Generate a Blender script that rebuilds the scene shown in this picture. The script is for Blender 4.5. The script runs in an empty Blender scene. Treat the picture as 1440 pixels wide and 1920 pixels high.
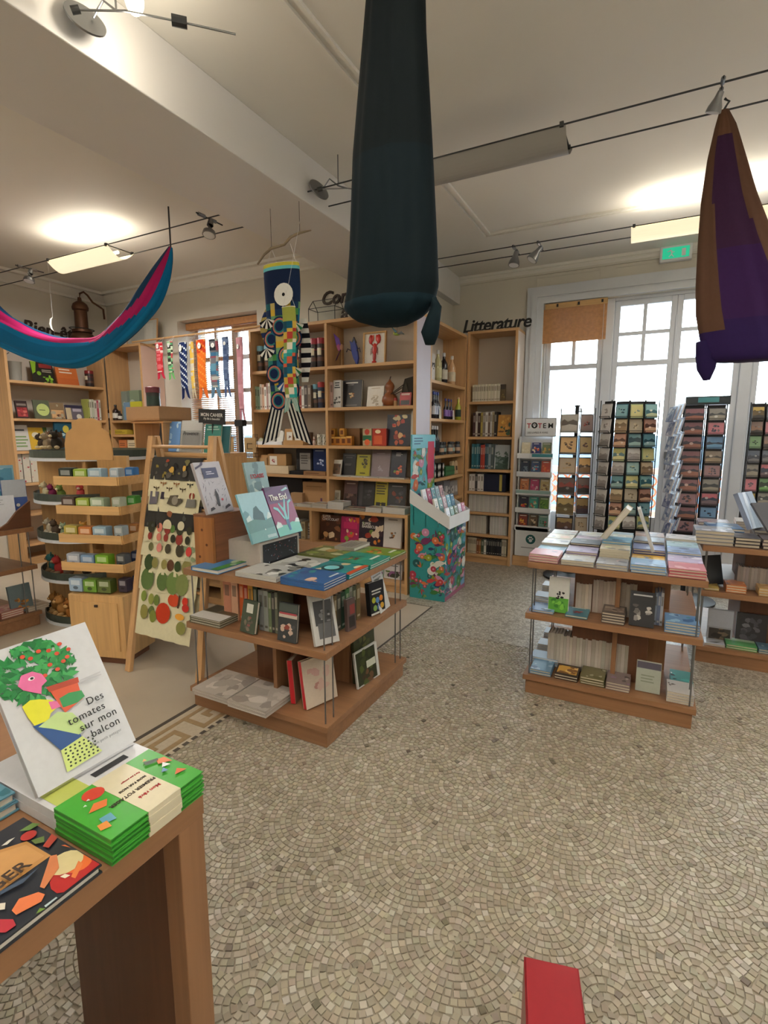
import bpy, bmesh, math, random
from mathutils import Matrix, Vector, Euler
R = math.radians
SC = bpy.context.scene
COL = SC.collection
rng = random.Random(7)

# ---------------------------------------------------------------- camera, sky, light, exposure
EYE = Vector((0, 0, 1.5)); FOC = 963.0
YAW, PIT = R(27.485), R(8.575)
cam = bpy.data.cameras.new('camera'); camo = bpy.data.objects.new('camera', cam); COL.objects.link(camo)
cam.sensor_fit = 'VERTICAL'; cam.sensor_height = 36; cam.lens = FOC / 1920 * 36
cam.clip_start = .02; cam.clip_end = 9000
camo.location = EYE; camo.rotation_euler = (R(90) - PIT, 0, YAW)
SC.camera = camo
SC.view_settings.view_transform = 'Standard'; SC.view_settings.look = 'None'
SC.view_settings.gamma = 1; SC.view_settings.use_curve_mapping = False
SC.view_settings.exposure = 0.12
wd = bpy.data.worlds.new('sky'); SC.world = wd; wd.use_nodes = True
bg = wd.node_tree.nodes['Background']; bg.inputs[0].default_value = (.84, .93, 1.0, 1); bg.inputs[1].default_value = 11.0
LAMP_DOWN, LAMP_UP, LAMP_FILL = 27.0, 4.5, (.36, 9.0)  # last pair powers the added, unseen fill luminaires

FWD = Vector((-math.sin(YAW) * math.cos(PIT), math.cos(YAW) * math.cos(PIT), -math.sin(PIT)))
RT = Vector((math.cos(YAW), math.sin(YAW), 0)); UP = RT.cross(FWD)
def at(x, y, ax, v):
    """a point measured in the photograph, put on the real plane (wall, shelf front, table top) it lies on"""
    d = FWD + RT * ((x - 720) / FOC) + UP * ((960 - y) / FOC)
    k = 'xyz'.index(ax); return EYE + d * ((v - EYE[k]) / d[k])
def ax_(x, y, a, v): return at(x, y, a, v).x
def ay_(x, y, a, v): return at(x, y, a, v).y
def az_(x, y, a, v): return at(x, y, a, v).z

# ---------------------------------------------------------------- colours and materials
def h2l(s):
    s = s.lstrip('#'); o = []
    for i in (0, 2, 4):
        c = int(s[i:i+2], 16) / 255
        o.append(c / 12.92 if c <= .04045 else ((c + .055) / 1.055) ** 2.4)
    return (*o, 1)
def mixc(a, b, t): 
    a, b = a.lstrip('#'), b.lstrip('#')
    return ''.join('%02x' % round(int(a[i:i+2], 16) * (1 - t) + int(b[i:i+2], 16) * t) for i in (0, 2, 4))
def jit(c, k=10, r=rng):
    c = c.lstrip('#'); d = r.uniform(-k, k)
    return ''.join('%02x' % max(0, min(255, round(int(c[i:i+2], 16) + d + r.uniform(-k, k) * .4))) for i in (0, 2, 4))
MATS = {}
def newmat(name):
    m = bpy.data.materials.new(name); m.use_nodes = True; MATS[name] = m
    return m, m.node_tree.nodes, m.node_tree.links, m.node_tree.nodes['Principled BSDF']
def N(ns, t, **kw):
    n = ns.new(t)
    for k, v in kw.items(): setattr(n, k, v)
    return n
def flat(name, col, rough=.55, metal=0, bump=0, bscale=80, var=.06, vscale=6, spec=.5, trans=0, sheen=0, coat=0):
    if name in MATS: return MATS[name]
    m, ns, ln, b = newmat(name); c = h2l(col)
    b.inputs['Roughness'].default_value = rough; b.inputs['Metallic'].default_value = metal
    b.inputs['Specular IOR Level'].default_value = spec
    if sheen: b.inputs['Sheen Weight'].default_value = sheen
    if coat: b.inputs['Coat Weight'].default_value = coat
    tc = N(ns, 'ShaderNodeTexCoord'); no = N(ns, 'ShaderNodeTexNoise'); no.inputs['Scale'].default_value = vscale
    no.inputs['Detail'].default_value = 3
    ln.new(tc.outputs['Object'], no.inputs['Vector'])
    r = N(ns, 'ShaderNodeValToRGB')
    r.color_ramp.elements[0].position = .3; r.color_ramp.elements[1].position = .7
    r.color_ramp.elements[0].color = tuple(x * (1 - var) for x in c[:3]) + (1,)
    r.color_ramp.elements[1].color = tuple(min(1, x * (1 + var)) for x in c[:3]) + (1,)
    ln.new(no.outputs['Fac'], r.inputs[0]); ln.new(r.outputs[0], b.inputs['Base Color'])
    if bump:
        n2 = N(ns, 'ShaderNodeTexNoise'); n2.inputs['Scale'].default_value = bscale
        ln.new(tc.outputs['Object'], n2.inputs['Vector'])
        bp = N(ns, 'ShaderNodeBump'); bp.inputs['Strength'].default_value = bump; bp.inputs['Distance'].default_value = .01
        ln.new(n2.outputs['Fac'], bp.inputs['Height']); ln.new(bp.outputs[0], b.inputs['Normal'])
    return m
def wood(name, col, axis, rough=.42, k=.16):
    """veneer: fine grain drawn out along the board's long axis"""
    m, ns, ln, b = newmat(name); c = h2l(col)
    tc = N(ns, 'ShaderNodeTexCoord'); mp = N(ns, 'ShaderNodeMapping')
    s = [38, 38, 38]; s['xyz'.index(axis)] = 1.6; mp.inputs['Scale'].default_value = s
    ln.new(tc.outputs['Object'], mp.inputs['Vector'])
    no = N(ns, 'ShaderNodeTexNoise'); no.inputs['Scale'].default_value = 1; no.inputs['Detail'].default_value = 4; no.inputs['Distortion'].default_value = .6
    ln.new(mp.outputs[0], no.inputs['Vector'])
    r = N(ns, 'ShaderNodeValToRGB'); r.color_ramp.elements[0].position = .28; r.color_ramp.elements[1].position = .72
    r.color_ramp.elements[0].color = tuple(x * (1 - k) for x in c[:3]) + (1,)
    r.color_ramp.elements[1].color = tuple(min(1, x * (1 + k * .6)) for x in c[:3]) + (1,)
    ln.new(no.outputs['Fac'], r.inputs[0]); ln.new(r.outputs[0], b.inputs['Base Color'])
    b.inputs['Roughness'].default_value = rough; b.inputs['Specular IOR Level'].default_value = .35
    bp = N(ns, 'ShaderNodeBump'); bp.inputs['Strength'].default_value = .08; bp.inputs['Distance'].default_value = .002
    ln.new(no.outputs['Fac'], bp.inputs['Height']); ln.new(bp.outputs[0], b.inputs['Normal'])
    return m
for a in 'xyz':
    wood('oak_' + a, 'c79d6e', a); wood('honey_' + a, '926a4a', a); wood('walnut_' + a, '6a4530', a); wood('pale_' + a, 'cfa670', a)
def printed(name, rough, spec=.4):
    m, ns, ln, b = newmat(name)
    at_ = N(ns, 'ShaderNodeAttribute', attribute_name='Col'); tc = N(ns, 'ShaderNodeTexCoord')
    no = N(ns, 'ShaderNodeTexNoise'); no.inputs['Scale'].default_value = 60; no.inputs['Detail'].default_value = 4
    ln.new(tc.outputs['Object'], no.inputs['Vector'])
    mx = N(ns, 'ShaderNodeMix', data_type='RGBA', blend_type='MULTIPLY'); mx.inputs[0].default_value = .14
    r = N(ns, 'ShaderNodeValToRGB'); r.color_ramp.elements[0].position = .35; r.color_ramp.elements[1].position = .6
    r.color_ramp.elements[0].color = (.7, .7, .7, 1)
    ln.new(no.outputs['Fac'], r.inputs[0])
    ln.new(at_.outputs['Color'], mx.inputs[6]); ln.new(r.outputs[0], mx.inputs[7]); ln.new(mx.outputs[2], b.inputs['Base Color'])
    b.inputs['Roughness'].default_value = rough; b.inputs['Specular IOR Level'].default_value = spec
    return m
printed('print_matt', .6, .3); printed('print_gloss', .32, .5); printed('cloth_print', .85, .15)
def emit(name, col, s):
    m, ns, ln, b = newmat(name); b.inputs['Emission Color'].default_value = h2l(col); b.inputs['Emission Strength'].default_value = s
    b.inputs['Base Color'].default_value = h2l(col); return m
m, ns, ln, b = newmat('clear_glass')
gl = N(ns, 'ShaderNodeBsdfGlossy'); gl.inputs['Roughness'].default_value = .03
tr = N(ns, 'ShaderNodeBsdfTransparent'); tr.inputs[0].default_value = (.93, .96, .96, 1)
fr = N(ns, 'ShaderNodeFresnel'); fr.inputs[0].default_value = 1.35; mx = N(ns, 'ShaderNodeMixShader')
ln.new(fr.outputs[0], mx.inputs[0]); ln.new(tr.outputs[0], mx.inputs[1]); ln.new(gl.outputs[0], mx.inputs[2])
ln.new(mx.outputs[0], ns['Material Output'].inputs[0])
flat('plaster', 'd4cfc3', .75, bump=.05, bscale=14, var=.03, vscale=1.2)
flat('ceiling_paint', 'e0ddd5', .7, bump=.03, bscale=10, var=.025, vscale=.8)
flat('beam_paint', 'dcdad8', .45, bump=.02, bscale=10, var=.02, vscale=.8)
flat('white_joinery', 'cfd3da', .45, var=.03); flat('back_panel', 'cfc4b6', .7, var=.03, vscale=2)
flat('steel', '8d8f92', .35, metal=1, var=.05); flat('dark_steel', '46484a', .45, metal=.8); flat('black_wire', '1a1b1c', .5)
flat('white_card', 'dfe0e2', .7, var=.03); flat('kraft', 'b98f5c', .8, var=.07, vscale=9); flat('kraft_dark', '94714a', .8, var=.07)
flat('black_card', '1c1c1f', .6); flat('lettering_brown', '3b2c24', .6); flat('lettering_black', '1b1a1a', .6)
flat('white_ink', 'efefec', .6, var=.02); flat('red_ink', 'b3343c', .6); flat('grey_ink', '8f9094', .6)
def M(n): return MATS[n]

# ---------------------------------------------------------------- mesh collector
class MB:
    def __init__(s): s.v = []; s.f = []; s.c = []; s.m = []
    def face(s, pts, col='808080', mi=0):
        k = len(s.v); s.v += [tuple(p) for p in pts]; s.f.append(tuple(range(k, k + len(pts)))); s.c.append(col); s.m.append(mi); return s
    def idx(s, vs, fs, col='808080', mi=0):
        k = len(s.v); s.v += [tuple(p) for p in vs]
        for f in fs: s.f.append(tuple(i + k for i in f)); s.c.append(col); s.m.append(mi)
        return s
    def box(s, x0, x1, y0, y1, z0, z1, col='808080', cols=None, mi=0):
        vs = [(x0,y0,z0),(x1,y0,z0),(x1,y1,z0),(x0,y1,z0),(x0,y0,z1),(x1,y0,z1),(x1,y1,z1),(x0,y1,z1)]
        fs = [(0,1,5,4),(2,3,7,6),(3,0,4,7),(1,2,6,5),(4,5,6,7),(3,2,1,0)]     # -y +y -x +x +z -z
        k = len(s.v); s.v += vs
        for i, f in enumerate(fs):
            s.f.append(tuple(a + k for a in f)); s.c.append(cols[i] if cols else col); s.m.append(mi)
        return s
    def bar(s, a, b, w, h=None, col='808080', mi=0):
        h = h or w; a, b = Vector(a), Vector(b); d = (b - a).normalized()
        u = d.cross(Vector((0, 0, 1)) if abs(d.z) < .95 else Vector((0, 1, 0))).normalized(); n = u.cross(d)
        vs = [p + u * sx * w / 2 + n * sy * h / 2 for p in (a, b) for sx, sy in ((-1,-1),(1,-1),(1,1),(-1,1))]
        return s.idx(vs, [(3,2,1,0),(4,5,6,7),(0,1,5,4),(1,2,6,5),(2,3,7,6),(3,0,4,7)], col, mi)
    def tube(s, pts, r, n=8, col='808080', mi=0, cap=True):
        pts = [Vector(p) for p in pts]; rs = r if isinstance(r, (list, tuple)) else [r] * len(pts); vs = []; fs = []
        for i, p in enumerate(pts):
            d = (pts[min(i + 1, len(pts) - 1)] - pts[max(i - 1, 0)]).normalized()
            u = d.cross(Vector((0, 0, 1)) if abs(d.z) < .95 else Vector((0, 1, 0))).normalized(); w = u.cross(d)
            vs += [p + (u * math.cos(t) + w * math.sin(t)) * rs[i] for t in [2 * math.pi * j / n for j in range(n)]]
        for i in range(len(pts) - 1):
            for j in range(n): fs.append((i*n+j, i*n+(j+1)%n, (i+1)*n+(j+1)%n, (i+1)*n+j))
        if cap: fs += [tuple(range(n))[::-1], tuple(range((len(pts)-1)*n, len(pts)*n))]
        return s.idx(vs, fs, col, mi)
    def lathe(s, prof, n=14, cx=0, cy=0, cols=None, col='808080', mi=0):
        """prof: (radius, z) from bottom to top; cols: one colour for each band"""
        k = len(s.v)
        for r_, z in prof: s.v += [(cx + r_ * math.cos(2*math.pi*j/n), cy + r_ * math.sin(2*math.pi*j/n), z) for j in range(n)]
        for i in range(len(prof) - 1):
            for j in range(n):
                s.f.append((k+i*n+j, k+i*n+(j+1)%n, k+(i+1)*n+(j+1)%n, k+(i+1)*n+j)); s.c.append(cols[i] if cols else col); s.m.append(mi)
        s.f.append(tuple(k + j for j in range(n))[::-1]); s.c.append(cols[0] if cols else col); s.m.append(mi)
        q = k + (len(prof) - 1) * n; s.f.append(tuple(q + j for j in range(n))); s.c.append(cols[-1] if cols else col); s.m.append(mi)
        return s
    def prism(s, poly, y0, y1, col='808080', mi=0):
        """outline in x,z pushed from y0 to y1"""
        n = len(poly); vs = [(x, y0, z) for x, z in poly] + [(x, y1, z) for x, z in poly]
        return s.idx(vs, [tuple(range(n)), tuple(range(n, 2*n))[::-1]] + [((i+1)%n, i, n+i, n+(i+1)%n) for i in range(n)], col, mi)
    def blob(s, c, r, n=8, m=5, col='808080', mi=0):
        rx, ry, rz = r if isinstance(r, (tuple, list)) else (r, r, r); vs = []; fs = []
        for i in range(m + 1):
            t = math.pi * i / m
            for j in range(n):
                a = 2 * math.pi * j / n; vs.append((c[0] + rx*math.sin(t)*math.cos(a), c[1] + ry*math.sin(t)*math.sin(a), c[2] + rz*math.cos(t)))
        for i in range(m):
            for j in range(n): fs.append((i*n+j, (i+1)*n+j, (i+1)*n+(j+1)%n, i*n+(j+1)%n))
        return s.idx(vs, fs, col, mi)
    def xf(s, mat): s.v = [tuple(mat @ Vector(p)) for p in s.v]; return s
    def mesh(s, name):
        me = bpy.data.meshes.new(name); me.from_pydata(s.v, [], s.f); n = len(me.loops)
        ca = me.color_attributes.new('Col', 'FLOAT_COLOR', 'CORNER'); buf = []
        cache = {}
        for f, c in zip(s.f, s.c):
            if c not in cache: cache[c] = h2l(c)
            buf += list(cache[c]) * len(f)
        ca.data.foreach_set('color', buf)
        if any(s.m): me.polygons.foreach_set('material_index', s.m)
        return me
def ob(name, mb, mat, parent=None, loc=(0,0,0), rot=(0,0,0), label=None, cat=None, group=None, kind=None, smooth=False, bevel=0):
    me = mb.mesh(name) if isinstance(mb, MB) else mb
    if mat and not me.materials:
        for q in (mat if isinstance(mat, (list, tuple)) else [mat]): me.materials.append(M(q) if isinstance(q, str) else q)
    o = bpy.data.objects.new(name, me); COL.objects.link(o); o.parent = parent; o.location = loc; o.rotation_euler = rot
    if smooth:
        me.polygons.foreach_set('use_smooth', [True] * len(me.polygons))
        if smooth != True: me.set_sharp_from_angle(angle=R(smooth))
    if bevel:
        bv = o.modifiers.new('edge', 'BEVEL'); bv.width = bevel; bv.segments = 2; bv.limit_method = 'ANGLE'
    tag(o, label, cat, group, kind); return o
def tag(o, label=None, cat=None, group=None, kind=None):
    for k, v in (('label', label), ('category', cat), ('group', group), ('kind', kind)):
        if v: o[k] = v
    return o
def thing(name, label, cat, loc=(0,0,0), rz=0, group=None, rot=None):
    o = bpy.data.objects.new(name, None); COL.objects.link(o); o.location = loc; o.rotation_euler = rot or (0, 0, rz)
    o.empty_display_size = .05
    return tag(o, label, cat, group)
def dup(o, parent=None):
    c = o.copy(); COL.objects.link(c); c.parent = parent
    for ch in list(o.children): dup(ch, c)
    return c
def text(s, size, mat, parent, loc, rot=(R(90),0,0), name='lettering', bold=0, shear=0, depth=0.0004, align='LEFT', space=1.0, **kw):
    cu = bpy.data.curves.new(name, 'FONT'); cu.body = s; cu.size = size; cu.offset = bold * size; cu.shear = shear; cu.extrude = depth
    cu.align_x = align; cu.space_line = .8; cu.space_character = space; cu.resolution_u = 3
    o = bpy.data.objects.new(name, cu); COL.objects.link(o)
    dg = bpy.context.evaluated_depsgraph_get(); me = bpy.data.meshes.new_from_object(o.evaluated_get(dg))
    bpy.data.objects.remove(o); bpy.data.curves.remove(cu)
    me.materials.clear(); return ob(name, me, mat, parent, loc, rot, **kw)

# ---------------------------------------------------------------- the room
ZC = 3.33; YW = 6.12; YB = 4.69; XL = -6.65; XJ = -2.25; XR = 4.2; YF = -3.2
def struct(name, mb, mat, parent=None, **kw): return ob(name, mb, mat, parent, kind=None if parent else 'structure', **kw)
# floor: grout bed, plain screed, border, mosaic
m, ns, ln, b = newmat('terrazzo')
tc = N(ns, 'ShaderNodeTexCoord'); vo = N(ns, 'ShaderNodeTexVoronoi'); vo.inputs['Scale'].default_value = 46
ln.new(tc.outputs['Object'], vo.inputs['Vector'])
r = N(ns, 'ShaderNodeValToRGB'); e = r.color_ramp.elements
e[0].color = h2l('8d8474'); e[1].color = h2l('b4ac9e'); e[0].position = .05; e[1].position = .8
sp = N(ns, 'ShaderNodeSeparateColor'); ln.new(vo.outputs['Color'], sp.inputs[0]); ln.new(sp.outputs[0], r.inputs[0])
v2 = N(ns, 'ShaderNodeTexVoronoi', feature='DISTANCE_TO_EDGE'); v2.inputs['Scale'].default_value = 46; ln.new(tc.outputs['Object'], v2.inputs['Vector'])
r2 = N(ns, 'ShaderNodeValToRGB'); r2.color_ramp.elements[0].color = h2l('776c5d'); r2.color_ramp.elements[1].color = (1, 1, 1, 1); r2.color_ramp.elements[1].position = .08
ln.new(v2.outputs[0], r2.inputs[0]); mx = N(ns, 'ShaderNodeMix', data_type='RGBA', blend_type='MULTIPLY'); mx.inputs[0].default_value = .8
ln.new(r.outputs[0], mx.inputs[6]); ln.new(r2.outputs[0], mx.inputs[7]); ln.new(mx.outputs[2], b.inputs['Base Color'])
b.inputs['Roughness'].default_value = .38
flat('grout', '978e7e', .8, var=.12, vscale=20); flat('screed', 'b5a998', .36, var=.06, vscale=3)
flat('screed_line', '4c463f', .7); flat('border_tan', '9a8260', .5, var=.1, vscale=40); flat('border_light', 'b9ae9c', .5, var=.08, vscale=40)
def printed_floor(name):
    m, ns, ln, b = newmat(name); a_ = N(ns, 'ShaderNodeAttribute', attribute_name='Col'); ln.new(a_.outputs['Color'], b.inputs['Base Color'])
    b.inputs['Roughness'].default_value = .33; b.inputs['Specular IOR Level'].default_value = .45
printed_floor('tessera')
floor = struct('floor', MB().box(XL, XR, YF, YW + .3, -.08, -.004), 'grout')
XM, YM = -1.925, 3.55                         # mosaic built stone by stone right of the border, as far as it can be told apart
struct('terrazzo_field', MB().box(XM, XR, YM, YW + .02, -.0035, 0), 'terrazzo', floor)
struct('terrazzo_field', MB().box(1.45, XR, YF, YM, -.0035, 0), 'terrazzo', floor)
struct('screed', MB().box(XL, -2.178, YF, YB, -.0035, 0), 'screed', floor)
struct('screed', MB().box(-2.178, -1.64, 2.55, 4.04, -.0035, .0012), 'screed', floor)
struct('joint_line', MB().box(-2.19, -2.166, YF, 4.2, -.003, .001), 'screed_line', floor)
struct('joint_line', MB().box(-1.64, -1.626, 2.55, 4.05, -.003, .0016), 'screed_line', floor)
struct('joint_line', MB().box(-2.16, -1.626, 4.04, 4.052, -.003, .0016), 'screed_line', floor)
struct('border_bed', MB().box(-2.166, XM, YF, 2.55, -.0035, 0), 'border_light', floor)
struct('border_bed', MB().box(-2.166, XM, 4.052, YB, -.0035, 0), 'border_light', floor)
key = MB()                                     # meander band, repeated along the border
for k in range(-6, 8):
    y = .35 * k
    for x0, x1, y0, y1 in ((0,.17,0,.03),(.14,.17,.03,.24),(.05,.17,.24,.27),(.05,.08,.09,.24),(.08,.115,.09,.12),(0,.025,.03,.35)):
        if y + y1 < 2.5: key.box(-2.13 + x0, -2.13 + x1, y + y0, y + y1, 0, .0012)
struct('meander_inlay', key, 'border_tan', floor)
dash = MB()
for k in range(-60, 44): dash.box(-1.945, -1.925, .055 * k, .055 * k + .032, 0, .0012)
tag(struct('dark_dashes', dash, 'screed_line', floor), kind='stuff')
# fan mosaic
RF = .215; S = .0215; fr_ = random.Random(3)
cents = {}
tones = ['a39988', 'a89f8e', '9d9483', 'afa697', '988e7d', 'a29988', 'b8b1a3', 'a59c89', '99907e', 'aba18e']
dark = ['7c7263', '726a5e', '8a8071']
tiles = []
def owner(px, py):
    j1 = math.ceil((py + RF) / RF)
    for j in range(j1, j1 - 4, -1):
        off = RF if j % 2 else 0
        i = round((px - off) / (2 * RF)); cx, cy = i * 2 * RF + off, j * RF
        if (px - cx) ** 2 + (py - cy) ** 2 <= RF * RF: return cx, cy
    return None
X0m, X1m, Y0m = XM + .012, 1.45, .3
for j in range(int(Y0m / RF) - 2, int(YM / RF) + 3):
    off = RF if j % 2 else 0
    for i in range(int((X0m - off) / (2 * RF)) - 2, int((X1m - off) / (2 * RF)) + 3):
        cx, cy = i * 2 * RF + off, j * RF
        for k in range(10):
            rr = S * (k + .5)
            n = max(3, round(2 * math.pi * rr / S)); ph = fr_.random() * 6
            for q in range(n):
                a = ph + 2 * math.pi * (q + fr_.uniform(-.12, .12)) / n
                px, py = cx + rr * math.cos(a), cy + rr * math.sin(a)
                if not (X0m < px < X1m and Y0m < py < YM): continue
                dv = Vector((px, py, 0)) - EYE; w = dv.dot(FWD)
                if abs(dv.dot(RT) / w) > .74 or abs(dv.dot(UP) / w) > .99 or (px < -.7 and py < .75): w += 50
                ow = owner(px, py)
                if ow is None or abs(ow[0] - cx) > 1e-6 or abs(ow[1] - cy) > 1e-6: continue
                tiles.append((w, px, py, a, k))
tiles.sort()
def tile_pts(px, py, a):
    d = Vector((math.cos(a), math.sin(a), 0)); t = Vector((-d.y, d.x, 0)); c = Vector((px, py, 0))
    hr = S * fr_.uniform(.43, .475); ht = S * fr_.uniform(.42, .485); z = fr_.uniform(-.0008, .0004)
    q = [c + d * (sx * hr * fr_.uniform(.9, 1.04)) + t * (sy * ht * fr_.uniform(.88, 1.05)) for sx, sy in ((-1,-1),(1,-1),(1,1),(-1,1))]
    return q, z
def tile_mb(mb, q, z, col):
    k = len(mb.v); mb.v += [(p.x, p.y, -.0038) for p in q]; c = sum(q, Vector()) / 4
    mb.v += [tuple(c + (p - c) * .93 + Vector((0, 0, z))) for p in q]
    for f in ((4,5,6,7),(0,1,5,4),(1,2,6,5),(2,3,7,6),(3,0,4,7)): mb.f.append(tuple(i + k for i in f)); mb.c.append(col); mb.m.append(0)
big = MB()
for n_, (w, px, py, a, k) in enumerate(tiles):
    q, z = tile_pts(px, py, a); u = fr_.random()
    col = jit(fr_.choice(dark) if u < .012 else ('51483c' if u < .0135 else fr_.choice(tones)), 7, fr_)
    if n_ < 300:
        t = MB(); c = Vector((px, py, 0)); tile_mb(t, [p - c for p in q], z, col); struct('mosaic_stone', t, 'tessera', floor, loc=c)
    else: tile_mb(big, q, z, col)
tag(struct('mosaic_field', big, 'tessera', floor), kind='stuff')

# ceiling, beam, walls
ceil = struct('ceiling', MB().box(XL, XR, YF, YW + .3, ZC, ZC + .1), 'ceiling_paint')
struct('beam', MB().box(-2.83, -2.16, YF, YB, 3.03, ZC).box(-2.4, -2.16, YB, YW, 3.03, ZC), 'beam_paint', ceil, bevel=.006)
def mould(name, a, b, axis, prof, parent, flip=1):
    """run a little profile (out, down) along a wall top"""
    mb = MB(); a, b = Vector(a), Vector(b); d = Vector((0, 1, 0)) if axis == 'x' else Vector((1, 0, 0)); d = d * flip
    pts = [[p + d * o + Vector((0, 0, -dn)) for o, dn in prof] for p in (a, b)]
    n = len(prof); mb.idx(pts[0] + pts[1], [(i, i+1, n+i+1, n+i) for i in range(n-1)] + [tuple(range(n)), tuple(range(n, 2*n))[::-1]])
    return struct(name, mb, 'ceiling_paint', parent)
CORN = [(0, .18), (.015, .18), (.015, .155), (.05, .12), (.1, .05), (.13, .02), (.15, .02), (.15, 0), (0, 0)]
COVE = [(0, .13), (.03, .13), (.03, .1), (.1, .03), (.16, .03), (.16, 0), (0, 0)]
mould('cornice', (-2.83, YB, ZC), (XL, YB, ZC), 'x', COVE, ceil, -1)
mould('cornice', (XL, YB, ZC), (XL, YF, ZC), 'y', COVE, ceil, 1)
mould('cornice', (-2.16, YW, ZC), (XR, YW, ZC), 'x', [(0,.07),(.02,.07),(.02,.045),(.035,.03),(.05,.03),(.05,0),(0,0)], ceil, -1)
pm = MB()                                      # panel moulding on the ceiling bay
for x0, x1, y0, y1 in ((-1.55, 3.6, 1.0, 5.0),):
    for w, o in ((.035, 0), (.02, .07)):
        pm.box(x0+o, x0+o+w, y0+o, y1-o, ZC-.018, ZC).box(x1-o-w, x1-o, y0+o, y1-o, ZC-.018, ZC)
        pm.box(x0+o+w, x1-o-w, y1-o-w, y1-o, ZC-.018, ZC).box(x0+o+w, x1-o-w, y0+o, y0+o+w, ZC-.018, ZC)
struct('panel_moulding', pm, 'ceiling_paint', ceil)
def wall(name, mb, **kw): return struct(name, mb, 'plaster', **kw)
wl = wall('wall_left', MB().box(XL - .2, XL, YF, YB + .45, -.08, ZC))
WBX = (-5.32, -4.05, .85, 2.88)                # left room window
x0, x1, z0, z1 = WBX
wb = wall('wall_back', MB().box(XL, x0, YB, YB+.45, -.08, ZC).box(x1, XJ, YB, YB+.45, -.08, ZC).box(x0, x1, YB, YB+.45, z1, ZC).box(x0, x1, YB, YB+.45, -.08, z0))
wj = wall('wall_jog', MB().box(XJ - .2, XJ, YB + .45, YW, -.08, ZC).box(XJ - .01, XJ + .001, YB, YB + .46, -.08, ZC))
BX0, BX1, BZ = -1.18, 1.42, 2.93               # bay of tall casements
ww = wall('wall_window', MB().box(XJ - .2, BX0, YW, YW+.3, -.08, ZC).box(BX1, 2.1, YW, YW+.3, -.08, ZC).box(3.9, XR + .2, YW, YW+.3, -.08, ZC)
    .box(BX0, BX1, YW, YW+.3, BZ, ZC).box(2.1, 3.9, YW, YW+.3, BZ, ZC).box(BX0, BX1, YW, YW+.3, -.08, .12).box(2.1, 3.9, YW, YW+.3, -.08, .12))
wr = wall('wall_right', MB().box(XR, XR + .2, YF, YW + .3, -.08, ZC))
wf = wall('wall_front', MB().box(XL - .2, XR + .2, YF - .2, YF, -.08, ZC))
def frame_lines(par, x0, x1, z0, z1, y, w=.012, p=.008, name='wall_panel_moulding'):
    mb = MB().box(x0, x1, y-p, y, z0, z0+w).box(x0, x1, y-p, y, z1-w, z1).box(x0, x0+w, y-p, y, z0, z1).box(x1-w, x1, y-p, y, z0, z1)
    return struct(name, mb, 'plaster', par)
frame_lines(ww, -1.27, -.62, 3.06, 3.22, YW); frame_lines(ww, -.48, 2.0, 3.06, 3.22, YW)
for a, b_ in ((-2.25, -1.39),): struct('picture_rail', MB().box(a, b_, YW-.02, YW, 3.24, 3.262), 'plaster', ww)
struct('picture_rail', MB().box(-1.39, XR, YW-.02, YW, 3.24, 3.262), 'plaster', ww)
cs = MB()                                      # casing round the bay
for o, w, p in ((0, .07, .03), (.07, .06, .05), (.13, .05, .035)):
    cs.box(BX0-o-w, BX0-o, YW-p, YW, 0, BZ+o+w).box(BX1+o, BX1+o+w, YW-p, YW, 0, BZ+o+w).box(BX0-o, BX1+o, YW-p, YW, BZ+o, BZ+o+w)
struct('window_casing', cs, 'white_joinery', ww)

# casement leaves: stiles, rails, glazing bars, panes
def leaf(win, x0, x1, y, z0, z1, zt, st=.055, panel=.55):
    d = .05; mid = (x0 + x1) / 2; zh = (zt + .05 + z1 - st) / 2
    for a, b_ in ((x0, x0+st), (x1-st, x1)): struct('stile', MB().box(a, b_, y, y+d, z0, z1), 'white_joinery', win, bevel=.006)
    for a, b_ in ((z1-st, z1), (zt, zt+.05), (panel, panel+.06), (z0, z0+.08)): struct('rail', MB().box(x0+st, x1-st, y, y+d, a, b_), 'white_joinery', win)
    struct('glazing_bar', MB().box(mid-.018, mid+.018, y+.008, y+d-.008, zt+.05, z1-st), 'white_joinery', win)
    struct('glazing_bar', MB().box(x0+st, mid-.018, y+.01, y+d-.01, zh-.018, zh+.018).box(mid+.018, x1-st, y+.01, y+d-.01, zh-.018, zh+.018), 'white_joinery', win)
    struct('panel', MB().box(x0+st, x1-st, y+.015, y+d-.015, z0+.08, panel), 'white_joinery', win)
    for a, b_, c, e_ in ((x0+st, mid-.018, zt+.05, zh-.018), (mid+.018, x1-st, zt+.05, zh-.018), (x0+st, mid-.018, zh+.018, z1-st), (mid+.018, x1-st, zh+.018, z1-st), (x0+st, x1-st, panel+.06, zt)):
        struct('pane', MB().box(a, b_, y+.022, y+.026, c, e_), 'clear_glass', win)
def empty_struct(name):
    o = bpy.data.objects.new(name, None); COL.objects.link(o); o['kind'] = 'structure'; return o
w1 = empty_struct('window_1'); YG = YW + .1
ZT = az_(1200, 685, 'y', YG)
for a, b_ in ((BX0+.02, -.56), (-.46, .12), (.12, .70), (.80, BX1-.02)): leaf(w1, a, b_, YG, .12, BZ-.03, ZT)
for a, b_ in ((BX0, BX0+.02), (-.56, -.46), (.70, .80), (BX1-.02, BX1)): struct('post', MB().box(a, b_, YG-.03, YG+.08, .12, BZ), 'white_joinery', w1, bevel=.008)
struct('head', MB().box(BX0, BX1, YG-.02, YG+.07, BZ-.03, BZ), 'white_joinery', w1)
struct('window_handle', MB().box(.105, .135, YG-.035, YG, 1.25, 1.32).box(.112, .128, YG-.03, YG-.015, 1.13, 1.28), 'steel', w1)
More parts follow.
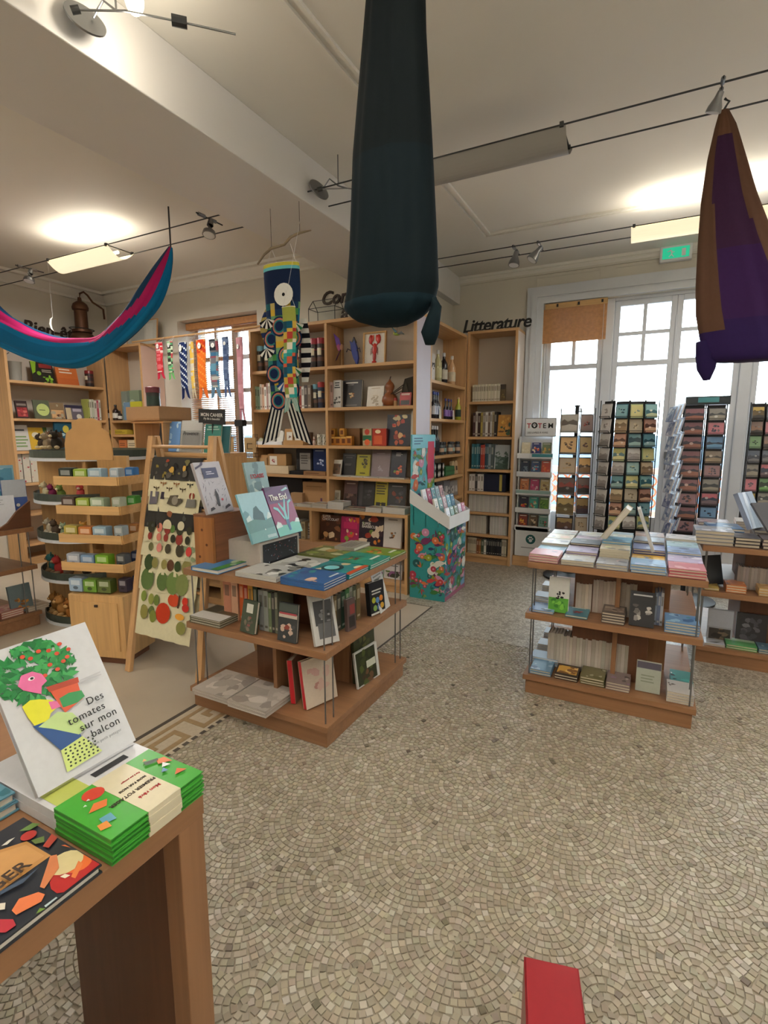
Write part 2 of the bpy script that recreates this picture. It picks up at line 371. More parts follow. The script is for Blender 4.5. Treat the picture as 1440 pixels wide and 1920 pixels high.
struct('cremone_bolt', MB().tube([(.12, YG-.014, .6), (.12, YG-.014, 2.7)], .008, 6), 'white_joinery', w1)
w3 = empty_struct('added_fill_window')  # added out-of-view window bay, put in to bring more daylight inside
for a, b_ in ((2.1, 2.7), (2.7, 3.3), (3.3, 3.9)): leaf(w3, a, b_, YG, .12, BZ-.03, ZT)
w2 = empty_struct('window_2')
x0, x1, z0, z1 = WBX; yv = YB + .28
for a, b_ in ((x0, x0+.05), (x1-.05, x1), (-4.70, -4.60)): struct('stile', MB().box(a, b_, yv, yv+.05, z0, z1), 'white_joinery', w2)
for c in (z0, 1.22, 1.62, 2.02, 2.42, z1-.06): struct('rail', MB().box(x0+.05, x1-.05, yv+.002, yv+.048, c, c+.05), 'white_joinery', w2)
for c in (-4.98, -4.33): struct('glazing_bar', MB().box(c-.016, c+.016, yv+.006, yv+.044, z0+.05, z1-.06), 'white_joinery', w2)
struct('pane', MB().box(x0+.05, -4.70, yv+.022, yv+.026, z0+.05, z1-.06), 'clear_glass', w2)
struct('pane', MB().box(-4.60, x1-.05, yv+.022, yv+.026, z0+.05, z1-.06), 'clear_glass', w2)
struct('window_sill', MB().box(x0, x1, YB-.04, YB+.45, z0-.04, z0), 'white_joinery', w2)

# outside: terrace, parapet with ring tiles, sea
flat('terrace_tile', 'd8b9a2', .8, var=.08); flat('parapet_paint', 'b08a78', .8); flat('ring_orange', 'a0583a', .7)
m, ns, ln, b = newmat('sea_water'); b.inputs['Base Color'].default_value = h2l('164058'); b.inputs['Roughness'].default_value = .6; b.inputs['Specular IOR Level'].default_value = .1
tc = N(ns, 'ShaderNodeTexCoord'); no = N(ns, 'ShaderNodeTexNoise'); no.inputs['Scale'].default_value = .15; ln.new(tc.outputs['Object'], no.inputs['Vector'])
bp = N(ns, 'ShaderNodeBump'); bp.inputs['Strength'].default_value = .5; ln.new(no.outputs['Fac'], bp.inputs['Height']); ln.new(bp.outputs[0], b.inputs['Normal'])
terr = struct('terrace', MB().box(-9, 12, YW + .3, 9.6, -.3, -.05), 'terrace_tile')
par = struct('parapet', MB().box(-9, 12, 9.4, 9.6, -.05, .25).box(-9, 12, 9.4, 9.6, .86, .95), 'parapet_paint')
rings = MB()
for k in range(-14, 16):
    for z in (.38, .56, .74):
        cx = k * .2; prof = [(.1*math.cos(t), .095*math.sin(t)) for t in [2*math.pi*j/12 for j in range(12)]]
        for j in range(12):
            a, c = prof[j], prof[(j+1) % 12]
            rings.idx([(cx+a[0], 9.45, z+a[1]), (cx+c[0], 9.45, z+c[1]), (cx+c[0]*.72, 9.45, z+c[1]*.72), (cx+a[0]*.72, 9.45, z+a[1]*.72),
                       (cx+a[0], 9.55, z+a[1]), (cx+c[0], 9.55, z+c[1]), (cx+c[0]*.72, 9.55, z+c[1]*.72), (cx+a[0]*.72, 9.55, z+a[1]*.72)], [(3,2,1,0),(0,1,5,4),(2,3,7,6),(4,5,6,7)])
tag(struct('ring_tiles', rings, 'ring_orange', par), kind='stuff')
struct('sea', MB().box(-6000, 6000, 40, 7000, -13, -12), 'sea_water')
# ---------------------------------------------------------------- goods: builders
def conv(x0, y0, k): return lambda x, y: (x0 + x / k, y0 + y / k)
class Front:
    """a shelf front: u runs along it, v into it, z up.  rz 0 faces -y, rz 90 faces +x"""
    def __init__(s, rz, plane): s.rz, s.p = rz, plane; s.caps = []
    def cap(s, z):
        """free height above a shelf"""
        q = [b - z - .005 for b in s.caps if b > z + .04]; return min(q) if q else 9
    def u(s, px, py, v=0): return ax_(px, py, 'y', s.p + v) if s.rz == 0 else ay_(px, py, 'x', s.p - v)
    def z(s, px, py, v=0): return az_(px, py, 'y', s.p + v) if s.rz == 0 else az_(px, py, 'x', s.p - v)
    def w(s, u, v, z): return (u, s.p + v, z) if s.rz == 0 else (s.p - v, u, z)
def blobface(mb, cx, cz, rx, rz, y, col, r, n=9, wob=.25, box=None):
    pts = []
    ph = r.random() * 6
    for i in range(n):
        a = ph + 2 * math.pi * i / n; k = 1 + r.uniform(-wob, wob); x, z = cx + rx * k * math.cos(a), cz + rz * k * math.sin(a)
        if box: x = min(max(x, box[0]), box[1]); z = min(max(z, box[2]), box[3])
        pts.append((x, y, z))
    mb.face(pts, col)
def design(mb, w, h, spec, r, y=0):
    """flat print on a front: list of (kind, colours...)"""
    e = .0004 if len(spec) < 14 else .0055 / len(spec); yy = y - .0004; bx = (-w/2 + .002, w/2 - .002, .002, h - .002)
    for d in spec:
        k, cs = d[0], d[1:]; yy -= e * .6
        if k == 'title':            # bars of lettering near the top
            n = 2 if len(cs) < 2 else int(cs[1])
            for i in range(n):
                l = r.uniform(.25, .4) * w; zz = h * (.9 - .085 * i); mb.face([(-l, yy, zz - h*.022), (l, yy, zz - h*.022), (l, yy, zz + h*.022), (-l, yy, zz + h*.022)], cs[0])
        elif k == 'foot':
            l = w * .3; mb.face([(-l, yy, h*.05), (l, yy, h*.05), (l, yy, h*.085), (-l, yy, h*.085)], cs[0])
        elif k == 'band':           # (band, colour, z0, z1)
            z0, z1 = float(cs[1]) * h, float(cs[2]) * h; mb.face([(bx[0], yy, z0), (bx[1], yy, z0), (bx[1], yy, z1), (bx[0], yy, z1)], cs[0])
        elif k == 'rect':           # (rect, colour, x0, x1, z0, z1) as shares
            a, b_, c, d_ = [float(q) for q in cs[1:5]]; mb.face([((a-.5)*w, yy, c*h), ((b_-.5)*w, yy, c*h), ((b_-.5)*w, yy, d_*h), ((a-.5)*w, yy, d_*h)], cs[0])
        elif k == 'disc':           # (disc, colour, cx, cz, r, squash)
            cx, cz, rr = [float(q) for q in cs[1:4]]; sq = float(cs[4]) if len(cs) > 4 else 1
            blobface(mb, (cx-.5)*w, cz*h, rr*w, rr*w*sq, yy, cs[0], r, 16, 0, bx)
        elif k == 'art':            # scattered shapes of many colours
            n = int(cs[0])
            for i in range(n):
                rr = r.uniform(.05, .17) * min(w, h); yy -= e * .12
                blobface(mb, r.uniform(*bx[:2]), r.uniform(*bx[2:]), rr * r.uniform(.6, 1.5), rr, yy, r.choice(cs[1:]), r, 8, .3, bx)
        elif k == 'pic':            # (pic, z0, z1, colours...) a picture: patches within a strip of the cover
            z0, z1 = float(cs[0]) * h, float(cs[1]) * h; q = (bx[0] + w*.06, bx[1] - w*.06, z0, z1)
            mb.face([(q[0], yy, z0), (q[1], yy, z0), (q[1], yy, z1), (q[0], yy, z1)], cs[2])
            for i in range(9):
                yy -= e * .12; rr = r.uniform(.08, .2) * w; blobface(mb, r.uniform(q[0], q[1]), r.uniform(z0, z1), rr, rr * r.uniform(.5, 1), yy, r.choice(cs[3:] or cs[2:]), r, 8, .3, q)
        elif k == 'motif':          # (motif, cx, cz, size, colours...) a small cluster
            cx, cz, s_ = (float(cs[0])-.5)*w, float(cs[1])*h, float(cs[2])*w
            for i in range(10):
                yy -= e * .12; blobface(mb, cx + r.uniform(-s_, s_), cz + r.uniform(-s_, s_), s_*r.uniform(.25, .5), s_*r.uniform(.2, .45), yy, r.choice(cs[3:]), r, 7, .3, bx)
        elif k == 'poly':           # (poly, colour, [(x,z) shares])
            yy -= e * .2; mb.face([((x-.5)*w, yy, z*h) for x, z in cs[1]], cs[0])
        elif k == 'lines':          # (lines, colour, x0, x1, z0, z1, n)
            a, b_, c, d_ = [float(q) for q in cs[1:5]]; n = int(cs[5])
            for i in range(n):
                z = (d_ + (c - d_) * (i + .5) / n) * h; t = abs(d_ - c) * h / n * .22; e2 = b_ - (b_ - a) * (r.random() * .3)
                mb.face([((a-.5)*w, yy, z-t), ((e2-.5)*w, yy, z-t), ((e2-.5)*w, yy, z+t), ((a-.5)*w, yy, z+t)], cs[0])
BR = random.Random(11)
def book_mb(w, h, t, cover, spine=None, spec=(), pages='d9d3c6', r=None, spine_marks=None):
    r = r or BR; mb = MB(); c = min(.003, t * .22); sp = spine or cover
    mb.box(-w/2, w/2, 0, c, 0, h, cover); mb.box(-w/2, w/2, t - c, t, 0, h, cover); mb.box(-w/2, -w/2 + c, c, t - c, 0, h, sp)
    g = min(.004, h * .02); mb.box(-w/2 + c, w/2 - g, c, t - c, g, h - g, pages)
    if spec: design(mb, w, h, spec, r)
    for z0, z1, col in spine_marks or (): mb.face([(-w/2 - .0004, t*.2, h*z0), (-w/2 - .0004, t*.8, h*z0), (-w/2 - .0004, t*.8, h*z1), (-w/2 - .0004, t*.2, h*z1)], col)
    return mb
def fb(F, g, x0, x1, yt, z, cover, spec, label, v=.1, t=.02, tilt=9, name='book', cat='book', group=None, spine=None, yb=None, rz=0, gloss=True):
    """a face-out book: x0,x1,yt measured left, right, top"""
    px0, py = g(x0, yt); px1, _ = g(x1, yt); ym = g(0, yt + (x1 - x0) * .6)[1]
    u0, u1 = F.u(px0, ym, v), F.u(px1, ym, v); h = max(.03, min(F.z((px0 + px1) / 2, py, v) - z, F.cap(z) - t * math.sin(R(abs(tilt))) - .002)); w = abs(u1 - u0)
    h = h / max(.5, math.cos(R(tilt)))
    mb = book_mb(w, h, t, cover, spine, spec)
    return ob(name, mb, 'print_gloss' if gloss else 'print_matt', None, F.w((u0 + u1) / 2, v, z + .001 + t * math.sin(R(abs(tilt)))), (R(-tilt), 0, R(F.rz + rz)), label, cat, group)
def spines(F, g, x0, x1, yt, z, cols, label, group, v=.04, depth=.13, n=None, hv=.06, name='book', cat='book', marks=True, lean=None, yref=None, hmax=9):
    """books side by side, spines out, filling x0..x1"""
    px0, py = g(x0, yt); px1, _ = g(x1, yt); ym = yref or py + 12
    u0, u1 = F.u(px0, ym, v), F.u(px1, ym, v); h = min(hmax, F.cap(z), F.z((px0 + px1) / 2, py, v) - z)
    n = n or len(cols); ws = [BR.uniform(.7, 1.3) for _ in range(n)]; k = (u1 - u0) / sum(ws); u = u0
    for i in range(n):
        t = ws[i] * k; c = jit(cols[i % len(cols)], 6); hh = h * BR.uniform(1 - hv, 1)
        dk = sum(int(c[j:j+2], 16) for j in (0, 2, 4)) > 380; mk = '4a4238' if dk else 'd8d0c0'
        sm = [(.6, .88, mixc(c, mk, .5)), (.08, .14, mixc(c, mk, .6))] if marks and t > .006 else None
        mb = book_mb(depth, hh, t * .96, c, None, (), 'd9d3c6', None, sm)
        lb = label if isinstance(label, str) else label[i % len(label)]
        ob(name, mb, 'print_matt', None, F.w(u + t * .98, v + depth / 2, z + .001), (0, 0, R(F.rz + 90)), lb, cat, group); u += t
def flatbook(x, y, z, w, h, t, rz, cover, spec, label, n=1, name='book', cat='book', group=None, pages='d9d3c6', gloss=True, labels=None):
    """books lying flat, cover up, n of them on one another; h runs along local y"""
    for i in range(n):
        top = i == n - 1; mb = book_mb(w, h, t, cover, None, spec if top else (), pages)
        ob(name, mb, 'print_gloss' if gloss else 'print_matt', None, Vector((x + (0 if top else BR.uniform(-.003, .003)), y + (0 if top else BR.uniform(-.003, .003)), z + t * (i + 1) + .0008 * (i+1))) + Matrix.Rotation(R(rz), 3, 'Z') @ Vector((0, -h/2, 0)),
           (R(-90), 0, R(rz)), labels[i] if labels else (label if top else label.replace('topmost', 'lower') if 'topmost' in label else ('lower copy under the ' + label if len(label.split()) < 13 else label)), cat, group)
    return z + n * (t + .0008)
def carton(F, g, x0, x1, yt, z, d, col, spec, label, v=.06, name='box', cat='box', group=None, rz=0, sides=None, lidline=None, mat='print_matt'):
    px0, py = g(x0, yt); px1, _ = g(x1, yt); ym = py + 10
    u0, u1 = F.u(px0, ym, v), F.u(px1, ym, v); h = max(.01, min(F.cap(z), F.z((px0 + px1)/2, py, v) - z)); w = abs(u1 - u0)
    return carton_at(F.w((u0 + u1)/2, v, z), w, d, h, F.rz + rz, col, spec, label, name, cat, group, sides, lidline, mat)
def carton_at(loc, w, d, h, rz, col, spec, label, name='box', cat='box', group=None, sides=None, lidline=None, mat='print_matt'):
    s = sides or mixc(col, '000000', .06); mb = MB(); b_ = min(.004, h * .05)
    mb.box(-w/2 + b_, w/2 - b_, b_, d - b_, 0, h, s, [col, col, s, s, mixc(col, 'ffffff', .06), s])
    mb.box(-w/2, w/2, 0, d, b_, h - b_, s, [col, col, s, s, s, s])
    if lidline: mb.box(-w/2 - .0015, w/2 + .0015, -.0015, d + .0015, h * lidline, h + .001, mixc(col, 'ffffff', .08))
    if spec: design(mb, w, h, spec, BR, -.0016 if lidline else 0)
    return ob(name, mb, mat, None, Vector(loc) + Vector((0, 0, .0005)), (0, 0, R(rz)), label, cat, group)
def lathed(loc, prof, cols, label, name, cat, group=None, n=14, mat='print_gloss', smooth=40):
    return ob(name, MB().lathe(prof, n, cols=cols), mat, None, loc, (0, 0, BR.random()*6), label, cat, group, smooth=smooth)
def can(loc, r, h, lid, body, band, low, label, group=None, name='tin', cat='tin'):
    t = thing(name, label, cat, loc, 0, group)
    tb_ = ob('tin_body', MB().lathe([(r*.96,0),(r,h*.02),(r,h*.22),(r,h*.36),(r,h*.6),(r,h*.63),(r,h*.8)], 16, cols=[low, low, mixc(low, 'b07050', .4), body, band, body]), 'print_gloss', t, smooth=40)
    ob('lid', MB().lathe([(r*1.03,h*.8),(r*1.03,h*.97),(r*.98,h),(r*.9,h)], 16, col=lid), 'print_gloss', t, smooth=40)
    mb = MB(); a = [R(q) for q in range(-125, -54, 10)]       # paper label on the front
    for i in range(len(a)-1): mb.face([(r*1.015*math.cos(p), r*1.015*math.sin(p), z) for p, z in ((a[i],h*.42),(a[i+1],h*.42),(a[i+1],h*.66),(a[i],h*.66))], 'd8d0b8')
    ob('paper_label', mb, 'print_matt', tb_); return t
def bottle(loc, r, h, glass, cap, lab, label, group=None, shoulder=.62, name='bottle', lab2=None, capz=.88):
    t = thing(name, label, 'bottle', loc, 0, group); nk = r * .36
    gb_ = ob('glass_body', MB().lathe([(r*.9,0),(r,h*.02),(r,h*shoulder),(r*.85,h*(shoulder+.06)),(nk*1.2,h*(shoulder+.16)),(nk,h*(shoulder+.2)),(nk,h*.99)], 14, col=glass), 'bottle_'+glass if 'bottle_'+glass in MATS else flat('bottle_'+glass, glass, .08, spec=.6, var=.02, coat=.4).name, t, smooth=50)
    ob('capsule', MB().lathe([(nk*1.12,h*capz),(nk*1.15,h*.99),(nk*1.0,h)], 12, col=cap), 'print_gloss', t, smooth=50)
    mb = MB()
    for k in range(14): 
        a, b_ = 2*math.pi*k/14, 2*math.pi*(k+1)/14; mb.face([(r*1.012*math.cos(p), r*1.012*math.sin(p), z) for p, z in ((a,h*.15),(b_,h*.15),(b_,h*.46),(a,h*.46))], lab if k % 7 else (lab2 or lab))
    ob('paper_label', mb, 'print_matt', gb_); return t

# ---------------------------------------------------------------- bookcases
def board(name, mb, ax, parent, w='oak', **kw): return ob(name, mb, f'{w}_{ax}', parent, bevel=.002, **kw)
T = .03
def bookcase(label, F, u0, u1, depth, z0, z1, shelves, div=(), name='bookcase', group=None, w='oak', plinth=.08, back='back_panel', top=True, foot=True, right_panel=None):
    """local: x along, y into the case"""
    t = thing(name, label, 'bookcase', F.w(u0, 0, 0), R(F.rz), group); L = u1 - u0; F.caps = [z - T for z in shelves] + [z1 - T]
    for x in (0, L - T):
        sp_o = board('side_panel', MB().box(x, x + T, 0, depth, z0, z1), 'z', t, w)
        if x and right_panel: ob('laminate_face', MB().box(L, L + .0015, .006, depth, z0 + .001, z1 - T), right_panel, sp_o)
    xs = [T] + list(div) + [L - T]
    for d in div: board('divider', MB().box(d - T/2, d + T/2, .002, depth - .012, z0 + (plinth if foot else 0), z1 - T), 'z', t, w)
    if top: board('top_board', MB().box(-.001, L + .001, -.001, depth, z1 - T + .0005, z1 + .001), 'x', t, w)
    ob('back_panel', MB().box(T, L - T, depth - .012, depth, z0, z1 - T), back, t)
    for i in range(len(xs) - 1):
        a = xs[i] + (T/2 if i else 0); b_ = xs[i+1] - (T/2 if i < len(xs) - 2 else 0)
        for z in shelves: board('shelf', MB().box(a, b_, .004, depth - .012, z - T, z), 'x', t, w)
    if foot: board('plinth', MB().box(T, L - T, .02, depth, z0, z0 + plinth), 'x', t, w)
    return t
FA = Front(0, 4.36)
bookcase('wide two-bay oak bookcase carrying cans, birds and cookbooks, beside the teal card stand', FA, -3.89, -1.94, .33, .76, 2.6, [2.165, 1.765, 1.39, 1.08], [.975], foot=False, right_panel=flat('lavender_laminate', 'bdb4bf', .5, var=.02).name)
FL = Front(0, 4.25)
bookcase('low deep oak bookcase base under the two-bay bookcase, cookbooks facing out', FL, -3.92, -1.965, .43, 0, .76, [.41, .1], [.86], name='low_bookcase', w='oak')
FB = Front(90, -1.94)
bookcase('oak bookcase of wine bottles built into the jog of the wall', FB, 4.70, 5.76, .29, 0, 2.6, [2.03, 1.66, 1.285, 1.05, .8, .55, .3, .1])
FC = Front(0, 5.76)
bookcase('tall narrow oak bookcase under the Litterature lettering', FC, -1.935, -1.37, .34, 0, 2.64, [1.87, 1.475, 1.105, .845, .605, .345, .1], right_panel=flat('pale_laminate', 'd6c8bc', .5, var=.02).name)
ob('lavender_end_panel', MB().box(-1.939, -1.932, 4.365, 4.685, .765, 2.598), 'lavender' if 'lavender' in MATS else flat('lavender', 'b9b2c2', .5, var=.02).name, None, kind='structure') if False else None
FD = Front(90, -6.3); FE = Front(0, 4.36)
bookcase('oak bookcase along the left wall under the Bien-être lettering', FD, 3.2, 4.358, .33, 0, 2.6, [2.095, 1.68, 1.315, .95, .6, .25])
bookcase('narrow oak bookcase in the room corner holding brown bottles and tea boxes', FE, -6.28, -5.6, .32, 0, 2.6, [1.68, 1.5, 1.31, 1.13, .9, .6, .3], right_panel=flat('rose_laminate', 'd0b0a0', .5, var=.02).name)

# ---- goods of the two-bay bookcase
g = conv(460, 560, 4.5); Z1, Z2, Z3, Z4, Z5 = 2.165, 1.765, 1.39, 1.08, .76
WA = 'on the two-bay bookcase'
for i, x in enumerate((128, 190, 250, 312)):
    u = FA.u(*g(x, 500), .1); can((u, 4.36 + .1, Z1), .036, .27, '7fb4c4', '3c3a38', 'c47a52', '42332c', 'blue-lidded tall tin with dark mushroom picture on the top shelf', 'blue-lidded tins on the top shelf')
for i, x in enumerate((400, 455, 513, 581, 640)):
    u = FA.u(*g(x, 480), .1); can((u, 4.36 + .1, Z1), .042, .29, 'a33444', '35282a', '9a3a48', '2c2426', 'red-lidded dark berry tea tin on the top shelf', 'red-lidded tins on the top shelf')
# hummingbird, beetle-blue fish, framed lobster, hanging bird
t = thing('hummingbird_figure', 'purple and pink paper hummingbird on a thin wooden stand', 'figurine', (FA.u(*g(815, 540), .1), 4.46, Z1))
ob('stand', MB().lathe([(.03,0),(.03,.008),(.004,.012),(.004,.17)], 10, col='c09a6a'), 'print_matt', t)
b_ = ob('bird_body', MB().blob((0, 0, .185), (.02, .016, .03), col='b98a70').prism([(-.01,.17),(-.06,.07),(-.075,.06),(-.05,.11)], -.006, .006, '5b2a4c').prism([(0,.2),(.03,.212),(.0,.207)], -.003, .003, '3b2c24'), 'print_gloss', t)
ob('wing', MB().prism([(-.005,.17),(-.03,.27),(-.095,.325),(-.06,.2)], .0, .006, '7a4ec0').prism([(-.005,.165),(-.03,.22),(-.06,.2),(-.04,.15)], -.004, 0, 'b0508c'), 'print_gloss', t)
t = thing('fish_figure', 'blue paper cuttlefish figure on a small base beside the framed lobster', 'figurine', (FA.u(*g(930, 540), .1), 4.46, Z1))
ob('stand', MB().lathe([(.025,0),(.025,.008),(.003,.01),(.003,.08)], 10, col='3a2c28'), 'print_matt', t)
ob('body', MB().prism([(.02,.0),(.035,.07),(.02,.17),(-.005,.235),(-.03,.215),(-.06,.235),(-.05,.2),(-.045,.15),(-.02,.07)], -.012, .012, '26388c').prism([(-.045,.2),(-.015,.27),(.012,.215)], -.01, .01, '1d2238'), 'print_gloss', t)
ob('fin', MB().tube([(-.04,-.012,.14),(-.075,-.02,.16),(-.09,-.02,.13)], .005, 6, '1f2440').tube([(.02,-.012,.14),(.055,-.02,.16),(.065,-.02,.12)], .005, 6, '1f2440'), 'print_gloss', t)
u0, u1 = FA.u(*g(985, 400), .12), FA.u(*g(1180, 400), .12); w = u1 - u0; h = FA.z(*g(1080, 275), .12) - Z1
t = thing('framed_lobster', 'red lobster picture in a pale wooden frame on the top shelf', 'framed picture', ((u0+u1)/2, 4.48, Z1 + .001), rot=(R(-4), 0, 0))
for n_, q in enumerate(((-w/2,-w/2+.016,0,h),(w/2-.016,w/2,0,h),(-w/2+.016,w/2-.016,0,.016),(-w/2+.016,w/2-.016,h-.016,h))): board('frame_bar', MB().box(q[0], q[1], 0, .025, q[2], q[3]), 'z' if n_ < 2 else 'x', t, 'pale')
ob('mount', MB().box(-w/2+.014, w/2-.014, .014, .02, .014, h-.014, 'e6e2da'), 'print_matt', t)
lob = MB(); RED = 'c3271c'
lob.blob((0, .008, .13), (.027, .008, .06), col=RED).blob((0, .008, .06), (.02, .007, .05), col='a81e18').prism([(-.028,.012),(0,.03),(.028,.012),(.018,.004),(-.018,.004)], .004, .012, RED)
for s_ in (-1, 1):
    lob.blob((s_*.042, .006, .225), (.025, .008, .045), col=RED).blob((s_*.02, .006, .235), (.011, .006, .032), col='d8402c').tube([(s_*.012,.008,.165),(s_*.032,.008,.18),(s_*.036,.008,.2)], .006, 6, RED)
    for k in range(4): lob.tube([(s_*.014,.008,.15-.014*k),(s_*.034,.006,.145-.016*k),(s_*.04,.006,.125-.016*k)], .0022, 5, '8c1a16')
ob('lobster', lob, 'print_gloss', t, loc=(0, .003, .01 + (h - .3) / 2), smooth=True)
hb = g(1280, 300); p = at(*hb, 'y', 4.44)
t = thing('hanging_bird', 'small green and yellow paper bird hanging under the bookcase top', 'figurine', p)
ob('bird_body', MB().blob((0, 0, 0), (.035, .016, .014), col='7f9c2c').blob((-.03, 0, .008), (.012, .011, .011), col='b8b03a').prism([(-.042,.01),(-.056,.004),(-.04,.004)], -.003, .003, '4a3b2a').prism([(.03,.0),(.075,-.012),(.07,.002)], -.004, .004, '3c6c4a'), 'print_gloss', t, smooth=30)
ob('wing', MB().prism([(-.01,.008),(-.04,.06),(-.06,.075),(.01,.02)], -.02, -.014, '2f6f88').prism([(.0,.004),(.05,.02),(.08,-.008),(.02,-.006)], -.014, -.008, '30383a'), 'print_gloss', t)
ob('thread', MB().tube([(0,0,.012),(0,0,2.568 - p.z)], .0008, 4), 'black_wire', t)

spines(FA, g, 62, 252, 715, Z2, ['d9d6cc','9fb79c','7d9c84','cfc9b8','c9a48c','e0dcd4','b68f86','d8d4ca','8fa890','c8beb0'], 'slim pale cookbook spine in the row beside the window-side panel', 'slim pale spines on the second shelf', hv=.15)
spines(FA, g, 330, 552, 735, Z2, ['6b5a4c','8c7462','a3402e','5a4638','c8bfae','8a3a30','dcd8d0','57504a','776a60'], 'brown and red cookbook spine behind the big carp streamer', 'mixed spines on the second shelf', hv=.08)
u = FA.u(*g(597, 830), .09); can((u, 4.45, Z2), .032, .24, '6fa6b8', '3a3a3c', '6a8a94', '36302e', 'blue-lidded tin between the spines and the berry tin, second shelf', 'tins on the second shelf')
u = FA.u(*g(641, 830), .1); can((u, 4.46, Z2), .035, .26, 'b03a3c', '34405c', 'b46a40', '28304a', 'red-lidded tin with blue body, second shelf against the divider', 'tins on the second shelf')
spines(FA, g, 690, 738, 695, Z2, ['d8b8aa', 'c9a89c'], 'pinkish thick spine at the divider, second shelf', 'pinkish spines at the divider', n=2, depth=.2)
fb(FA, g, 740, 805, 690, Z2, 'bdbab4', [('title','222222',3),('motif',.5,.25,.35,'22221f','3a3a36','4e4c46')], 'grey book with black bull photograph and heavy black lettering', v=.04, t=.035, tilt=2, spine='2a2a2a')
fb(FA, g, 805, 975, 690, Z2, '2f2c2e', [('title','d8d4cc',1),('lines','8a8580',.3,.7,.8,.86,2),('motif',.5,.42,.12,'d0a870','e0c8a0','a86a3a'),('foot','77736e')], 'black cookbook with a small golden flower and white title', v=.1, t=.03, tilt=6)
o = fb(FA, g, 1015, 1165, 742, Z2, 'd6d0c4', [('title','b8a890',1),('rect','c8bda8',.35,.65,.5,.56),('motif',.5,.25,.2,'b0a490','9a9080')], 'cream cookbook with yellow spine leaning beside the gourd', v=.09, t=.025, tilt=8, spine='c9c23a', rz=-8)
gx = FA.u(*g(1215, 800), .1)
t = thing('gourd', 'brown dried bottle gourd with curled stem on the second shelf', 'gourd', (gx, 4.47, Z2))
ob('gourd_body', MB().lathe([(.02,0),(.06,.012),(.078,.05),(.07,.09),(.04,.125),(.03,.14),(.042,.165),(.046,.19),(.035,.215),(.014,.235),(.009,.25)], 18, col='8a4f2c'), flat('gourd_skin', '8a4f2c', .35, var=.2, vscale=9).name, t, smooth=True)
ob('stem', MB().tube([(0,0,.248),(.004,0,.265),(.012,0,.28)], [.007,.005,.003], 6), 'lettering_brown', t)
t = thing('spice_brush', 'dark bundle of dried twigs lying against the gourd', 'twig bundle', (gx + .075, 4.44, Z2))
ob('twigs', MB().tube([(-.05,0,.1),(.06,.02,.17)], .004, 6, '3c2c22').tube([(-.06,0,.09),(.07,.01,.14)], .004, 6, '4a3628').tube([(-.045,-.01,.11),(.08,.02,.2)], .004, 6, '33251d'), 'print_matt', t)
ob('holder', MB().lathe([(.018,0),(.02,.05),(.014,.075)], 10, cols=['b08a60','a03c3c']), 'print_matt', t)
fb(FA, g, 1300, 1392, 795, Z2, 'a8323a', [('title','e8d8d0',2),('rect','31302f',.1,.9,.05,.4)], 'small red book with black lower half under the dark hanging cloth', v=.08, t=.02)
cl = MB(); cx = FA.u(*g(1372, 700), .13); hz = FA.z(*g(1372, 612), .13)
pr = [(-.09,0),(-.075,.06),(-.055,.17),(-.03,.25),(.06,.27),(.055,.15),(.05,.0)]
cl.prism([(x, z) for x, z in pr], -.02, .02, '3a3630').prism([(-.06,.05),(-.04,.16),(-.01,.22),(.02,.1)], -.026, -.02, '4b463e')
ob('jute_pouch', cl, 'cloth_print', None, (cx, 4.5, Z2 + .14 if False else Z2 + .001), (0, 0, 0), 'dark olive cloth pouch standing at the bookcase side behind the red book', 'pouch', bevel=.008)

# third shelf
def tray_at(loc, w, d, h, hb, mat, label, name='display_tray', cat='tray', t_=.004, group=None, rz=0, parent=None, pname='tray'):
    t = thing(name, label, cat, loc, R(rz), group)
    ob('tray_floor', MB().box(-w/2, w/2, 0, d, 0, t_), mat, t); ob('front_lip', MB().box(-w/2, w/2, 0, t_, t_, h), mat, t); ob('back_wall', MB().box(-w/2, w/2, d - t_, d, t_, hb), mat, t)
    for x in (-w/2, w/2 - t_): ob('side_wall', MB().idx([(x,t_,t_),(x+t_,t_,t_),(x+t_,d-t_,t_),(x,d-t_,t_),(x,t_,h),(x+t_,t_,h),(x+t_,d-t_,hb),(x,d-t_,hb)], [(0,1,5,4),(2,3,7,6),(3,0,4,7),(1,2,6,5),(4,5,6,7),(3,2,1,0)]), mat, t)
    return t
u0, u1 = -3.85, FA.u(*g(312, 1200), .03)
tray_at(((u0+u1)/2, 4.38, Z3), u1-u0, .2, .035, .07, 'white_card', 'white card tray of soap packets beside the window')
for i, (x, c) in enumerate(((165, 'd4d2c6'), (205, 'cfcdc2'), (285, 'dddbd2'), (335, 'b8a898'))):
    u = FA.u(*g(x, 1150), .09)
    ob('soap_packet', MB().prism([(-.04,0),(.04,0),(.043,.13),(.02,.15),(-.03,.15),(-.043,.12)], 0, .03, c), 'print_matt', None, (u, 4.45 + .02 * (i % 2), Z3 + .006), (R(-14), 0, R(-6 + 5 * i)), 'off-white paper soap packet leaning in the white tray' if c != 'b8a898' else 'brownish paper packet behind the striped carp tail', 'soap', 'soap packets in the white tray', bevel=.004)
u = FA.u(*g(127, 1170), .05); t = thing('round_soap', 'round soap with green printed sleeve in the white tray', 'soap', (u, 4.405, Z3 + .006), rot=(R(-12), 0, 0))
ob('soap', MB().lathe([(.03,0),(.035,.006),(.035,.02),(.03,.026)], 16, col='d0d4bc').xf(Matrix.Rotation(R(90), 4, 'X') @ Matrix.Translation((0,.036,-.02))), 'print_matt', t, smooth=40)
ob('sleeve', MB().lathe([(.0352,.008),(.0352,.018)], 16, col='7fa040').xf(Matrix.Rotation(R(90), 4, 'X') @ Matrix.Translation((0,.036,-.02))), 'print_gloss', t)
u0, u1 = FA.u(*g(325, 1200), .03), FA.u(*g(490, 1200), .03)
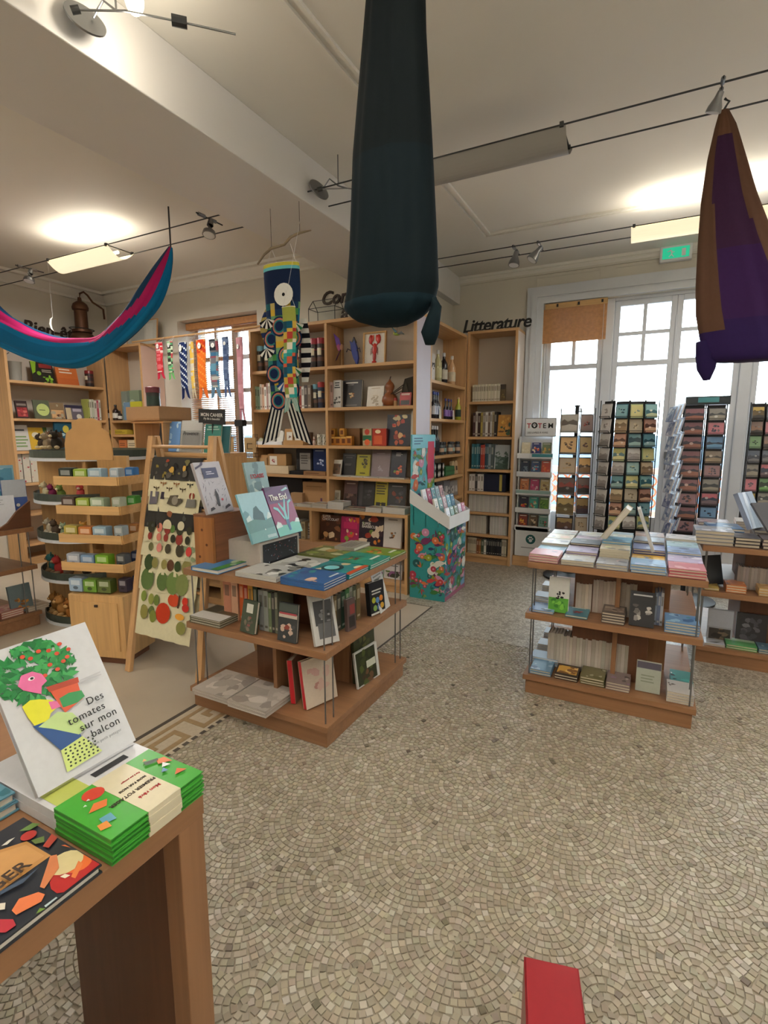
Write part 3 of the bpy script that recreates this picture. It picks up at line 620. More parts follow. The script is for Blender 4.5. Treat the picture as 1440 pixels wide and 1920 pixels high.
tray_at(((u0+u1)/2, 4.38, Z3), u1-u0, .14, .05, .05, 'kraft', 'low kraft tray holding two card boxes')
for x, c in ((372, 'leaf'), (440, 'beetle')):
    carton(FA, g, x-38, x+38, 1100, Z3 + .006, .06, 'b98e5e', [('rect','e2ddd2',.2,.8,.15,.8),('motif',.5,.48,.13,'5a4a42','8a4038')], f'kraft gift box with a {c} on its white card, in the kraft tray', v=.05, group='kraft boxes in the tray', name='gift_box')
u = FA.u(*g(543, 1050), .16); lathed((u, 4.52, Z3), [(.034,0),(.036,.005),(.036,.1),(.037,.105),(.037,.13),(.03,.134)], ['5f4a38','6a523e','594432','6e5846','77604c'], 'brown metal tea caddy behind the striped carp tail', 'tea_caddy', 'tin')
u = FA.u(*g(612, 1080), .14)
t = thing('strainer', 'small brass tea strainer standing behind the patterned mugs', 'strainer', (u, 4.5, Z3))
ob('bowl', MB().lathe([(.012,.0),(.02,.01),(.024,.03),(.025,.05)], 12, col='7a6638'), 'print_gloss', t, smooth=True); ob('handle', MB().tube([(0,0,.05),(-.01,0,.09),(.015,0,.105)], .003, 6, col='7a6638').blob((.018,0,.108), .011, col='5a4a2a'), 'print_gloss', t)
for k, x in enumerate((628, 672)):
    u = FA.u(*g(x, 1160), .06)
    for j in range(2):
        t = thing('patterned_mug', 'white mug with dark green leaf pattern, stacked in pairs', 'mug', (u, 4.42, Z3 + .056 * j), BR.random() * 6, 'leaf-patterned mugs')
        ob('mug_body', MB().lathe([(.022,0),(.026,.003),(.027,.05),(.027,.055),(.023,.055),(.022,.01)], 16, col='dedbd0'), 'print_gloss', t, smooth=40)
        mb = MB()
        for q in range(11):
            a0 = q * .571; z = .008 + .02 * (q % 2); mb.face([(.0275*math.cos(a0+d), .0275*math.sin(a0+d), z+e_) for d, e_ in ((0,0),(.25,.006),(.4,.022),(.12,.018))], '46503a')
        ob('leaf_pattern', mb, 'print_gloss', t)
u = FA.u(*g(580, 1170), .05); lathed((u, 4.41, Z3), [(.012,0),(.016,.02),(.013,.05),(.009,.062),(.011,.075),(.006,.088)], ['c8a49a','d8c8bc','a05a54','d8c4b4','c8b0a0'], 'small pale pink figurine beside the patterned mugs', 'figurine', 'figurine', n=10)
g3 = 'small amber honey boxes'
for x0, x1, yt, zz in ((705,755,1165,0),(755,805,1165,0),(805,850,1165,0),(850,898,1160,0)):
    carton(FA, g, x0, x1, yt, Z3, .05, 'b9792e', [('rect','6a3a1a',.2,.8,.25,.75),('band','d8b060',.8,.95)], 'small amber window box in the bottom row of the pyramid', group=g3)
zz = FA.z(*g(730, 1165), .06) + .002
for x0, x1 in ((712,758),(790,838)): 
    u = (FA.u(*g(x0, 1150), .06) + FA.u(*g(x1, 1150), .06)) / 2; carton_at((u, 4.42, zz), .055, .05, .08, 0, 'c08838', [('rect','6a3a1a',.2,.8,.25,.75)], 'small amber window box stacked on the pyramid top', group=g3)
carton(FA, g, 835, 965, 1095, Z3, .12, '7c5836', [], 'plain brown carton behind the amber boxes', v=.13)
carton(FA, g, 990, 1065, 1097, Z3, .07, 'b8a482', [('band','2f6a48',.3,.6),('disc','c04a38',.5,.8,.28),('disc','d86a40',.5,.2,.3)], 'pink and green gift box with a round face beside the red box')
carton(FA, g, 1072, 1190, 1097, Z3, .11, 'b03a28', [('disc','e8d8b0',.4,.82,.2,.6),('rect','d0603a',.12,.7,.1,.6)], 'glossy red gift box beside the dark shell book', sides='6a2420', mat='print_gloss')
fb(FA, g, 1190, 1390, 982, Z3, '232636', [('motif',.5,.8,.26,'d8c8a0','c06a48','b03c30','e0d8c0'),('motif',.5,.25,.26,'b8583c','d8a878','8c3a30')], 'dark navy cookbook showing two heaps of shells and vegetables', v=.09, t=.03, tilt=5)
fb(FA, g, 1396, 1416, 955, Z3, 'c9c4b8', [], 'white booklet edge beside the dark shell book', v=.05, t=.01, tilt=2)
# fourth shelf
carton(FA, g, 112, 182, 1342, Z4 + .002, .06, 'b08c62', [('rect','ddd6c8',.12,.88,.0,.5)], 'small kraft box with white card in front of the lobster box', v=.05)
u0, u1 = FA.u(*g(100, 1440), .03), FA.u(*g(365, 1440), .03)
carton_at(((u0+u1)/2, 4.385, Z4), u1-u0, .13, .085, 0, 'dcc8a6', [('rect','8a7a62',.13,.15,.35,.75)], 'cream wooden tray box on the fourth shelf')
zz = Z4 + .087
for x0, x1, h_, lb in ((130, 190, .11, 'plain kraft box stacked beside the lobster box'), (190, 345, .125, 'kraft box with a red lobster on its white card')):
    a, b_ = FA.u(*g(x0, 1350), .06), FA.u(*g(x1, 1350), .06)
    carton_at(((a+b_)/2, 4.42, zz), abs(b_-a) - .004, .1, h_, 0, 'b28a5c', [('rect','e4ded2',.1,.5,.05,.8),('motif',.3,.4,.07,'b03038','8a2830')] if h_ > .12 else [], lb)
u0, u1 = FA.u(*g(355, 1450), .05), FA.u(*g(490, 1450), .05); carton_at(((u0+u1)/2, 4.4, Z4), u1-u0, .14, .035, 0, '1f1e20', [], 'flat black box on the fourth shelf')
carton(FA, g, 430, 562, 1270, Z4 + .037, .1, '252325', [('rect','8f8a84',.22,.9,.05,.82),('lines','55504c',.3,.8,.3,.75,4)], 'black box with grey paper label standing on the flat black box', v=.09)
u0, u1 = FA.u(*g(495, 1460), .04), FA.u(*g(680, 1460), .04); carton_at(((u0+u1)/2, 4.39, Z4), u1-u0, .14, .04, 0, '9c7450', [('lines','6a4c34',.1,.9,.3,.7,1)], 'flat brown carton with printed edge on the fourth shelf')
carton(FA, g, 572, 680, 1265, Z4 + .042, .05, '20305c', [('title','8a94b4',1),('motif',.55,.4,.2,'b8c0d8','8a98c0')], 'navy blue book with a white plant drawing', v=.08, name='book', cat='book')
W4 = ' on the fourth shelf, right bay'
fb(FA, g, 715, 800, 1365, Z4, 'd8d4cc', [('pic',.1,.75,'6a4e3a','8a6a50','4a3a2e')], 'white paperback with brown photograph leaning on the fourth shelf', v=.07, t=.012, tilt=14)
fb(FA, g, 812, 920, 1310, Z4, '2b292b', [('title','5a5654',2),('lines','6a6664',.2,.8,.45,.55,2)], 'black cookbook between white paperback and yellow book', v=.11)
fb(FA, g, 930, 1042, 1322, Z4, 'a8a028', [('motif',.5,.6,.26,'3a3820','55502a','6a6430'),('title','2c2a18',1),('lines','33301c',.3,.7,.1,.2,1)], 'yellow-green book with a dark star-shaped plant', v=.1)
fb(FA, g, 1058, 1212, 1270, Z4, '85757a', [('lines','a89aa0',.25,.75,.82,.88,1),('motif',.5,.3,.12,'b0a4aa','9c9096')], 'mauve cloth cookbook with pale emblem', v=.11, t=.03)
fb(FA, g, 1220, 1350, 1285, Z4, '232638', [('lines','c8c4c8',.3,.75,.78,.92,3),('motif',.5,.3,.24,'c8583c','d88a5c','6a8a48','b0402c')], 'navy cookbook with an orange heart of vegetables', v=.1)
for i, (a, b_, c) in enumerate(((775,890,'c2c0ba'),(892,1000,'d2cec8'),(1002,1130,'b0aeb0'),(1132,1280,'cac8c2'),(1282,1352,'bcb8b4'))):
    u0, u1 = FA.u(*g(a, 1495), .03), FA.u(*g(b_, 1495), .03)
    flatbook((u0+u1)/2, 4.365+.055, Z4, u1-u0-.004, .1, .01, 0, c, [('lines','8a8680',.1,.9,.3,.7,2)], 'thin pale booklet lying along the fourth shelf front', group='thin booklets along the shelf front', name='booklet')
# fifth row on the base top
u0, u1 = FA.u(*g(190, 1640), .1), FA.u(*g(478, 1640), .1); carton_at(((u0+u1)/2, 4.47, Z5), u1-u0, .18, .27, 0, '211f22', [], 'large black box behind the comic books')
carton(FA, g, 385, 482, 1640, Z5, .06, 'a88460', [], 'small kraft carton before the black box', v=.04)
carton(FA, g, 485, 690, 1550, Z5, .2, 'b58c62', [('lines','8a6644',.15,.85,.78,.84,1),('rect','6a4460',.72,.8,.15,.32)], 'kraft shipping carton with a violet mark under the black boxes', v=.09)
fb(FA, g, 715, 790, 1620, Z5, 'ccc6ba', [('pic',.15,.85,'9a9486','b0a898','77705f')], 'small white framed card beside the kraft carton', v=.09, t=.012, tilt=8)
fb(FA, g, 822, 936, 1545, Z5, '6a5052', [('pic',.05,.5,'55403e','8a6a60','3c3230'),('title','c8b4b0',1)], 'dusky pink cookbook below the white paperback', v=.14)
fb(FA, g, 938, 1080, 1542, Z5, '2c2b2e', [('rect','4a484a',.1,.3,.05,.95),('motif',.65,.5,.2,'3e3d40','55545a')], 'charcoal cookbook with lettering up its left side', v=.12)
fb(FA, g, 1086, 1192, 1540, Z5, 'b0a52a', [('lines','34321c',.1,.9,.5,.95,5),('rect','232220',.12,.45,.1,.24),('rect','232220',.55,.88,.1,.24),('rect','232220',.4,.6,.19,.22)], 'yellow book with black sunglasses drawn on it', v=.11)
fb(FA, g, 1195, 1346, 1570, Z5, '34353a', [('title','88868a',1),('motif',.5,.45,.3,'5c5e60','77655a','8a4a3c','484a52')], 'slate cookbook with a dark plated dish', v=.1, t=.03)
stk = ((300,430,1,'c8c4bc','pale open magazine'),(432,556,2,'d8d6d0','white paperback with red spot'),(558,690,3,'d4d0ca','white cookbook with red edge'),(692,826,5,'d2d4d8','thick white cookbook'),(828,1010,2,'26262a','black-covered atlas'),(1012,1150,3,'b4b6ba','grey-white cookbook'),(1156,1350,4,'c6c8cc','thick white cookbook with coloured cover'))
for i, (a, b_, n_, c, lb) in enumerate(stk):
    u0, u1 = FL.u(*g(a, 1770), .02), FL.u(*g(b_, 1770), .02)
    flatbook((u0+u1)/2, 4.265 + .085, .7605, u1-u0-.006, .16, .014, BR.uniform(-2, 2), c, [('pic',.1,.7,'9a9890','6a6a60','c0b080','8a4a3a')] if n_ > 1 else [('lines','55524c',.1,.9,.1,.9,6)], f'{lb} lying on the low bookcase ledge', n=n_, group=f'{lb} stack')
# low bookcase, face-out cookbooks
g = conv(340, 980, 3.273)
fb(FL, g, 765, 806, 5, .411, 'd8d8d6', [('lines','6a6a6a',.1,.9,.2,.8,4)], 'white cookbook with barcode-like stripes in the low bookcase', v=.1, tilt=6)
B1 = fb(FL, g, 848, 973, -42, .411, '4a2c20', [('art',14,'8a5a3a','c89a6a','6a3c28','d8c0a0','2c1a14')], 'brown cookbook titled Super Chocolat in the low bookcase', v=.1, t=.025, tilt=6)
B2 = fb(FL, g, 975, 1086, -30, .411, 'a8265c', [('art',14,'d8583c','e0a030','c83870','8ab040','e8c8b0'),('rect','c82a68',.15,.9,.55,.8)], 'magenta cookbook covered with bright fruit in the low bookcase', v=.1, t=.025, tilt=6)
B3 = fb(FL, g, 1086, 1236, -48, .411, '2c2230', [('art',18,'a03a2c','d8c0a0','6a8a3c','c87a30','e0d0b8','46303a')], 'dark cookbook titled Super Barbecue in the low bookcase', v=.1, t=.025, tilt=6)
B4 = fb(FL, g, 1238, 1346, -30, .411, 'd4d2d0', [('motif',.5,.4,.16,'5a3a28','a8703c','8a8a86'),('title','8a8680',1)], 'white cookbook with a small dish and bottle in the low bookcase', v=.1, t=.025, tilt=6)
def cover_text(o, s, size, mat, x, z, **kw):
    return text(s, size, mat, o, (x, -.0022, z), name='title_lettering', **kw)
cover_text(B1, 'SUPER\nCHOCOLAT', .036, 'white_ink', -.1, .24, bold=.012); cover_text(B3, 'SUPER\nBARBECUE', .036, 'white_ink', -.105, .2, bold=.012)
for x0, x1, c, s_, lb in ((1172, 1240, '9ab8a8', 'd8d4cc', 'mint'), (1244, 1350, 'd6d6da', '5a7a3a', 'white with green dish')):
    fb(FL, g, x0, x1, 262, .101, c, [('pic',.1,.55,'c8c8c4',s_,'3a3a34','8a5a8a'),('title','3a3a3e',1)], f'{lb} cookbook on the bottom shelf of the low bookcase', v=.1, tilt=6)
spines(FL, g, 480, 800, 275, .101, ['c8c0b0','8a6a4a','d0ccc4','5a6a4a','a83c30','b8b0a4'], 'cookbook spine on the bottom shelf of the low bookcase', 'spines in the low bookcase', n=12, v=.06, depth=.18)
spines(FL, g, 500, 760, -20, .411, ['c8c8c0','6a4a3a','d8d4cc','3a4a5a','9a8a6a'], 'cookbook spine on the upper row of the low bookcase', 'spines in the low bookcase', n=10, v=.06, depth=.18)

# ---- bottles bookcase (faces +x)
g = conv(740, 540, 5.053)
def fbx(x, y, v=.09): return FB.u(*g(x, y), v)
carton(FB, g, 346, 384, 620, 2.031, .08, 'd8d4cc', [('motif',.5,.55,.3,'1c1c1e','2a2a2c')], 'white gift box with black pattern beside the pale wine bottle', v=.06)
for x, yt, gl, cp, lb, d in ((409,590,'b9b48a','d8d8d4','c8c49a','pale yellow white-wine bottle with white capsule on the top bottle shelf'),(465,615,'17141c','c8c8cc','cfcabc','dark red-wine bottle with white capsule and cream label'),(542,645,'cfa47a','d4d0cc','d8cdb4','amber rosé wine bottle with cream label')):
    h = FB.z(*g(x, yt), .1) - 2.031; bottle((-1.94 - .1, fbx(x, 800, .1), 2.031), .042, h, gl, cp, lb, d)
for k in range(3):
    h = .27; bottle((-1.94 - .06 - .005*k, fbx(358 + 24*k, 1150, .07), 1.661), .03, h, '16182a', '2a3c8a', 'c9cdd8', 'slim dark bottle with blue capsule and white label', 'dark bottles with blue capsules', shoulder=.5, lab2='3a5aa8')
for k in range(5): bottle((-1.94 - .07 - .01*(k % 2), fbx(470 + 14*k, 1170, .08), 1.661), .02, .22, '1c1830', '3c3c90', '8a6ab0', 'small violet-labelled syrup bottle between two price cards', 'violet-labelled syrup bottles', shoulder=.5, lab2='c8b8d0')
for x in (432, 560): ob('price_card', MB().prism([(-.03,0),(.03,0),(.005,.1),(-.02,.1)], 0, .002, 'e0dcd0').box(-.03, .03, 0, .03, 0, .002, 'd8d4c8'), 'print_matt', None, FB.w(fbx(x, 1200, .03), .03, 1.661), (0, 0, R(90)), f'white slanted price card beside the {"blue-capsuled" if x < 500 else "yellow-green"} bottles', 'price card')
for k, c in enumerate(('a8b03a', '4a8a78', '88a040')):
    bottle((-1.94 - .08, fbx(602 + 27*k, 1150, .08), 1.661), .035, .26 - .005*k, c, 'c8a878', '2c4038', ['yellow-green', 'sea-green', 'olive-green'][k] + ' liqueur bottle with wooden stopper', 'green bottles with wooden stoppers', shoulder=.55, capz=.92)
for k in range(3): bottle((-1.94 - .06, fbx(355 + 22*k, 1450, .06), 1.286), .03, .30, '14141c', 'd4d4d8', '2c2c34', 'tall black bottle with white capsule beside the jars', 'black bottles with white capsules', shoulder=.5)
for k, (x, c) in enumerate(((430,'3c4448'),(470,'2c3038'),(515,'5a5f60'),(550,'6a5a50'),(585,'4a4a50'))):
    t = thing('preserve_jar', 'glass jar of dark preserves with cloth cap on the jar shelf', 'jar', (-1.94 - .06 - .02*(k % 2), fbx(x, 1500, .07), 1.286), 0, 'jars of preserves')
    ob('jar_body', MB().lathe([(.03,0),(.034,.008),(.034,.085),(.026,.1),(.026,.11)], 12, cols=[c, c, mixc(c,'8a9a9a',.3), c]), 'print_gloss', t, smooth=40)
    ob('lid', MB().lathe([(.03,.108),(.032,.12),(.024,.135)], 12, col='2c2e34'), 'print_gloss', t); ob('paper_label', MB().lathe([(.0346,.03),(.0346,.07)], 12, col='9ab4b0' if k % 2 else 'c8a890'), 'print_matt', t)
for k in range(5):
    for j in range(2):
        ob('tea_box', MB().box(-.026, .026, 0, .05, 0, .075, '191919').face([(-.024,-.0005,.037),(0,-.0005,.006),(.024,-.0005,.037),(0,-.0005,.07)], 'd8d6d0').face([(.0265,.002,.037),(.0265,.025,.006),(.0265,.048,.037),(.0265,.025,.07)], 'd8d6d0'), 'print_gloss', None, FB.w(fbx(372 + 22*k, 1780, .03) , .03 + .012*(k % 2), 1.051 + .0755*j), (0, 0, R(90)), 'black tea box with a white diamond, stacked two high', 'tea box', 'black and white diamond boxes')
carton(FB, g, 484, 566, 1690, 1.051, .1, '3f7a50', [('band','2c5a3a',.4,.6)], 'green tin box beside the diamond boxes', mat='print_gloss', v=.04)
for k, x in enumerate((566, 598, 626)): ob('paper_bag', MB().prism([(-.032,0),(.032,0),(.034,.13),(.02,.15),(-.02,.15),(-.034,.13)], 0, .04, 'c9ae8c').face([(-.02,-.001,.04),(.02,-.001,.04),(.02,-.001,.09),(-.02,-.001,.09)], '5a4434'), 'print_matt', None, FB.w(fbx(x, 1700, .05), .05 + .01*k, 1.051), (R(-5), 0, R(90 - 8*k)), 'folded kraft biscuit bag with brown label beside the green tin', 'paper bag', 'kraft bags by the green tin', bevel=.003)
for k, (x0, x1, c) in enumerate(((400,470,'2a2c34'),(472,530,'6a6c74'),(532,600,'8a8a8c'))): fb(FB, g, x0, x1, 1830, .801, c, [('pic',.2,.7,'9a9aa0','55585f','c8c8c8')], ['dark', 'mid-grey', 'pale grey'][k] + ' boxed set behind the teal card stand', v=.06, t=.04, tilt=3, name='boxed_set', cat='box')

# ---- literature bookcase
spines(FC, g, 738, 996, 912, 1.871, ['d0c8b4','cac2ae','d8d0be','c2baa4','d4ccb8','ccc4b0'], 'cream paperback in the single row on the highest filled shelf', 'cream paperbacks under the Litterature lettering', n=17, hv=.03, depth=.11, v=.05)
fb(FC, g, 1000, 1050, 915, 1.871, '5c4a2c', [('band','3a2c22',.7,1),('motif',.5,.3,.3,'8a7a3c','6a5a34')], 'dark brown paperback at the end of the cream row', v=.06, tilt=3)
spines(FC, g, 742, 968, 1168, 1.476, ['4a3430','c8c0b4','3c2a28','b09a50','8a8478','d8d4cc','6a5a4c','c8c4c0','9a8a70','35302c'], 'tall mixed-colour spine beside the orange book', 'tall spines beside the orange book', hv=.08, depth=.17)
fb(FC, g, 975, 1098, 1205, 1.476, 'c08838', [('motif',.5,.3,.4,'3a5a40','6a4a2c','d8a048','2c4038'),('motif',.6,.75,.25,'d0983c','e0b050')], 'orange art book leaning beside the tall spines', v=.05, t=.03, tilt=8)
spines(FC, g, 730, 940, 1475, 1.106, ['2f6a78','245866','3a7484','1f4c5a','a8423a','b8483c','2a4450','3f5a66','8a98a0','5a6468'], 'teal and red spine beside the pine-tree picture book', 'teal and red spines', hv=.08, depth=.16)
fb(FC, g, 945, 1086, 1490, 1.106, 'a8aeb0', [('pic',.0,.5,'3c5448','2c4438','6a7a78'),('motif',.25,.6,.18,'3a5044','55685c'),('motif',.75,.6,.18,'3a5044','55685c')], 'pale picture book with dark pines beside the teal spines', v=.05, tilt=6)
spines(FC, g, 706, 842, 1762, .846, ['d8d4cc','cfcac0','3a3c3e','d8d6d2','ccc8c4'], 'white spine with small black marks next to the navy box', 'white-and-black spines by the navy box', hv=.03, depth=.15)
carton(FC, g, 845, 1052, 1765, .846, .16, '1f2338', [('rect','b0a050',.72,.84,.05,.98)], 'navy slipcase with one gilt strip on the literature bookcase', name='slipcase', v=.05)
g = conv(740, 780, 4.5)
spines(FC, g, 625, 950, 668, .606, ['bdbab4','c4c0ba','b6b2ac'], 'off-white paperback in the long unbroken row', 'off-white paperbacks, fifth filled shelf', n=26, hv=.02, depth=.12, marks=False)
spines(FC, g, 622, 772, 838, .346, ['c4beb2','bab4aa'], 'cream paperback in the row beside the dark gap', 'cream paperbacks beside the dark gap', n=12, hv=.02, depth=.12, marks=False)
spines(FC, g, 804, 950, 850, .346, ['c8c6c2','bdbab6'], 'white paperback in the row beyond the dark gap', 'white paperbacks beyond the dark gap', n=12, hv=.03, depth=.12, marks=False)
spines(FC, g, 615, 690, 1025, .101, ['c6bca6','bdb29c'], 'cream paperback on the bottom literature shelf', 'cream paperbacks on the bottom shelf', n=6, hv=.03, depth=.12)
spines(FC, g, 690, 772, 1040, .101, ['8a5a38','a06a40','4a5a48','d8d4cc'], ['brown paperback on the bottom literature shelf','tan paperback on the bottom literature shelf','green paperback on the bottom literature shelf','white paperback on the bottom literature shelf'], None, hv=.06, depth=.12)
spines(FC, g, 774, 900, 1042, .101, ['26262a','1e1f24','2f2c2c'], 'black paperback on the bottom literature shelf', 'black paperbacks on the bottom shelf', n=7, hv=.04, depth=.12)
spines(FC, g, 902, 942, 1045, .101, ['d0c8b4','c6beac'], 'ivory paperback at the end of the bottom literature shelf', 'ivory paperbacks on the bottom shelf', n=3, hv=.03, depth=.12)
# lettering standing on the bookcases
p0 = at(866, 622, 'y', 5.80); p1 = at(984, 607, 'y', 5.80)
text('Litterature', .19, 'lettering_black', None, (p0.x, 5.82, 2.645), name='litterature_lettering', bold=.016, shear=.22, depth=.008, space=.93, label='black italic lettering reading Litterature on the narrow bookcase', cat='lettering')
p0 = at(602, 573, 'y', 4.68)
text('Comment', .185, 'lettering_brown', None, (p0.x, 4.68, p0.z), name='comment_lettering', bold=.02, shear=.25, depth=.008, label='dark brown italic lettering beginning Com on the wall above the two-bay bookcase', cat='lettering')
text('a', .19, 'lettering_brown', None, (ax_(638, 588, 'y', 4.42), 4.42, 2.602), name='small_lettering', bold=.014, shear=.25, depth=.008, label='brown italic letter a standing in front of the Com lettering', cat='lettering')
text('Bien-être', .2, 'lettering_brown', None, (-6.63, ay_(45, 630, 'x', -6.63), az_(100, 631, 'x', -6.63)), (R(90), 0, R(90)), name='bien_etre_lettering', bold=.016, shear=.1, depth=.008, space=1.0, label='brown lettering reading Bien-être on the wall above the left bookcase', cat='lettering')
# glass terrarium
u0, u1 = ax_(583, 590, 'y', 4.44), ax_(632, 590, 'y', 4.44); t = thing('terrarium', 'small house-shaped glass terrarium with black wire edges on the bookcase top', 'terrarium', (u0, 4.4, 2.602)); L = u1 - u0; wr_ = MB()
A_ = [(0,0,0),(L,0,0),(L,.16,0),(0,.16,0)]; B_ = [(x, y, .13) for x, y, _ in A_]; rg = [(0,.08,.22),(L,.08,.22)]
for a, b_ in list(zip(A_, A_[1:]+A_[:1])) + list(zip(B_, B_[1:]+B_[:1])) + list(zip(A_, B_)) + [(rg[0], rg[1]), (B_[0], rg[0]), (B_[3], rg[0]), (B_[1], rg[1]), (B_[2], rg[1])]: wr_.bar(a, b_, .005)
ob('wire_frame', wr_, 'black_wire', t)
for q in ([A_[0],A_[1],B_[1],B_[0]], [A_[3],A_[2],B_[2],B_[3]], [B_[0],B_[1],rg[1],rg[0]], [B_[3],B_[2],rg[1],rg[0]]): ob('pane', MB().face(q), 'clear_glass', t)
# ---------------------------------------------------------------- three-tier book tables
def book_table(x0, y0, x1, y1, label, core=(.2, .26), wires=True):
    t = thing('book_table', label, 'table', (x0, y0, 0), 0, 'three-tier book tables'); W, D = x1 - x0, y1 - y0
    board('plinth', MB().box(.015, W-.015, .015, D-.015, 0, .085), 'x', t, 'honey'); board('bottom_board', MB().box(0, W, 0, D, .085, .115), 'x', t, 'honey')
    board('middle_shelf', MB().box(0, W, 0, D, .455, .49), 'x', t, 'honey'); board('table_top', MB().box(0, W, 0, D, .755, .79), 'x', t, 'honey')
    cx, cy = W/2, D/2; a, b_ = core
    for z0, z1 in ((.115, .455), (.49, .755)):
        board('core_panel', MB().box(cx-a, cx+a, cy-b_, cy-b_+.025, z0, z1), 'z', t, 'walnut'); board('core_panel', MB().box(cx-a, cx+a, cy+b_-.025, cy+b_, z0, z1), 'z', t, 'walnut')
        board('core_panel', MB().box(cx-a, cx-a+.025, cy-b_+.025, cy+b_-.025, z0, z1), 'z', t, 'walnut'); board('core_panel', MB().box(cx+a-.025, cx+a, cy-b_+.025, cy+b_-.025, z0, z1), 'z', t, 'walnut')
        board('divider', MB().box(cx+.02, cx+.045, .14, cy-b_, z0, z1), 'z', t, 'honey'); board('divider', MB().box(cx+a, W-.14, cy-.012, cy+.012, z0, z1), 'z', t, 'honey')
    if wires:
        for x in (.03, W-.03):
            for y in (.03, .10, D-.10, D-.03): ob('tie_rod', MB().tube([(x, y, .115), (x, y, .755)], .004, 6), 'steel', t)
    return t
MX0, MY0, MX1, MY1 = -2.2, 1.885, -1.285, 2.775
book_table(MX0, MY0, MX1, MY1, 'three-tier book table beside the textile ladder, comics and art books on top', core=(.2, .18))
RX0, RY0, RX1, RY1 = -.587, 2.885, .287, 3.78
book_table(RX0, RY0, RX1, RY1, 'three-tier book table stacked with paperbacks in front of the postcard racks')
QX0, QY0, QX1, QY1 = .33, 3.84, 1.25, 4.75
book_table(QX0, QY0, QX1, QY1, 'three-tier book table at the casements with grey hardbacks on top')
ZT_ = .791
# comics on the ladder-side table (their feet point to +x)
art = lambda *c, n=12: [('art', n, *c)]
MTB = [(-1.415, 1.985, .2, .25, .011, 3, '2c5a94', art('1f4484','3a7ab0','8ac0d0','e0b8a0','2a8a90', n=10) + [('rect','d8e0e4',.5,.9,.12,.17)], 'blue seascape comic topmost on the table corner stack', 'blue seascape comics'),
       (-1.41, 2.2, .2, .25, .011, 2, '1f7f86', art('2c9490','176a70','e0c8a0', n=7) + [('disc','0f3c44',.4,.6,.3),('disc','7ad0d8',.4,.62,.2),('rect','c8502c',.0,1,.0,.12)], 'teal comic with a round mask and orange lower edge', 'teal mask comics'),
       (-1.41, 2.425, .235, .26, .012, 2, '1f8a78', art('28987f','167062', n=5) + [('motif',.35,.6,.16,'c86a3c','7a4a30','3c8a4c'),('rect','d8e4d8',.45,.9,.2,.27)], 'green-teal comic with a red bird, between mask comic and orange fox comic', 'red bird comics'),
       (-1.415, 2.655, .215, .26, .012, 1, '6c8c2c', art('88a83a','547424','3c5c20', n=8) + [('motif',.5,.55,.2,'c8642c','d88a40','8a3c20'),('rect','dce4d0',.5,.9,.2,.28)], 'olive comic with an orange fox at the table edge', None),
       (-1.7, 1.99, .2, .26, .012, 2, 'b8b8b4', art('d8d8d4','2c2c2c','3e3e3e','e4e4e0','77756f', n=14), 'black and white ink comic at the front edge beside the blue stack', 'ink comics'),
       (-1.68, 2.235, .25, .25, .012, 1, 'aeaea8', art('d4d4ce','262626','50504c','e0e0dc', n=16), 'black and white ink portrait comic beside the white display box', None),
       (-1.69, 2.53, .26, .27, .012, 1, '6a7440', art('8a9a48','44522c','a88a50','2c3424','b8b890', n=16), 'mossy green forest comic at the back of the table', None)]
for x, y, w, h, t_, n_, c, sp, lb, gp in MTB: flatbook(x, y, ZT_, w, h, t_, 90, c, sp, lb, n=n_, group=gp, name='comic_book', cat='book')
flatbook(-2.02, 1.985, ZT_, .19, .24, .022, 0, '3a7ab0', [('rect','3c8038',.72,1,0,1)] + art('5a94c0','2c6a9c','a8c0a0', n=6), 'blue photo book with green stripe lying at the table corner', name='photo_book')
flatbook(-1.62, 2.69, ZT_ + .013, .2, .14, .02, 90, '9a968c', [('lines','55524a',.1,.9,.2,.8,4)], 'small grey sketchbook on the forest comic')
# display box with two leaning comics
carton_at((-1.955, 2.075, ZT_), .26, .34, .135, 0, 'b6aea6', [], 'pale display box carrying two leaning comics', name='display_box')
p = ob('star_poster', MB().box(0, .003, 0, .3, 0, .115, '15161c'), 'print_gloss', None, (-1.8235, 2.095, ZT_ + .006), (0,0,0), 'black poster with red and white specks on the display box side', 'poster')
sp_ = MB(); r_ = random.Random(5)
for k in range(46):
    y, z = r_.uniform(.01, .29), r_.uniform(.01, .105); s_ = r_.uniform(.0015, .005); sp_.face([(.0034, y-s_, z), (.0034, y, z-s_), (.0034, y+s_, z), (.0034, y, z+s_)], r_.choice(['8a3c38','b8c0c8','7a8a9a','a04a40']))
ob('specks', sp_, 'print_gloss', p, kind='stuff')
def lean_x(x, y, z, w, h, t_, tilt, c, sp, lb, name='book', rz=90, spine=None, **kw):
    return ob(name, book_mb(w, h, t_, c, spine, sp), 'print_gloss', None, (x, y, z + t_ * math.sin(R(abs(tilt))) + .0008), (R(-tilt), 0, R(rz)), lb, 'book', **kw)
ZB = ZT_ + .137
SKY = [('poly','9cc4d0',[(0,.45),(1,.45),(1,1),(0,1)]),('poly','6a94a0',[(0,.62),(.1,.66),(.2,.6),(.2,.4),(0,.4)]),('poly','3f5f66',[(.3,.5),(.42,.68),(.55,.72),(.62,.62),(.72,.55),(.72,.4),(.3,.38)]),('poly','c8dcdc',[(.05,.5),(.2,.56),(.24,.45),(.05,.42)]),('poly','d0e0e0',[(.8,.44),(.92,.56),(1,.52),(1,.4),(.8,.38)]),('poly','5f8a88',[(0,.42),(.3,.46),(.7,.4),(1,.44),(1,.2),(0,.16)]),('poly','6f9c9c',[(0,.2),(1,.24),(1,0),(0,0)]),('disc','d8e4e0',.6,.22,.02),('rect','a8c4c4',.6,.95,.04,.1)]
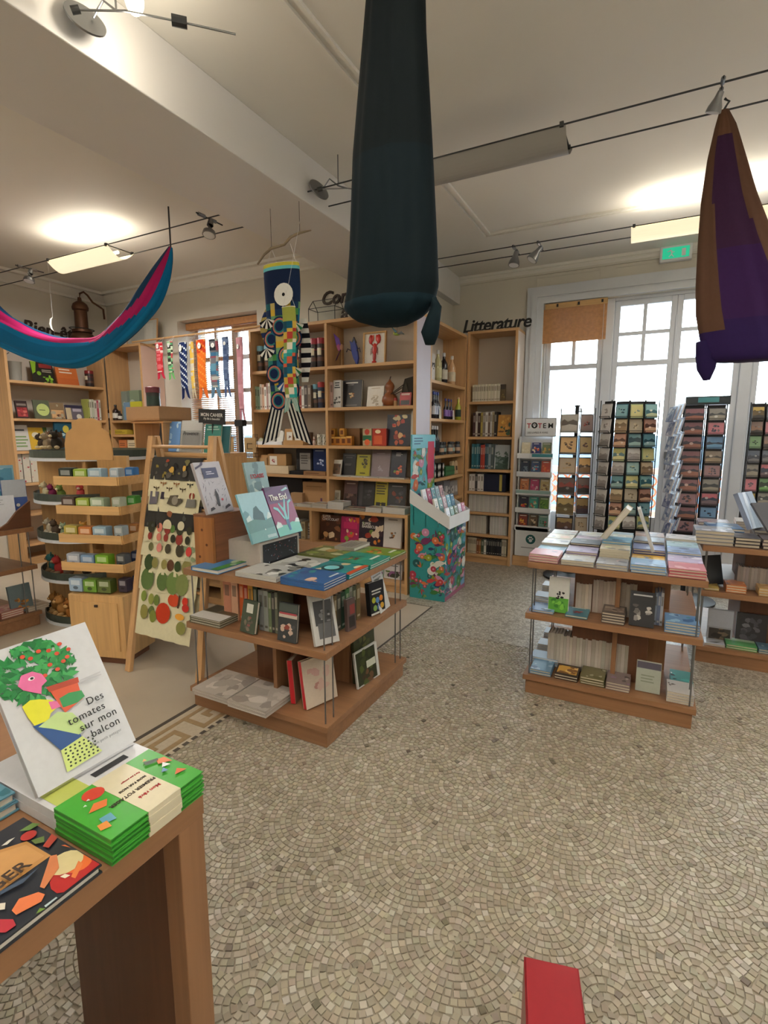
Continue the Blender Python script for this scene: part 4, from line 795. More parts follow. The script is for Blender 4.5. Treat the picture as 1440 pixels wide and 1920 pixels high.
lean_x(-1.815, 2.115, ZB, .205, .275, .012, 22, '7ab4c4', SKY, 'pale blue comic of a mist-covered forest leaning on the display box', name='comic_book')
END = [('poly','8c2f5e',[(0,.2),(1,.2),(1,.66),(0,.66)]),('poly','5e3a66',[(0,.66),(1,.66),(1,1),(0,1)]),('poly','6cb8ac',[(0,0),(1,0),(1,.2),(.7,.24),(.4,.2),(0,.24)])]
for q in ([(.45,.2),(.55,.2),(.58,.5),(.7,.72),(.66,.74),(.52,.54),(.4,.66),(.36,.64),(.48,.46)], [(.55,.3),(.6,.3),(.8,.62),(.92,.66),(.9,.7),(.76,.66)], [(.42,.3),(.46,.34),(.3,.56),(.14,.6),(.12,.56),(.26,.5)]): END.append(('poly','7fc4cc',q))
END += [('poly','d8e8e8',[(.0,.2),(.1,.3),(.22,.26),(.26,.18),(0,.16)]),('poly','d8e8e8',[(.78,.22),(.9,.3),(1,.28),(1,.2)]),('poly','2c5a8a',[(.48,.08),(.56,.08),(.58,.3),(.46,.3)]),('poly','4a2f58',[(.0,.9),(.3,.96),(.4,1),(0,1)]),('poly','a8d0d8',[(.62,.9),(.9,.96),(.95,.92),(.7,.88)])]
eo = lean_x(-1.812, 2.33, ZB, .212, .29, .014, 22, '6a2f5a', END, 'magenta comic titled The End with pale blue tree', name='comic_book')
text('The End', .05, 'white_ink', eo, (-.088, -.004, .208), name='title_lettering', bold=.02, space=.9)
# knotty wood block and two leaning comics
t = thing('wood_block', 'knotty orange wood block raising a drawing book above the comics', 'wood block', (-2.185, 1.96, ZT_))
wood('knotty_z', '9c6638', 'z', k=.25); wood('knotty_y', '805236', 'y', k=.25)
ob('front_board', MB().box(0, .135, 0, .02, 0, .27), 'knotty_z', t, bevel=.003); ob('side_board', MB().box(.113, .135, .021, .3, 0, .27), 'knotty_y', t); ob('side_board', MB().box(0, .02, .021, .3, 0, .27), 'knotty_y', t); ob('top_board', MB().box(0, .135, 0, .3, .271, .283), 'knotty_y', t)
for kx, kz in ((.06,.2),(.09,.12),(.035,.05)): ob('knot', MB().lathe([(.008,0),(.0075,.001)], 10, col='5a3018').xf(Matrix.Translation((kx, 0, kz)) @ Matrix.Rotation(R(90), 4, 'X')), 'print_matt', t)
ZK = ZT_ + .285
INK = [('poly','b4b2bc',[(0,0),(1,0),(1,1),(0,1)])]; r_ = random.Random(8)
for k in range(46):
    x, z = r_.uniform(.06, .94), r_.uniform(.08, .8); a = r_.uniform(0, 3.1); l, th = r_.uniform(.03, .09), .008
    INK.append(('poly','3a3850',[(x-l*math.cos(a), z-l*math.sin(a)*.7), (x+th, z), (x+l*math.cos(a), z+l*math.sin(a)*.7), (x-th, z+.004)]))
INK += [('poly','3a3858',[(0,.86),(.3,.94),(.34,1),(.26,1),(.2,.95),(0,.9)]),('poly','2c3560',[(.22,.68),(.78,.68),(.78,.88),(.22,.88)]),('lines','c8c8d8',.35,.65,.74,.82,2),('poly','26242c',[(.44,.12),(.52,.12),(.56,.34),(.5,.46),(.44,.34)]),('disc','b04050',.66,.24,.04),('poly','33313c',[(.1,.04),(.3,.08),(.24,.12),(.12,.1)]),('poly','33313c',[(.66,.04),(.92,.1),(.86,.14),(.7,.1)])]
lean_x(-2.05, 2.035, ZK, .185, .285, .02, 20, 'b0aeb8', INK, 'white book covered with violet ink drawings on the wood block', name='drawing_book', spine='a8a0a4')
oo = lean_x(-2.1, 2.43, ZK - .01, .185, .27, .014, 13, '7c9898', art('9ab0ac','5f7f80','b8c8c0','4a6668','a8bcb8', n=16) , "grey-green comic titled L'Oasis behind the pale blue comic", name='comic_book')
text("L'OASIS", .036, 'red_ink', oo, (-.065, -.006, .17), name='title_lettering', bold=.02)
carton_at((-2.12, 2.32, ZT_), .12, .2, .27, 0, '8a8078', [], 'grey stand under the grey-green comic', name='display_box')
# middle shelf of that table
zm = .4905
flatbook(-2.06, 1.985, zm, .22, .2, .012, 0, '6a6650', [('band','d4d4d2',0,.45),('rect','3c3424',.05,.45,.5,.95),('rect','5a4a30',.5,.95,.5,.95)], 'white and brown mushroom field guide topmost at the shelf corner', n=3, group='mushroom guides')
lean = lambda x, y, z, w, h, t_, tilt, rz, c, sp, lb, **kw: ob(kw.pop('name', 'book'), book_mb(w, h, t_, c, kw.pop('spine', None), sp), 'print_gloss', None, (x, y, z + t_ * math.sin(R(abs(tilt))) + .0008), (R(-tilt), 0, R(rz)), lb, 'book', **kw)
lean(-1.78, 1.9, zm, .105, .165, .02, 12, -6, '3c4838', [('rect','d4d4cc',.3,.75,.62,.9),('motif',.5,.3,.3,'5a5048','8a4a48','2c3428','77685c')], 'green garden book with a cream title patch on the middle shelf')
lean(-1.53, 1.905, zm, .115, .19, .016, 8, 0, '33373a', [('band','c0b8ac',.62,.72),('rect','a8404a',.05,.95,.7,.75),('motif',.5,.25,.3,'8a3c30','c8b0a0','44484c'),('band','46504c',.78,.98)], 'dark vegetable book with red and cream title band on the middle shelf')
lean(-1.33, 1.97, zm, .13, .245, .022, 17, 62, 'c4c4c2', [('rect','3a3c40',.12,.88,.38,.86),('rect','5c5e62',.2,.88,.12,.42),('motif',.5,.55,.2,'77787c','26282a','9a9a9c')], 'white book with black and white leaf photographs leaning at the shelf corner')
spines(Front(0, 2.02), lambda x, y: (x, y), 418, 445, 1088, zm, ['c88a70','d8a890'], 'salmon book with a face, behind the garden book', 'salmon books', n=2, depth=.1, v=0)
spines(Front(0, 2.0), lambda x, y: (x, y), 448, 482, 1092, zm, ['c85a28','b03a28','d89a3c','2c3c2a'], ['orange spine behind the garden book','red spine behind the garden book','yellow spine behind the garden book','dark green spine behind the garden book'], None, depth=.12, v=.02)
spines(Front(0, 1.95), lambda x, y: (x, y), 484, 520, 1108, zm, ['8a8c8a','9ca09c','7a8a68','3a3a38','6a705c'], 'grey-green spine beside the dark vegetable book', 'grey-green spines on the middle shelf', n=5, depth=.13, v=.02)
FM = Front(90, -1.36)
spines(FM, lambda x, y: (x, y), 626, 676, 1105, zm, ['6a5a3c','4a4438','2c4a30','3c6a3c','8a8a80','38402c'], 'green and brown garden spine on the side facing the aisle', 'garden spines facing the aisle', n=7, depth=.13, v=.02)
lean(-1.325, 2.19, zm, .07, .17, .02, 3, 84, '5a4a48', [('rect','8a3c38',.3,.9,.5,.8),('rect','2c2a2a',.15,.85,.1,.45)], 'narrow brown pocket book with a red picture facing the aisle')
lean(-1.32, 2.47, zm, .13, .185, .03, 6, 80, '23262a', [('band','d8d8d4',.0,.06),('lines','d8d8d0',.15,.85,.6,.78,2),('disc','a8b03a',.25,.45,.13),('disc','5a8ac0',.5,.42,.13),('disc','c87a30',.75,.45,.13),('disc','8ab058',.3,.2,.13),('disc','3c6aa8',.55,.2,.13),('disc','d0a038',.78,.22,.13)], 'black field guide with coloured discs facing the aisle')
lean(-1.315, 2.55, zm + .0, .15, .24, .004, 16, 96, 'd0d0ce', [('lines','8a8a86',.1,.9,.6,.9,4)], 'open white leaflet leaning behind the black field guide', name='leaflet')
# bottom board
zb = .1155
for k, (x, y) in enumerate(((-1.985, 1.945), (-1.725, 1.94))): flatbook(x, y, zb, .25, .25, .018, 0, 'b8b0a8', art('c8c0b8','a8a098','d0c8c0','988f88', n=16), ['large grey-rose art book lying at the board corner', 'large grey-rose art book lying next to the red-spined books'][k], n=2, name='art_book', group='grey-rose art books', pages='c4bcb4')
lean(-1.575, 2.09, zb, .2, .235, .03, 4, 104, '8a6a58', [], 'brown clothbound book with red spine standing open-faced to the aisle', spine='b81f2c')
lean(-1.43, 2.06, zb, .2, .245, .03, 10, 72, 'cfc0ae', [('motif',.5,.55,.28,'c8a098','b88880','d0b0a4')], 'cream art book with rose blossoms and red spine on the bottom board', spine='c01f2e')
lean(-1.33, 2.38, zb, .215, .2, .012, 8, 84, 'd0d0cc', [('rect','2c3420',.04,.88,.04,.96),('motif',.45,.65,.22,'55602c','3c4424','77803c'),('motif',.45,.2,.25,'6a4a34','3c2c20','4a5a2c'),('rect','c8ccbc',.45,.85,.42,.62)], 'landscape photo book of mossy logs facing the aisle')
lean(-1.38, 2.43, zb + .0, .22, .3, .02, 3, 88, '3c4028', [('motif',.5,.8,.3,'6a6a38','2c3020','55582f')], 'tall dark green book behind the mossy photo book')

# ---------------------------------------------------------------- paperbacks table by the racks
pal = ['b8b0a4','9aa4b4','c0b4a8','a8a8b0','8a94a8','c8c0b4','b0a0a0','94a0a8','c4b8b0','a0a8b8']
XS = [-.585, -.415, -.235, -.07, .105, .28]
LB = [['pink-edged', 'pale blue', 'white', 'cream', 'grey'], ['grey', 'violet-edged', 'black-topped', 'mauve', 'pale grey'], ['grey photo', 'cream thick', 'sea-blue', 'white', 'light blue'], ['blue sky', 'yellow star', 'indigo', 'slate', 'brown'], ['red-edged', 'lilac', 'blue and white', 'rainbow', 'white']]
CC = [['c88a94','8ab4d0','d0d0cc','c8bca0','a8a8a0'], ['a8a49c','9a8ab0','2c2a2c','a890a0','b8b8b8'], ['a0a4ac','c4bca4','5a9ac0','ccccca','a8c0d4'], ['7aa0c8','d8a838','4a508a','6a707c','8a6a58'], ['b85a64','b4a4c8','8aa4d0','a0c0d0','d0d0d4']]
NN = [[3,2,3,3,3],[2,3,4,3,3],[2,5,6,5,4],[3,2,4,5,5],[3,3,4,4,5]]
for i in range(5):
    for j in range(5):
        w = XS[i+1] - XS[i] - .012; y0 = 2.895 + .172 * j; c = CC[i][j]; n_ = NN[i][j] ; t_ = .014
        sp = [('art', 7, mixc(c,'ffffff',.35), mixc(c,'203050',.4), jit(c, 40), jit(c, 40)), ('title', mixc(c,'ffffff',.6), 1)]
        if c == 'd8a838': sp = [('disc','e8c050',.5,.5,.35),('motif',.5,.5,.12,'2c5a9c','3a6ab0')]
        row = ['front', 'second', 'third', 'fourth', 'back'][j]
        flatbook((XS[i]+XS[i+1])/2, y0 + .082, ZT_, w, .163, t_, BR.uniform(-2, 2), c, sp, f'topmost {LB[i][j]} paperback of its pile in the {row} row by the racks', n=n_, name='paperback', group=f'{LB[i][j]} paperbacks, {row} row', pages='c9c0ac')
zr = ZT_ + 6*.0148
lean(-.245, 3.36, ZT_ + 5*.0148 + .001, .15, .235, .035, 34, -92, 'b0a888', [], 'thick cream-paged novel leaning open on a pile by the racks', name='novel')
lean(.045, 3.22, ZT_ + 4*.0148 + .001, .14, .25, .016, 20, 92, 'c8c8c8', [('pic',.2,.8,'7a8a98','a8b8c0','55606c')], 'slim white novel leaning the other way above the slate pile', name='novel')
def stand(x, y, z, lb, s_=1):
    t = thing('book_stand', lb, 'book stand', (x, y, z)); ob('stand_arm', MB().tube([(-.05*s_,-.03,.002),(.05*s_,-.03,.002),(.0,-.03,.15)], .003, 6), 'steel', t); ob('stand_arm', MB().tube([(-.05*s_,.03,.002),(.05*s_,.03,.002),(.0,.03,.15)], .003, 6), 'steel', t)
0 and stand(-.17, 3.36, ZT_ + 5*.0148 + .001, 'steel wire stand under the thick cream novel'); 0 and stand(.0, 3.22, ZT_ + 5*.0148 + .001, 'steel wire stand under the slim white novel', -1)
# middle shelf
gr = conv(940, 920, 2.88); F2 = Front(0, 2.9)
fb(F2, gr, 255, 366, 478, zm, 'd4d4d0', [('band','5aa03c',0,.42),('motif',.6,.5,.18,'1e1c1c','2a2626'),('motif',.5,.25,.3,'7ac048','3c8030')], 'white paperback with a dark-haired figure on green at the shelf corner', v=.06, t=.02, tilt=5, name='paperback')
spines(F2, gr, 404, 490, 500, zm, ['b8ac9c','c0b4a4'], 'cream paperback spine left of the dark gap, middle shelf by the racks', 'cream paperbacks, middle shelf', n=5, v=.16, depth=.11, marks=False)
spines(F2, gr, 496, 735, 490, zm, ['a89c90','b0a498','a09488'], 'beige paperback spine in the long middle-shelf row', 'beige paperbacks, middle shelf', n=13, v=.16, depth=.11, marks=False)
spines(F2, gr, 830, 880, 545, zm, ['8a94a8','6a748c','b0b4bc'], 'blue-grey paperback spine behind the portrait paperback', 'blue-grey paperbacks', n=3, v=.1, depth=.11)
fb(F2, gr, 692, 830, 560, zm, '2c2c30', [('title','b8b8b8',1),('motif',.5,.4,.3,'8a8886','55504e','b8b4b0','6a6664')], 'black paperback with a grey portrait on the middle shelf by the racks', v=.03, t=.02, tilt=9, name='paperback')
def pile(g, x0, x1, yb, z, n, c, lb, F, d=.15, t_=.014, v=.015, sp=None, gp=None, rz=0, name='paperback'):
    px0, py = g(x0, yb); px1, _ = g(x1, yb); u0, u1 = F.u(px0, py, v), F.u(px1, py, v)
    flatbook((u0+u1)/2, F.p + v + d/2, z, u1-u0, d, t_, rz, c, sp or [('art', 6, mixc(c,'ffffff',.4), mixc(c,'000000',.4), jit(c, 45))], 'topmost ' + lb, n=n, name=name, group=gp or lb, pages='cabfaa')
pile(gr, 150, 280, 665, zm, 1, '7a9ac8', 'blue seascape paperback at the corner of the middle shelf', F2)
pile(gr, 342, 462, 705, zm, 1, '3c7a8c', 'teal paperback with red swimmer on the middle shelf', F2, sp=[('motif',.5,.4,.2,'b03c40','8a2c34'),('title','d8e4e4',1)])
pile(gr, 538, 665, 735, zm, 4, '5a504c', 'brown photo paperback on the middle shelf', F2, sp=[('pic',.2,.8,'8a7a70','3c3430','b0a090')])
pile(gr, 880, 1070, 760, zm, 4, '6a90b8', 'blue cliff paperback on the middle shelf', F2, sp=[('art',8,'4a7ab0','9ac0d8','2c5a8a','3c8a90')])
# bottom board
spines(F2, gr, 250, 690, 800, zb, ['b4aca2','bcb4aa','aaa298'], 'off-white paperback spine in the long bottom row under the racks table', 'off-white paperbacks, bottom row', n=24, v=.17, depth=.11, marks=False)
for x0, x1, yb, n_, c, lb in ((150,262,1030,2,'6a94b4','pale blue paperback at the bottom corner'),(282,408,1065,2,'3a2a22','paperback with a golden sunset on black'),(420,552,1090,3,'6a6440','olive landscape paperback'),(560,690,1110,3,'8a7a78','paperback with two faces')):
    pile(gr, x0, x1, yb, zb, n_, c, lb, F2, sp=[('pic',.15,.85,'d8a848','8a5a24','f0d080')] if 'golden' in lb else None)
fb(F2, gr, 726, 862, 935, zb, 'aab0a4', [('band','5a5664',.78,1),('lines','88907f',.2,.8,.3,.6,3)], 'pale green large paperback standing on the bottom board', v=.07, t=.02, tilt=4, name='paperback')
fb(F2, gr, 760, 815, 800, zb + .14, 'b0a8a4', [('lines','6a625e',.2,.8,.2,.8,3)], 'slanted white card above the pale green paperback', v=.1, t=.006, tilt=6, name='card', cat='card') if False else None
pile(gr, 890, 1040, 1150, zb, 4, 'b8b4b0', 'cream paperback with figure at the bottom board end', F2, sp=[('motif',.2,.6,.14,'4a3c34','6a5448')])
pile(gr, 915, 1040, 1010, zb, 3, '3a8a84', 'teal and black paperback behind the cream one', F2, v=.2, sp=[('art',6,'1c2428','3fa098','d0d8d8')])
# side facing the aisle: stacks seen end-on at the left
for k, (y, z, c) in enumerate(((3.15, zm, 'a8b8cc'), (3.4, zm, 'c0c8d0'), (3.12, zb, '9ab4d0'), (3.33, zb, 'b8c4d4'), (3.55, zb, 'a4b0c0'))):
    flatbook(-.5, y, z, .11, .16, .013, -90, c, [('title', 'e0e4e8', 1)], 'topmost ' + ['pale blue', 'white-blue', 'sky blue', 'grey-blue', 'steel blue'][k] + ' paperback at the aisle side of the racks table', n=3, name='paperback', group='aisle-side paperbacks ' + str('shelf' if z > .3 else 'board'))

# ---------------------------------------------------------------- table at the casements
F3 = Front(0, 3.855); g3_ = conv(1260, 900, 5.05)
pile(g3_, 205, 580, 665, ZT_, 4, '8a8c94', 'grey hardback with blue jacket at the table corner', F3, d=.22, t_=.022, sp=[('art',8,'4a6a98','a8b8d0','c8c8d4')], name='hardback')
pile(g3_, 590, 835, 680, ZT_, 3, '3c3438', 'dark hardback with cream pages', F3, d=.2, t_=.02, name='hardback')
pile(g3_, 850, 1090, 690, ZT_, 3, '4a3a3e', 'brown-black hardback with cream pages', F3, d=.2, t_=.02, name='hardback')
flatbook(.47, 4.2, ZT_, .2, .24, .02, 4, '3a6a9c', art('2c5a94','8ab0cc','c0ccd8','1f3c5c', n=9), 'topmost blue photo hardback beside the tall rack', n=4, name='hardback', group='blue photo hardbacks')
flatbook(.75, 4.22, ZT_, .22, .24, .02, -3, '77747c', [('lines','a8a6ac',.1,.9,.2,.8,4)], 'topmost grey hardback under the leaning pair', n=4, name='hardback', group='grey hardbacks')
carton_at((.385, 4.08, ZT_), .1, .1, .07, 5, '9a8468', [('rect','3a3430',.5,.8,.1,.9)], 'small tan box on the casement table corner')
lean(.66, 4.13, ZT_ + .084, .2, .25, .03, 25, 60, '8a96b0', [('poly','c8d0e0',[(.1,0),(.3,0),(.5,1),(.3,1)]),('rect','6a7488',.6,1,0,1)], 'shiny silver-blue hardback leaning on the grey pile', name='hardback')
lean(.76, 4.05, ZT_ + .084, .18, .22, .014, 40, 40, '5a5a60', [], 'thin grey hardback leaning beside the silver-blue one', name='hardback')
spines(F3, g3_, 620, 1000, 830, zm, ['948a86','8c827e','a0968f'], 'mushroom-grey paperback spine in the casement table row', 'grey paperbacks, casement table', n=14, v=.14, depth=.11, marks=False)
lean(.44, 4.0, zm, .12, .2, .03, 14, 40, '2c3034', [], 'black hardback slumping against the grey row', name='hardback')
for x0, x1, c, lb, n_ in ((290,445,'b8a05a','yellow paperback on the casement table shelf',1),(505,700,'c8763c','orange paperback on the casement table shelf',3),(820,1010,'c8a060','tan paperback on the casement table shelf',3)): pile(g3_, x0, x1, 1090 if n_ > 1 else 1060, zm, n_, c, lb, F3, t_=.016)
fb(F3, g3_, 335, 580, 1240, zb, '9a9ca4', [('pic',.05,.4,'3a3430','6a5a48','26221f'),('band','a8acb8',.45,.98)], 'grey landscape book with dark lower photograph on the casement table board', v=.12, t=.02, tilt=5)
fb(F3, g3_, 600, 900, 1280, zb, '26242a', [('motif',.5,.65,.25,'5a5860','44424a','6a6870'),('motif',.5,.3,.28,'38363e','4a4850')], 'black book with a grey car shape on the casement table board', v=.14, t=.02, tilt=5)
pile(g3_, 300, 500, 1610, zb, 1, 'b8bcc4', 'white book with black swoosh on the board front', F3, sp=[('poly','26282c',[(.1,.2),(.9,.5),(.6,.2)])], d=.12)
pile(g3_, 500, 800, 1690, zb, 2, '4f9a58', 'green paperback on the board front', F3, sp=[('band','a8c4a8',.6,1),('title','d8e4d8',1)], d=.14)
pile(g3_, 810, 1050, 1720, zb, 2, '5a7a8c', 'blue-grey paperback on the board front', F3, d=.13)
for k, (x, y, c, nm) in enumerate(((1.08, 4.0, '8a9aa8', 'steel-blue'), (1.1, 4.28, 'a8907c', 'tan'), (.96, 4.55, '6a7a6c', 'grey-green'), (.68, 4.56, 'b0aca8', 'silver'), (.44, 4.55, '7c6a72', 'plum'))):
    flatbook(x, y, ZT_, .2, .22, .02, BR.uniform(-4, 4), c, [('pic', .15, .75, mixc(c, 'ffffff', .3), jit(c, 40), jit(c, 40)), ('title', 'e0dcd4', 1)], f'topmost {nm} hardback on the casement table', n=3 + k % 2, name='hardback', group=f'{nm} hardbacks on the casement table')
spines(F3, lambda x, y: (x, y), 1475, 1560, 1080, zm, ['8a8078', 'a09488', '6a707c'], 'mixed paperback spine at the far end of the casement table shelf', 'far-end spines, casement table', n=10, v=.14, depth=.11, hmax=.2)
# ---------------------------------------------------------------- near table with garden books
t = thing('garden_table', 'wooden table with panel legs carrying garden books', 'table', (0, 0, 0)); ZN = .76
board('table_top', MB().box(-1.8, -.785, -.75, .69, .712, ZN), 'y', t, 'honey'); board('corner_post', MB().box(-.838, -.787, .625, .688, 0, .712), 'z', t, 'honey')
board('end_panel', MB().box(-1.2, -.839, .63, .66, 0, .711), 'z', t, 'walnut'); board('leg_panel', MB().box(-1.35, -1.0, .2, .23, 0, .711), 'z', t, 'walnut'); board('leg_panel', MB().box(-1.35, -1.31, -.6, .199, 0, .711), 'z', t, 'walnut')
board('corner_post', MB().box(-.838, -.787, -.74, -.68, 0, .712), 'z', t, 'honey'); board('corner_post', MB().box(-1.795, -1.74, .62, .68, 0, .712), 'z', t, 'honey')
board('corner_post', MB().box(-1.795, -1.74, -.74, -.68, 0, .712), 'z', t, 'honey')
# the upright book: leans back towards -x, feet along y
yb0, yb1 = .486, .697; pt = at(160, 1173, 'y', .697); zb0 = .802; xb0 = -1.0
h_ = math.hypot(pt.x - xb0, pt.z - zb0); tl = math.degrees(math.atan2(xb0 - pt.x, pt.z - zb0))
W_ = yb1 - yb0; rr = random.Random(21); spec = []
LEAF = ['1f7a3c','2c8a48','186a34','3c9a50','24803c']
for k in range(210):                                        # foliage head
    a = rr.uniform(0, 6.28); q = rr.random() ** .5; x, z = .37 + .36*q*math.cos(a), .775 + .205*q*math.sin(a)
    d = rr.uniform(0, 6.28); l = rr.uniform(.05, .085); px, pz = math.cos(d), math.sin(d)*.68
    spec.append(('poly', rr.choice(LEAF), [(max(.01,x-l*px), min(.985,z-l*pz)), (x-pz*.036, z+px*.024), (min(.97,x+l*px), min(.985,z+l*pz)), (x+pz*.036, z-px*.024)]))
for x, z in ((.45,.9),(.54,.88),(.6,.84),(.36,.87),(.66,.9),(.63,.77),(.55,.73),(.68,.79),(.5,.78),(.3,.9),(.72,.84),(.42,.72)): spec.append(('disc','c8472c',x,z,.024,.8))
spec += [('poly','d86a9a',[(.17,.72),(.23,.78),(.33,.78),(.4,.74),(.42,.68),(.36,.66),(.33,.61),(.27,.64),(.2,.68)]),('disc','f0f0ec',.3,.735,.03,.6),('disc','1c1c1c',.305,.735,.016,.8),
 ('poly','d8d42c',[(.14,.58),(.22,.6),(.3,.58),(.4,.54),(.42,.48),(.34,.46),(.3,.42),(.18,.42),(.15,.5)]),('poly','d86a9a',[(.36,.54),(.48,.51),(.48,.47),(.36,.48)]),
 ('poly','c8502c',[(.4,.63),(.68,.61),(.66,.46),(.46,.42)]),('poly','a83c20',[(.39,.64),(.7,.62),(.69,.58),(.4,.6)]),('poly','2c8a4c',[(.46,.53),(.56,.54),(.68,.52),(.69,.47),(.6,.45),(.46,.46)]),
 ('poly','1f4a84',[(.16,.43),(.34,.42),(.5,.3),(.52,.2),(.3,.2),(.24,.3)]),('poly','b4cc88',[(.2,.41),(.4,.45),(.52,.4),(.6,.26),(.5,.24),(.3,.36)]),('poly','c4d47c',[(.3,.2),(.52,.22),(.6,.12),(.64,.06),(.28,.05)])]
for i in range(7):
    for j in range(6): spec.append(('disc','22301c',.33+.045*i+.01*(j%2),.075+.023*j,.011,.8))
spec += [('lines','b4b4b8',.7,.95,.56,.6,2)]
tb = lean_x(xb0, (yb0 + yb1)/2, zb0, W_, h_, .014, tl, 'c9cacd', spec, 'white garden book with a leafy tomato-plant head standing on the table', name='garden_book', spine='b0b0b4')
for s_, x, z, sz in (('Des', .036, .40, .0225), ('tomates', -.012, .325, .0225), ('sur mon', .004, .25, .0225), ('balcon', .02, .175, .0225)): text(s_, sz * h_ / .3, 'lettering_black', tb, ((x) * W_/.21, -.0035 - .004 - .02*0, z * h_), name='title_lettering', space=1.12)
text('Mon petit potager', .0085, 'grey_ink', tb, (.012, -.0075, .12 * h_), name='subtitle_lettering', space=1.1)
tb2 = flatbook(-.885, .6, ZN, .23, .2, .0085, 90, 'cfd0d2', [('rect','b8c060',.05,.3,.1,.5)], 'white garden book lying under the green almanac pile', n=1, name='garden_book') if False else None
o = ob('garden_book', book_mb(.23, .31, .02, 'cfd0d4', 'b8b8bc', [('lines','26262a',.55,.95,.55,.62,1)]), 'print_gloss', None, (-1.02 + .125 - .02, .585, ZN + .0405), (R(-90), 0, R(90)), 'white garden book lying under the upright tomato book', 'book') if False else None
# white copies of the same book under the upright one
flatbook(-1.075, .592, ZN, .215, .26, .019, 90, 'cfd0d4', [('rect','b8c060',.05,.35,.02,.3),('lines','26262a',.45,.95,.06,.22,1)], 'white garden book topmost under the upright tomato book', n=2, name='garden_book', group='white garden books')
for k in range(5):
    sp = []
    if k == 4:
        sp = [('rect','d6ccae',.36,.72,0,1),('disc','c43c2c',.28,.82,.1,.9),('poly','d8743c',[(.1,.56),(.24,.5),(.3,.6),(.2,.66)]),('poly','5a9ab0',[(.08,.26),(.18,.22),(.2,.36),(.1,.38)]),('poly','d88a3c',[(.02,.2),(.1,.16),(.12,.28),(.04,.3)]),('poly','d8e8e0',[(.12,.7),(.15,.68),(.15,.72)]),('poly','d8e8e0',[(.18,.76),(.21,.74),(.21,.78)]),('poly','d8743c',[(.86,.6),(.97,.5),(.97,.66),(.9,.7)]),('poly','e8ece8',[(.84,.5),(.92,.46),(.9,.58)]),('poly','d86a3c',[(.82,.24),(.94,.2),(.9,.32)]),('poly','5a8ab0',[(.78,.42),(.84,.38),(.84,.48)]),('poly','1f3a1c',[(.78,.72),(.9,.66),(.92,.7),(.8,.78)]),('poly','d8a04c',[(.8,.8),(.84,.78),(.84,.84)])]
    ob('almanac', book_mb(.205, .165, .0095, '43a036', '2f7a2c', sp, pages='2f8a30' if False else '2f7a2c', r=BR, spine_marks=[]), 'print_gloss', None, (-.779 + .002*(k % 2), .583 + .0015*(k % 3), ZN + .0102 * (k + 1)), (R(-90), 0, R(90)), 'green garden almanac topmost on the pile at the table corner' if k == 4 else 'green garden almanac with cream band lower in the corner pile', 'book', 'green garden almanacs')
top = [o for o in COL.objects if o.name.startswith('almanac')][-1]
for k in range(5):
    o = [o for o in COL.objects if o.name.startswith('almanac')][k]; ob('paper_band', MB().box(-.028, .045, -.0003, .0098, -.0008, .166), flat('cream_band', 'd2c8ac', .6).name, o)
for s_, x, z, sz, mt in (('PREMIER POTAGER', .043, .075, .0115, 'lettering_brown'), ('MOIS PAR MOIS', .038, .095, .0085, 'lettering_brown'), ('Mon rêvé', .035, .05, .012, 'red_ink'), ('Pas à pas potager', .04, .115, .006, 'red_ink')):
    text(s_, sz, mt, top, (x, -.0012, z), (R(90), R(180), 0), name='band_lettering', bold=.01 if sz > .008 else 0)
def cv(zx, zy):                               # measured on the lying cover
    q = at(zx / 3.6, 1380 + zy / 3.6, 'z', ZN + .017); return ((q.y - .155) / .31, (-.7825 - q.x) / .235)
def cvd(c, zx, zy, r_): x, z = cv(zx, zy); return ('disc', c, x, z, r_, 1)
tx = [('poly','b8864c',[cv(-260,860), cv(180,715), cv(345,812), cv(-20,1070), cv(-260,1150)]),('poly','c4935a',[cv(-240,870), cv(175,740), cv(300,815), cv(-20,1030), cv(-240,1110)]),
 cvd('b02a2c',530,930,.13), cvd('d86a34',530,860,.07), cvd('d2c494',445,860,.085), ('poly','d87a44',[cv(480,960),cv(510,970),cv(560,870),cv(530,850)]),('poly','e6e0cc',[cv(405,960),cv(440,970),cv(475,950),cv(440,940)]),('poly','c87a50',[cv(270,1030),cv(300,1040),cv(400,900),cv(385,810),cv(340,820)]),
 ('poly','d8764a',[cv(80,1190),cv(110,1220),cv(280,1130),cv(305,1080),cv(260,1065),cv(130,1110)]),('poly','b03440',[cv(-100,1340),cv(40,1340),cv(110,1290),cv(90,1250),cv(-60,1250)]),('poly','b8c8cc',[cv(310,1170),cv(390,1105),cv(380,1100),cv(300,1160)]),('poly','6a8a3c',[cv(245,1215),cv(310,1180),cv(270,1175)]),
 ('poly','5a7a3c',[cv(130,655),cv(220,600),cv(275,605),cv(200,650)]),cvd('a8302c',195,685,.04),('poly','a83a2c',[cv(290,760),cv(330,770),cv(390,700),cv(350,675)]),('poly','5a7038',[cv(210,720),cv(300,690),cv(300,730),cv(240,745)]),('poly','d86a3c',[cv(415,755),cv(480,770),cv(440,750)]),('poly','d8d4c8',[cv(10,760),cv(50,750),cv(105,700),cv(60,720)]),('poly','e0d8c8',[cv(0,1150),cv(40,1145),cv(35,1190),cv(0,1195)]),('poly','44546a',[cv(0,1095),cv(160,1010),cv(270,900),cv(180,970),cv(0,1070)])]
pb = flatbook(-.9, .31, ZN, .31, .235, .016, 90, '262a33', tx, 'dark navy garden book with vegetables lying at the table edge', name='garden_book')
po = [o for o in COL.objects if o.name.startswith('garden_book')][-1]
text('POTAGER', .034, 'lettering_brown', po, (-.055, -.0075, .085), (R(90), R(-4), 0), name='title_lettering', bold=.008)
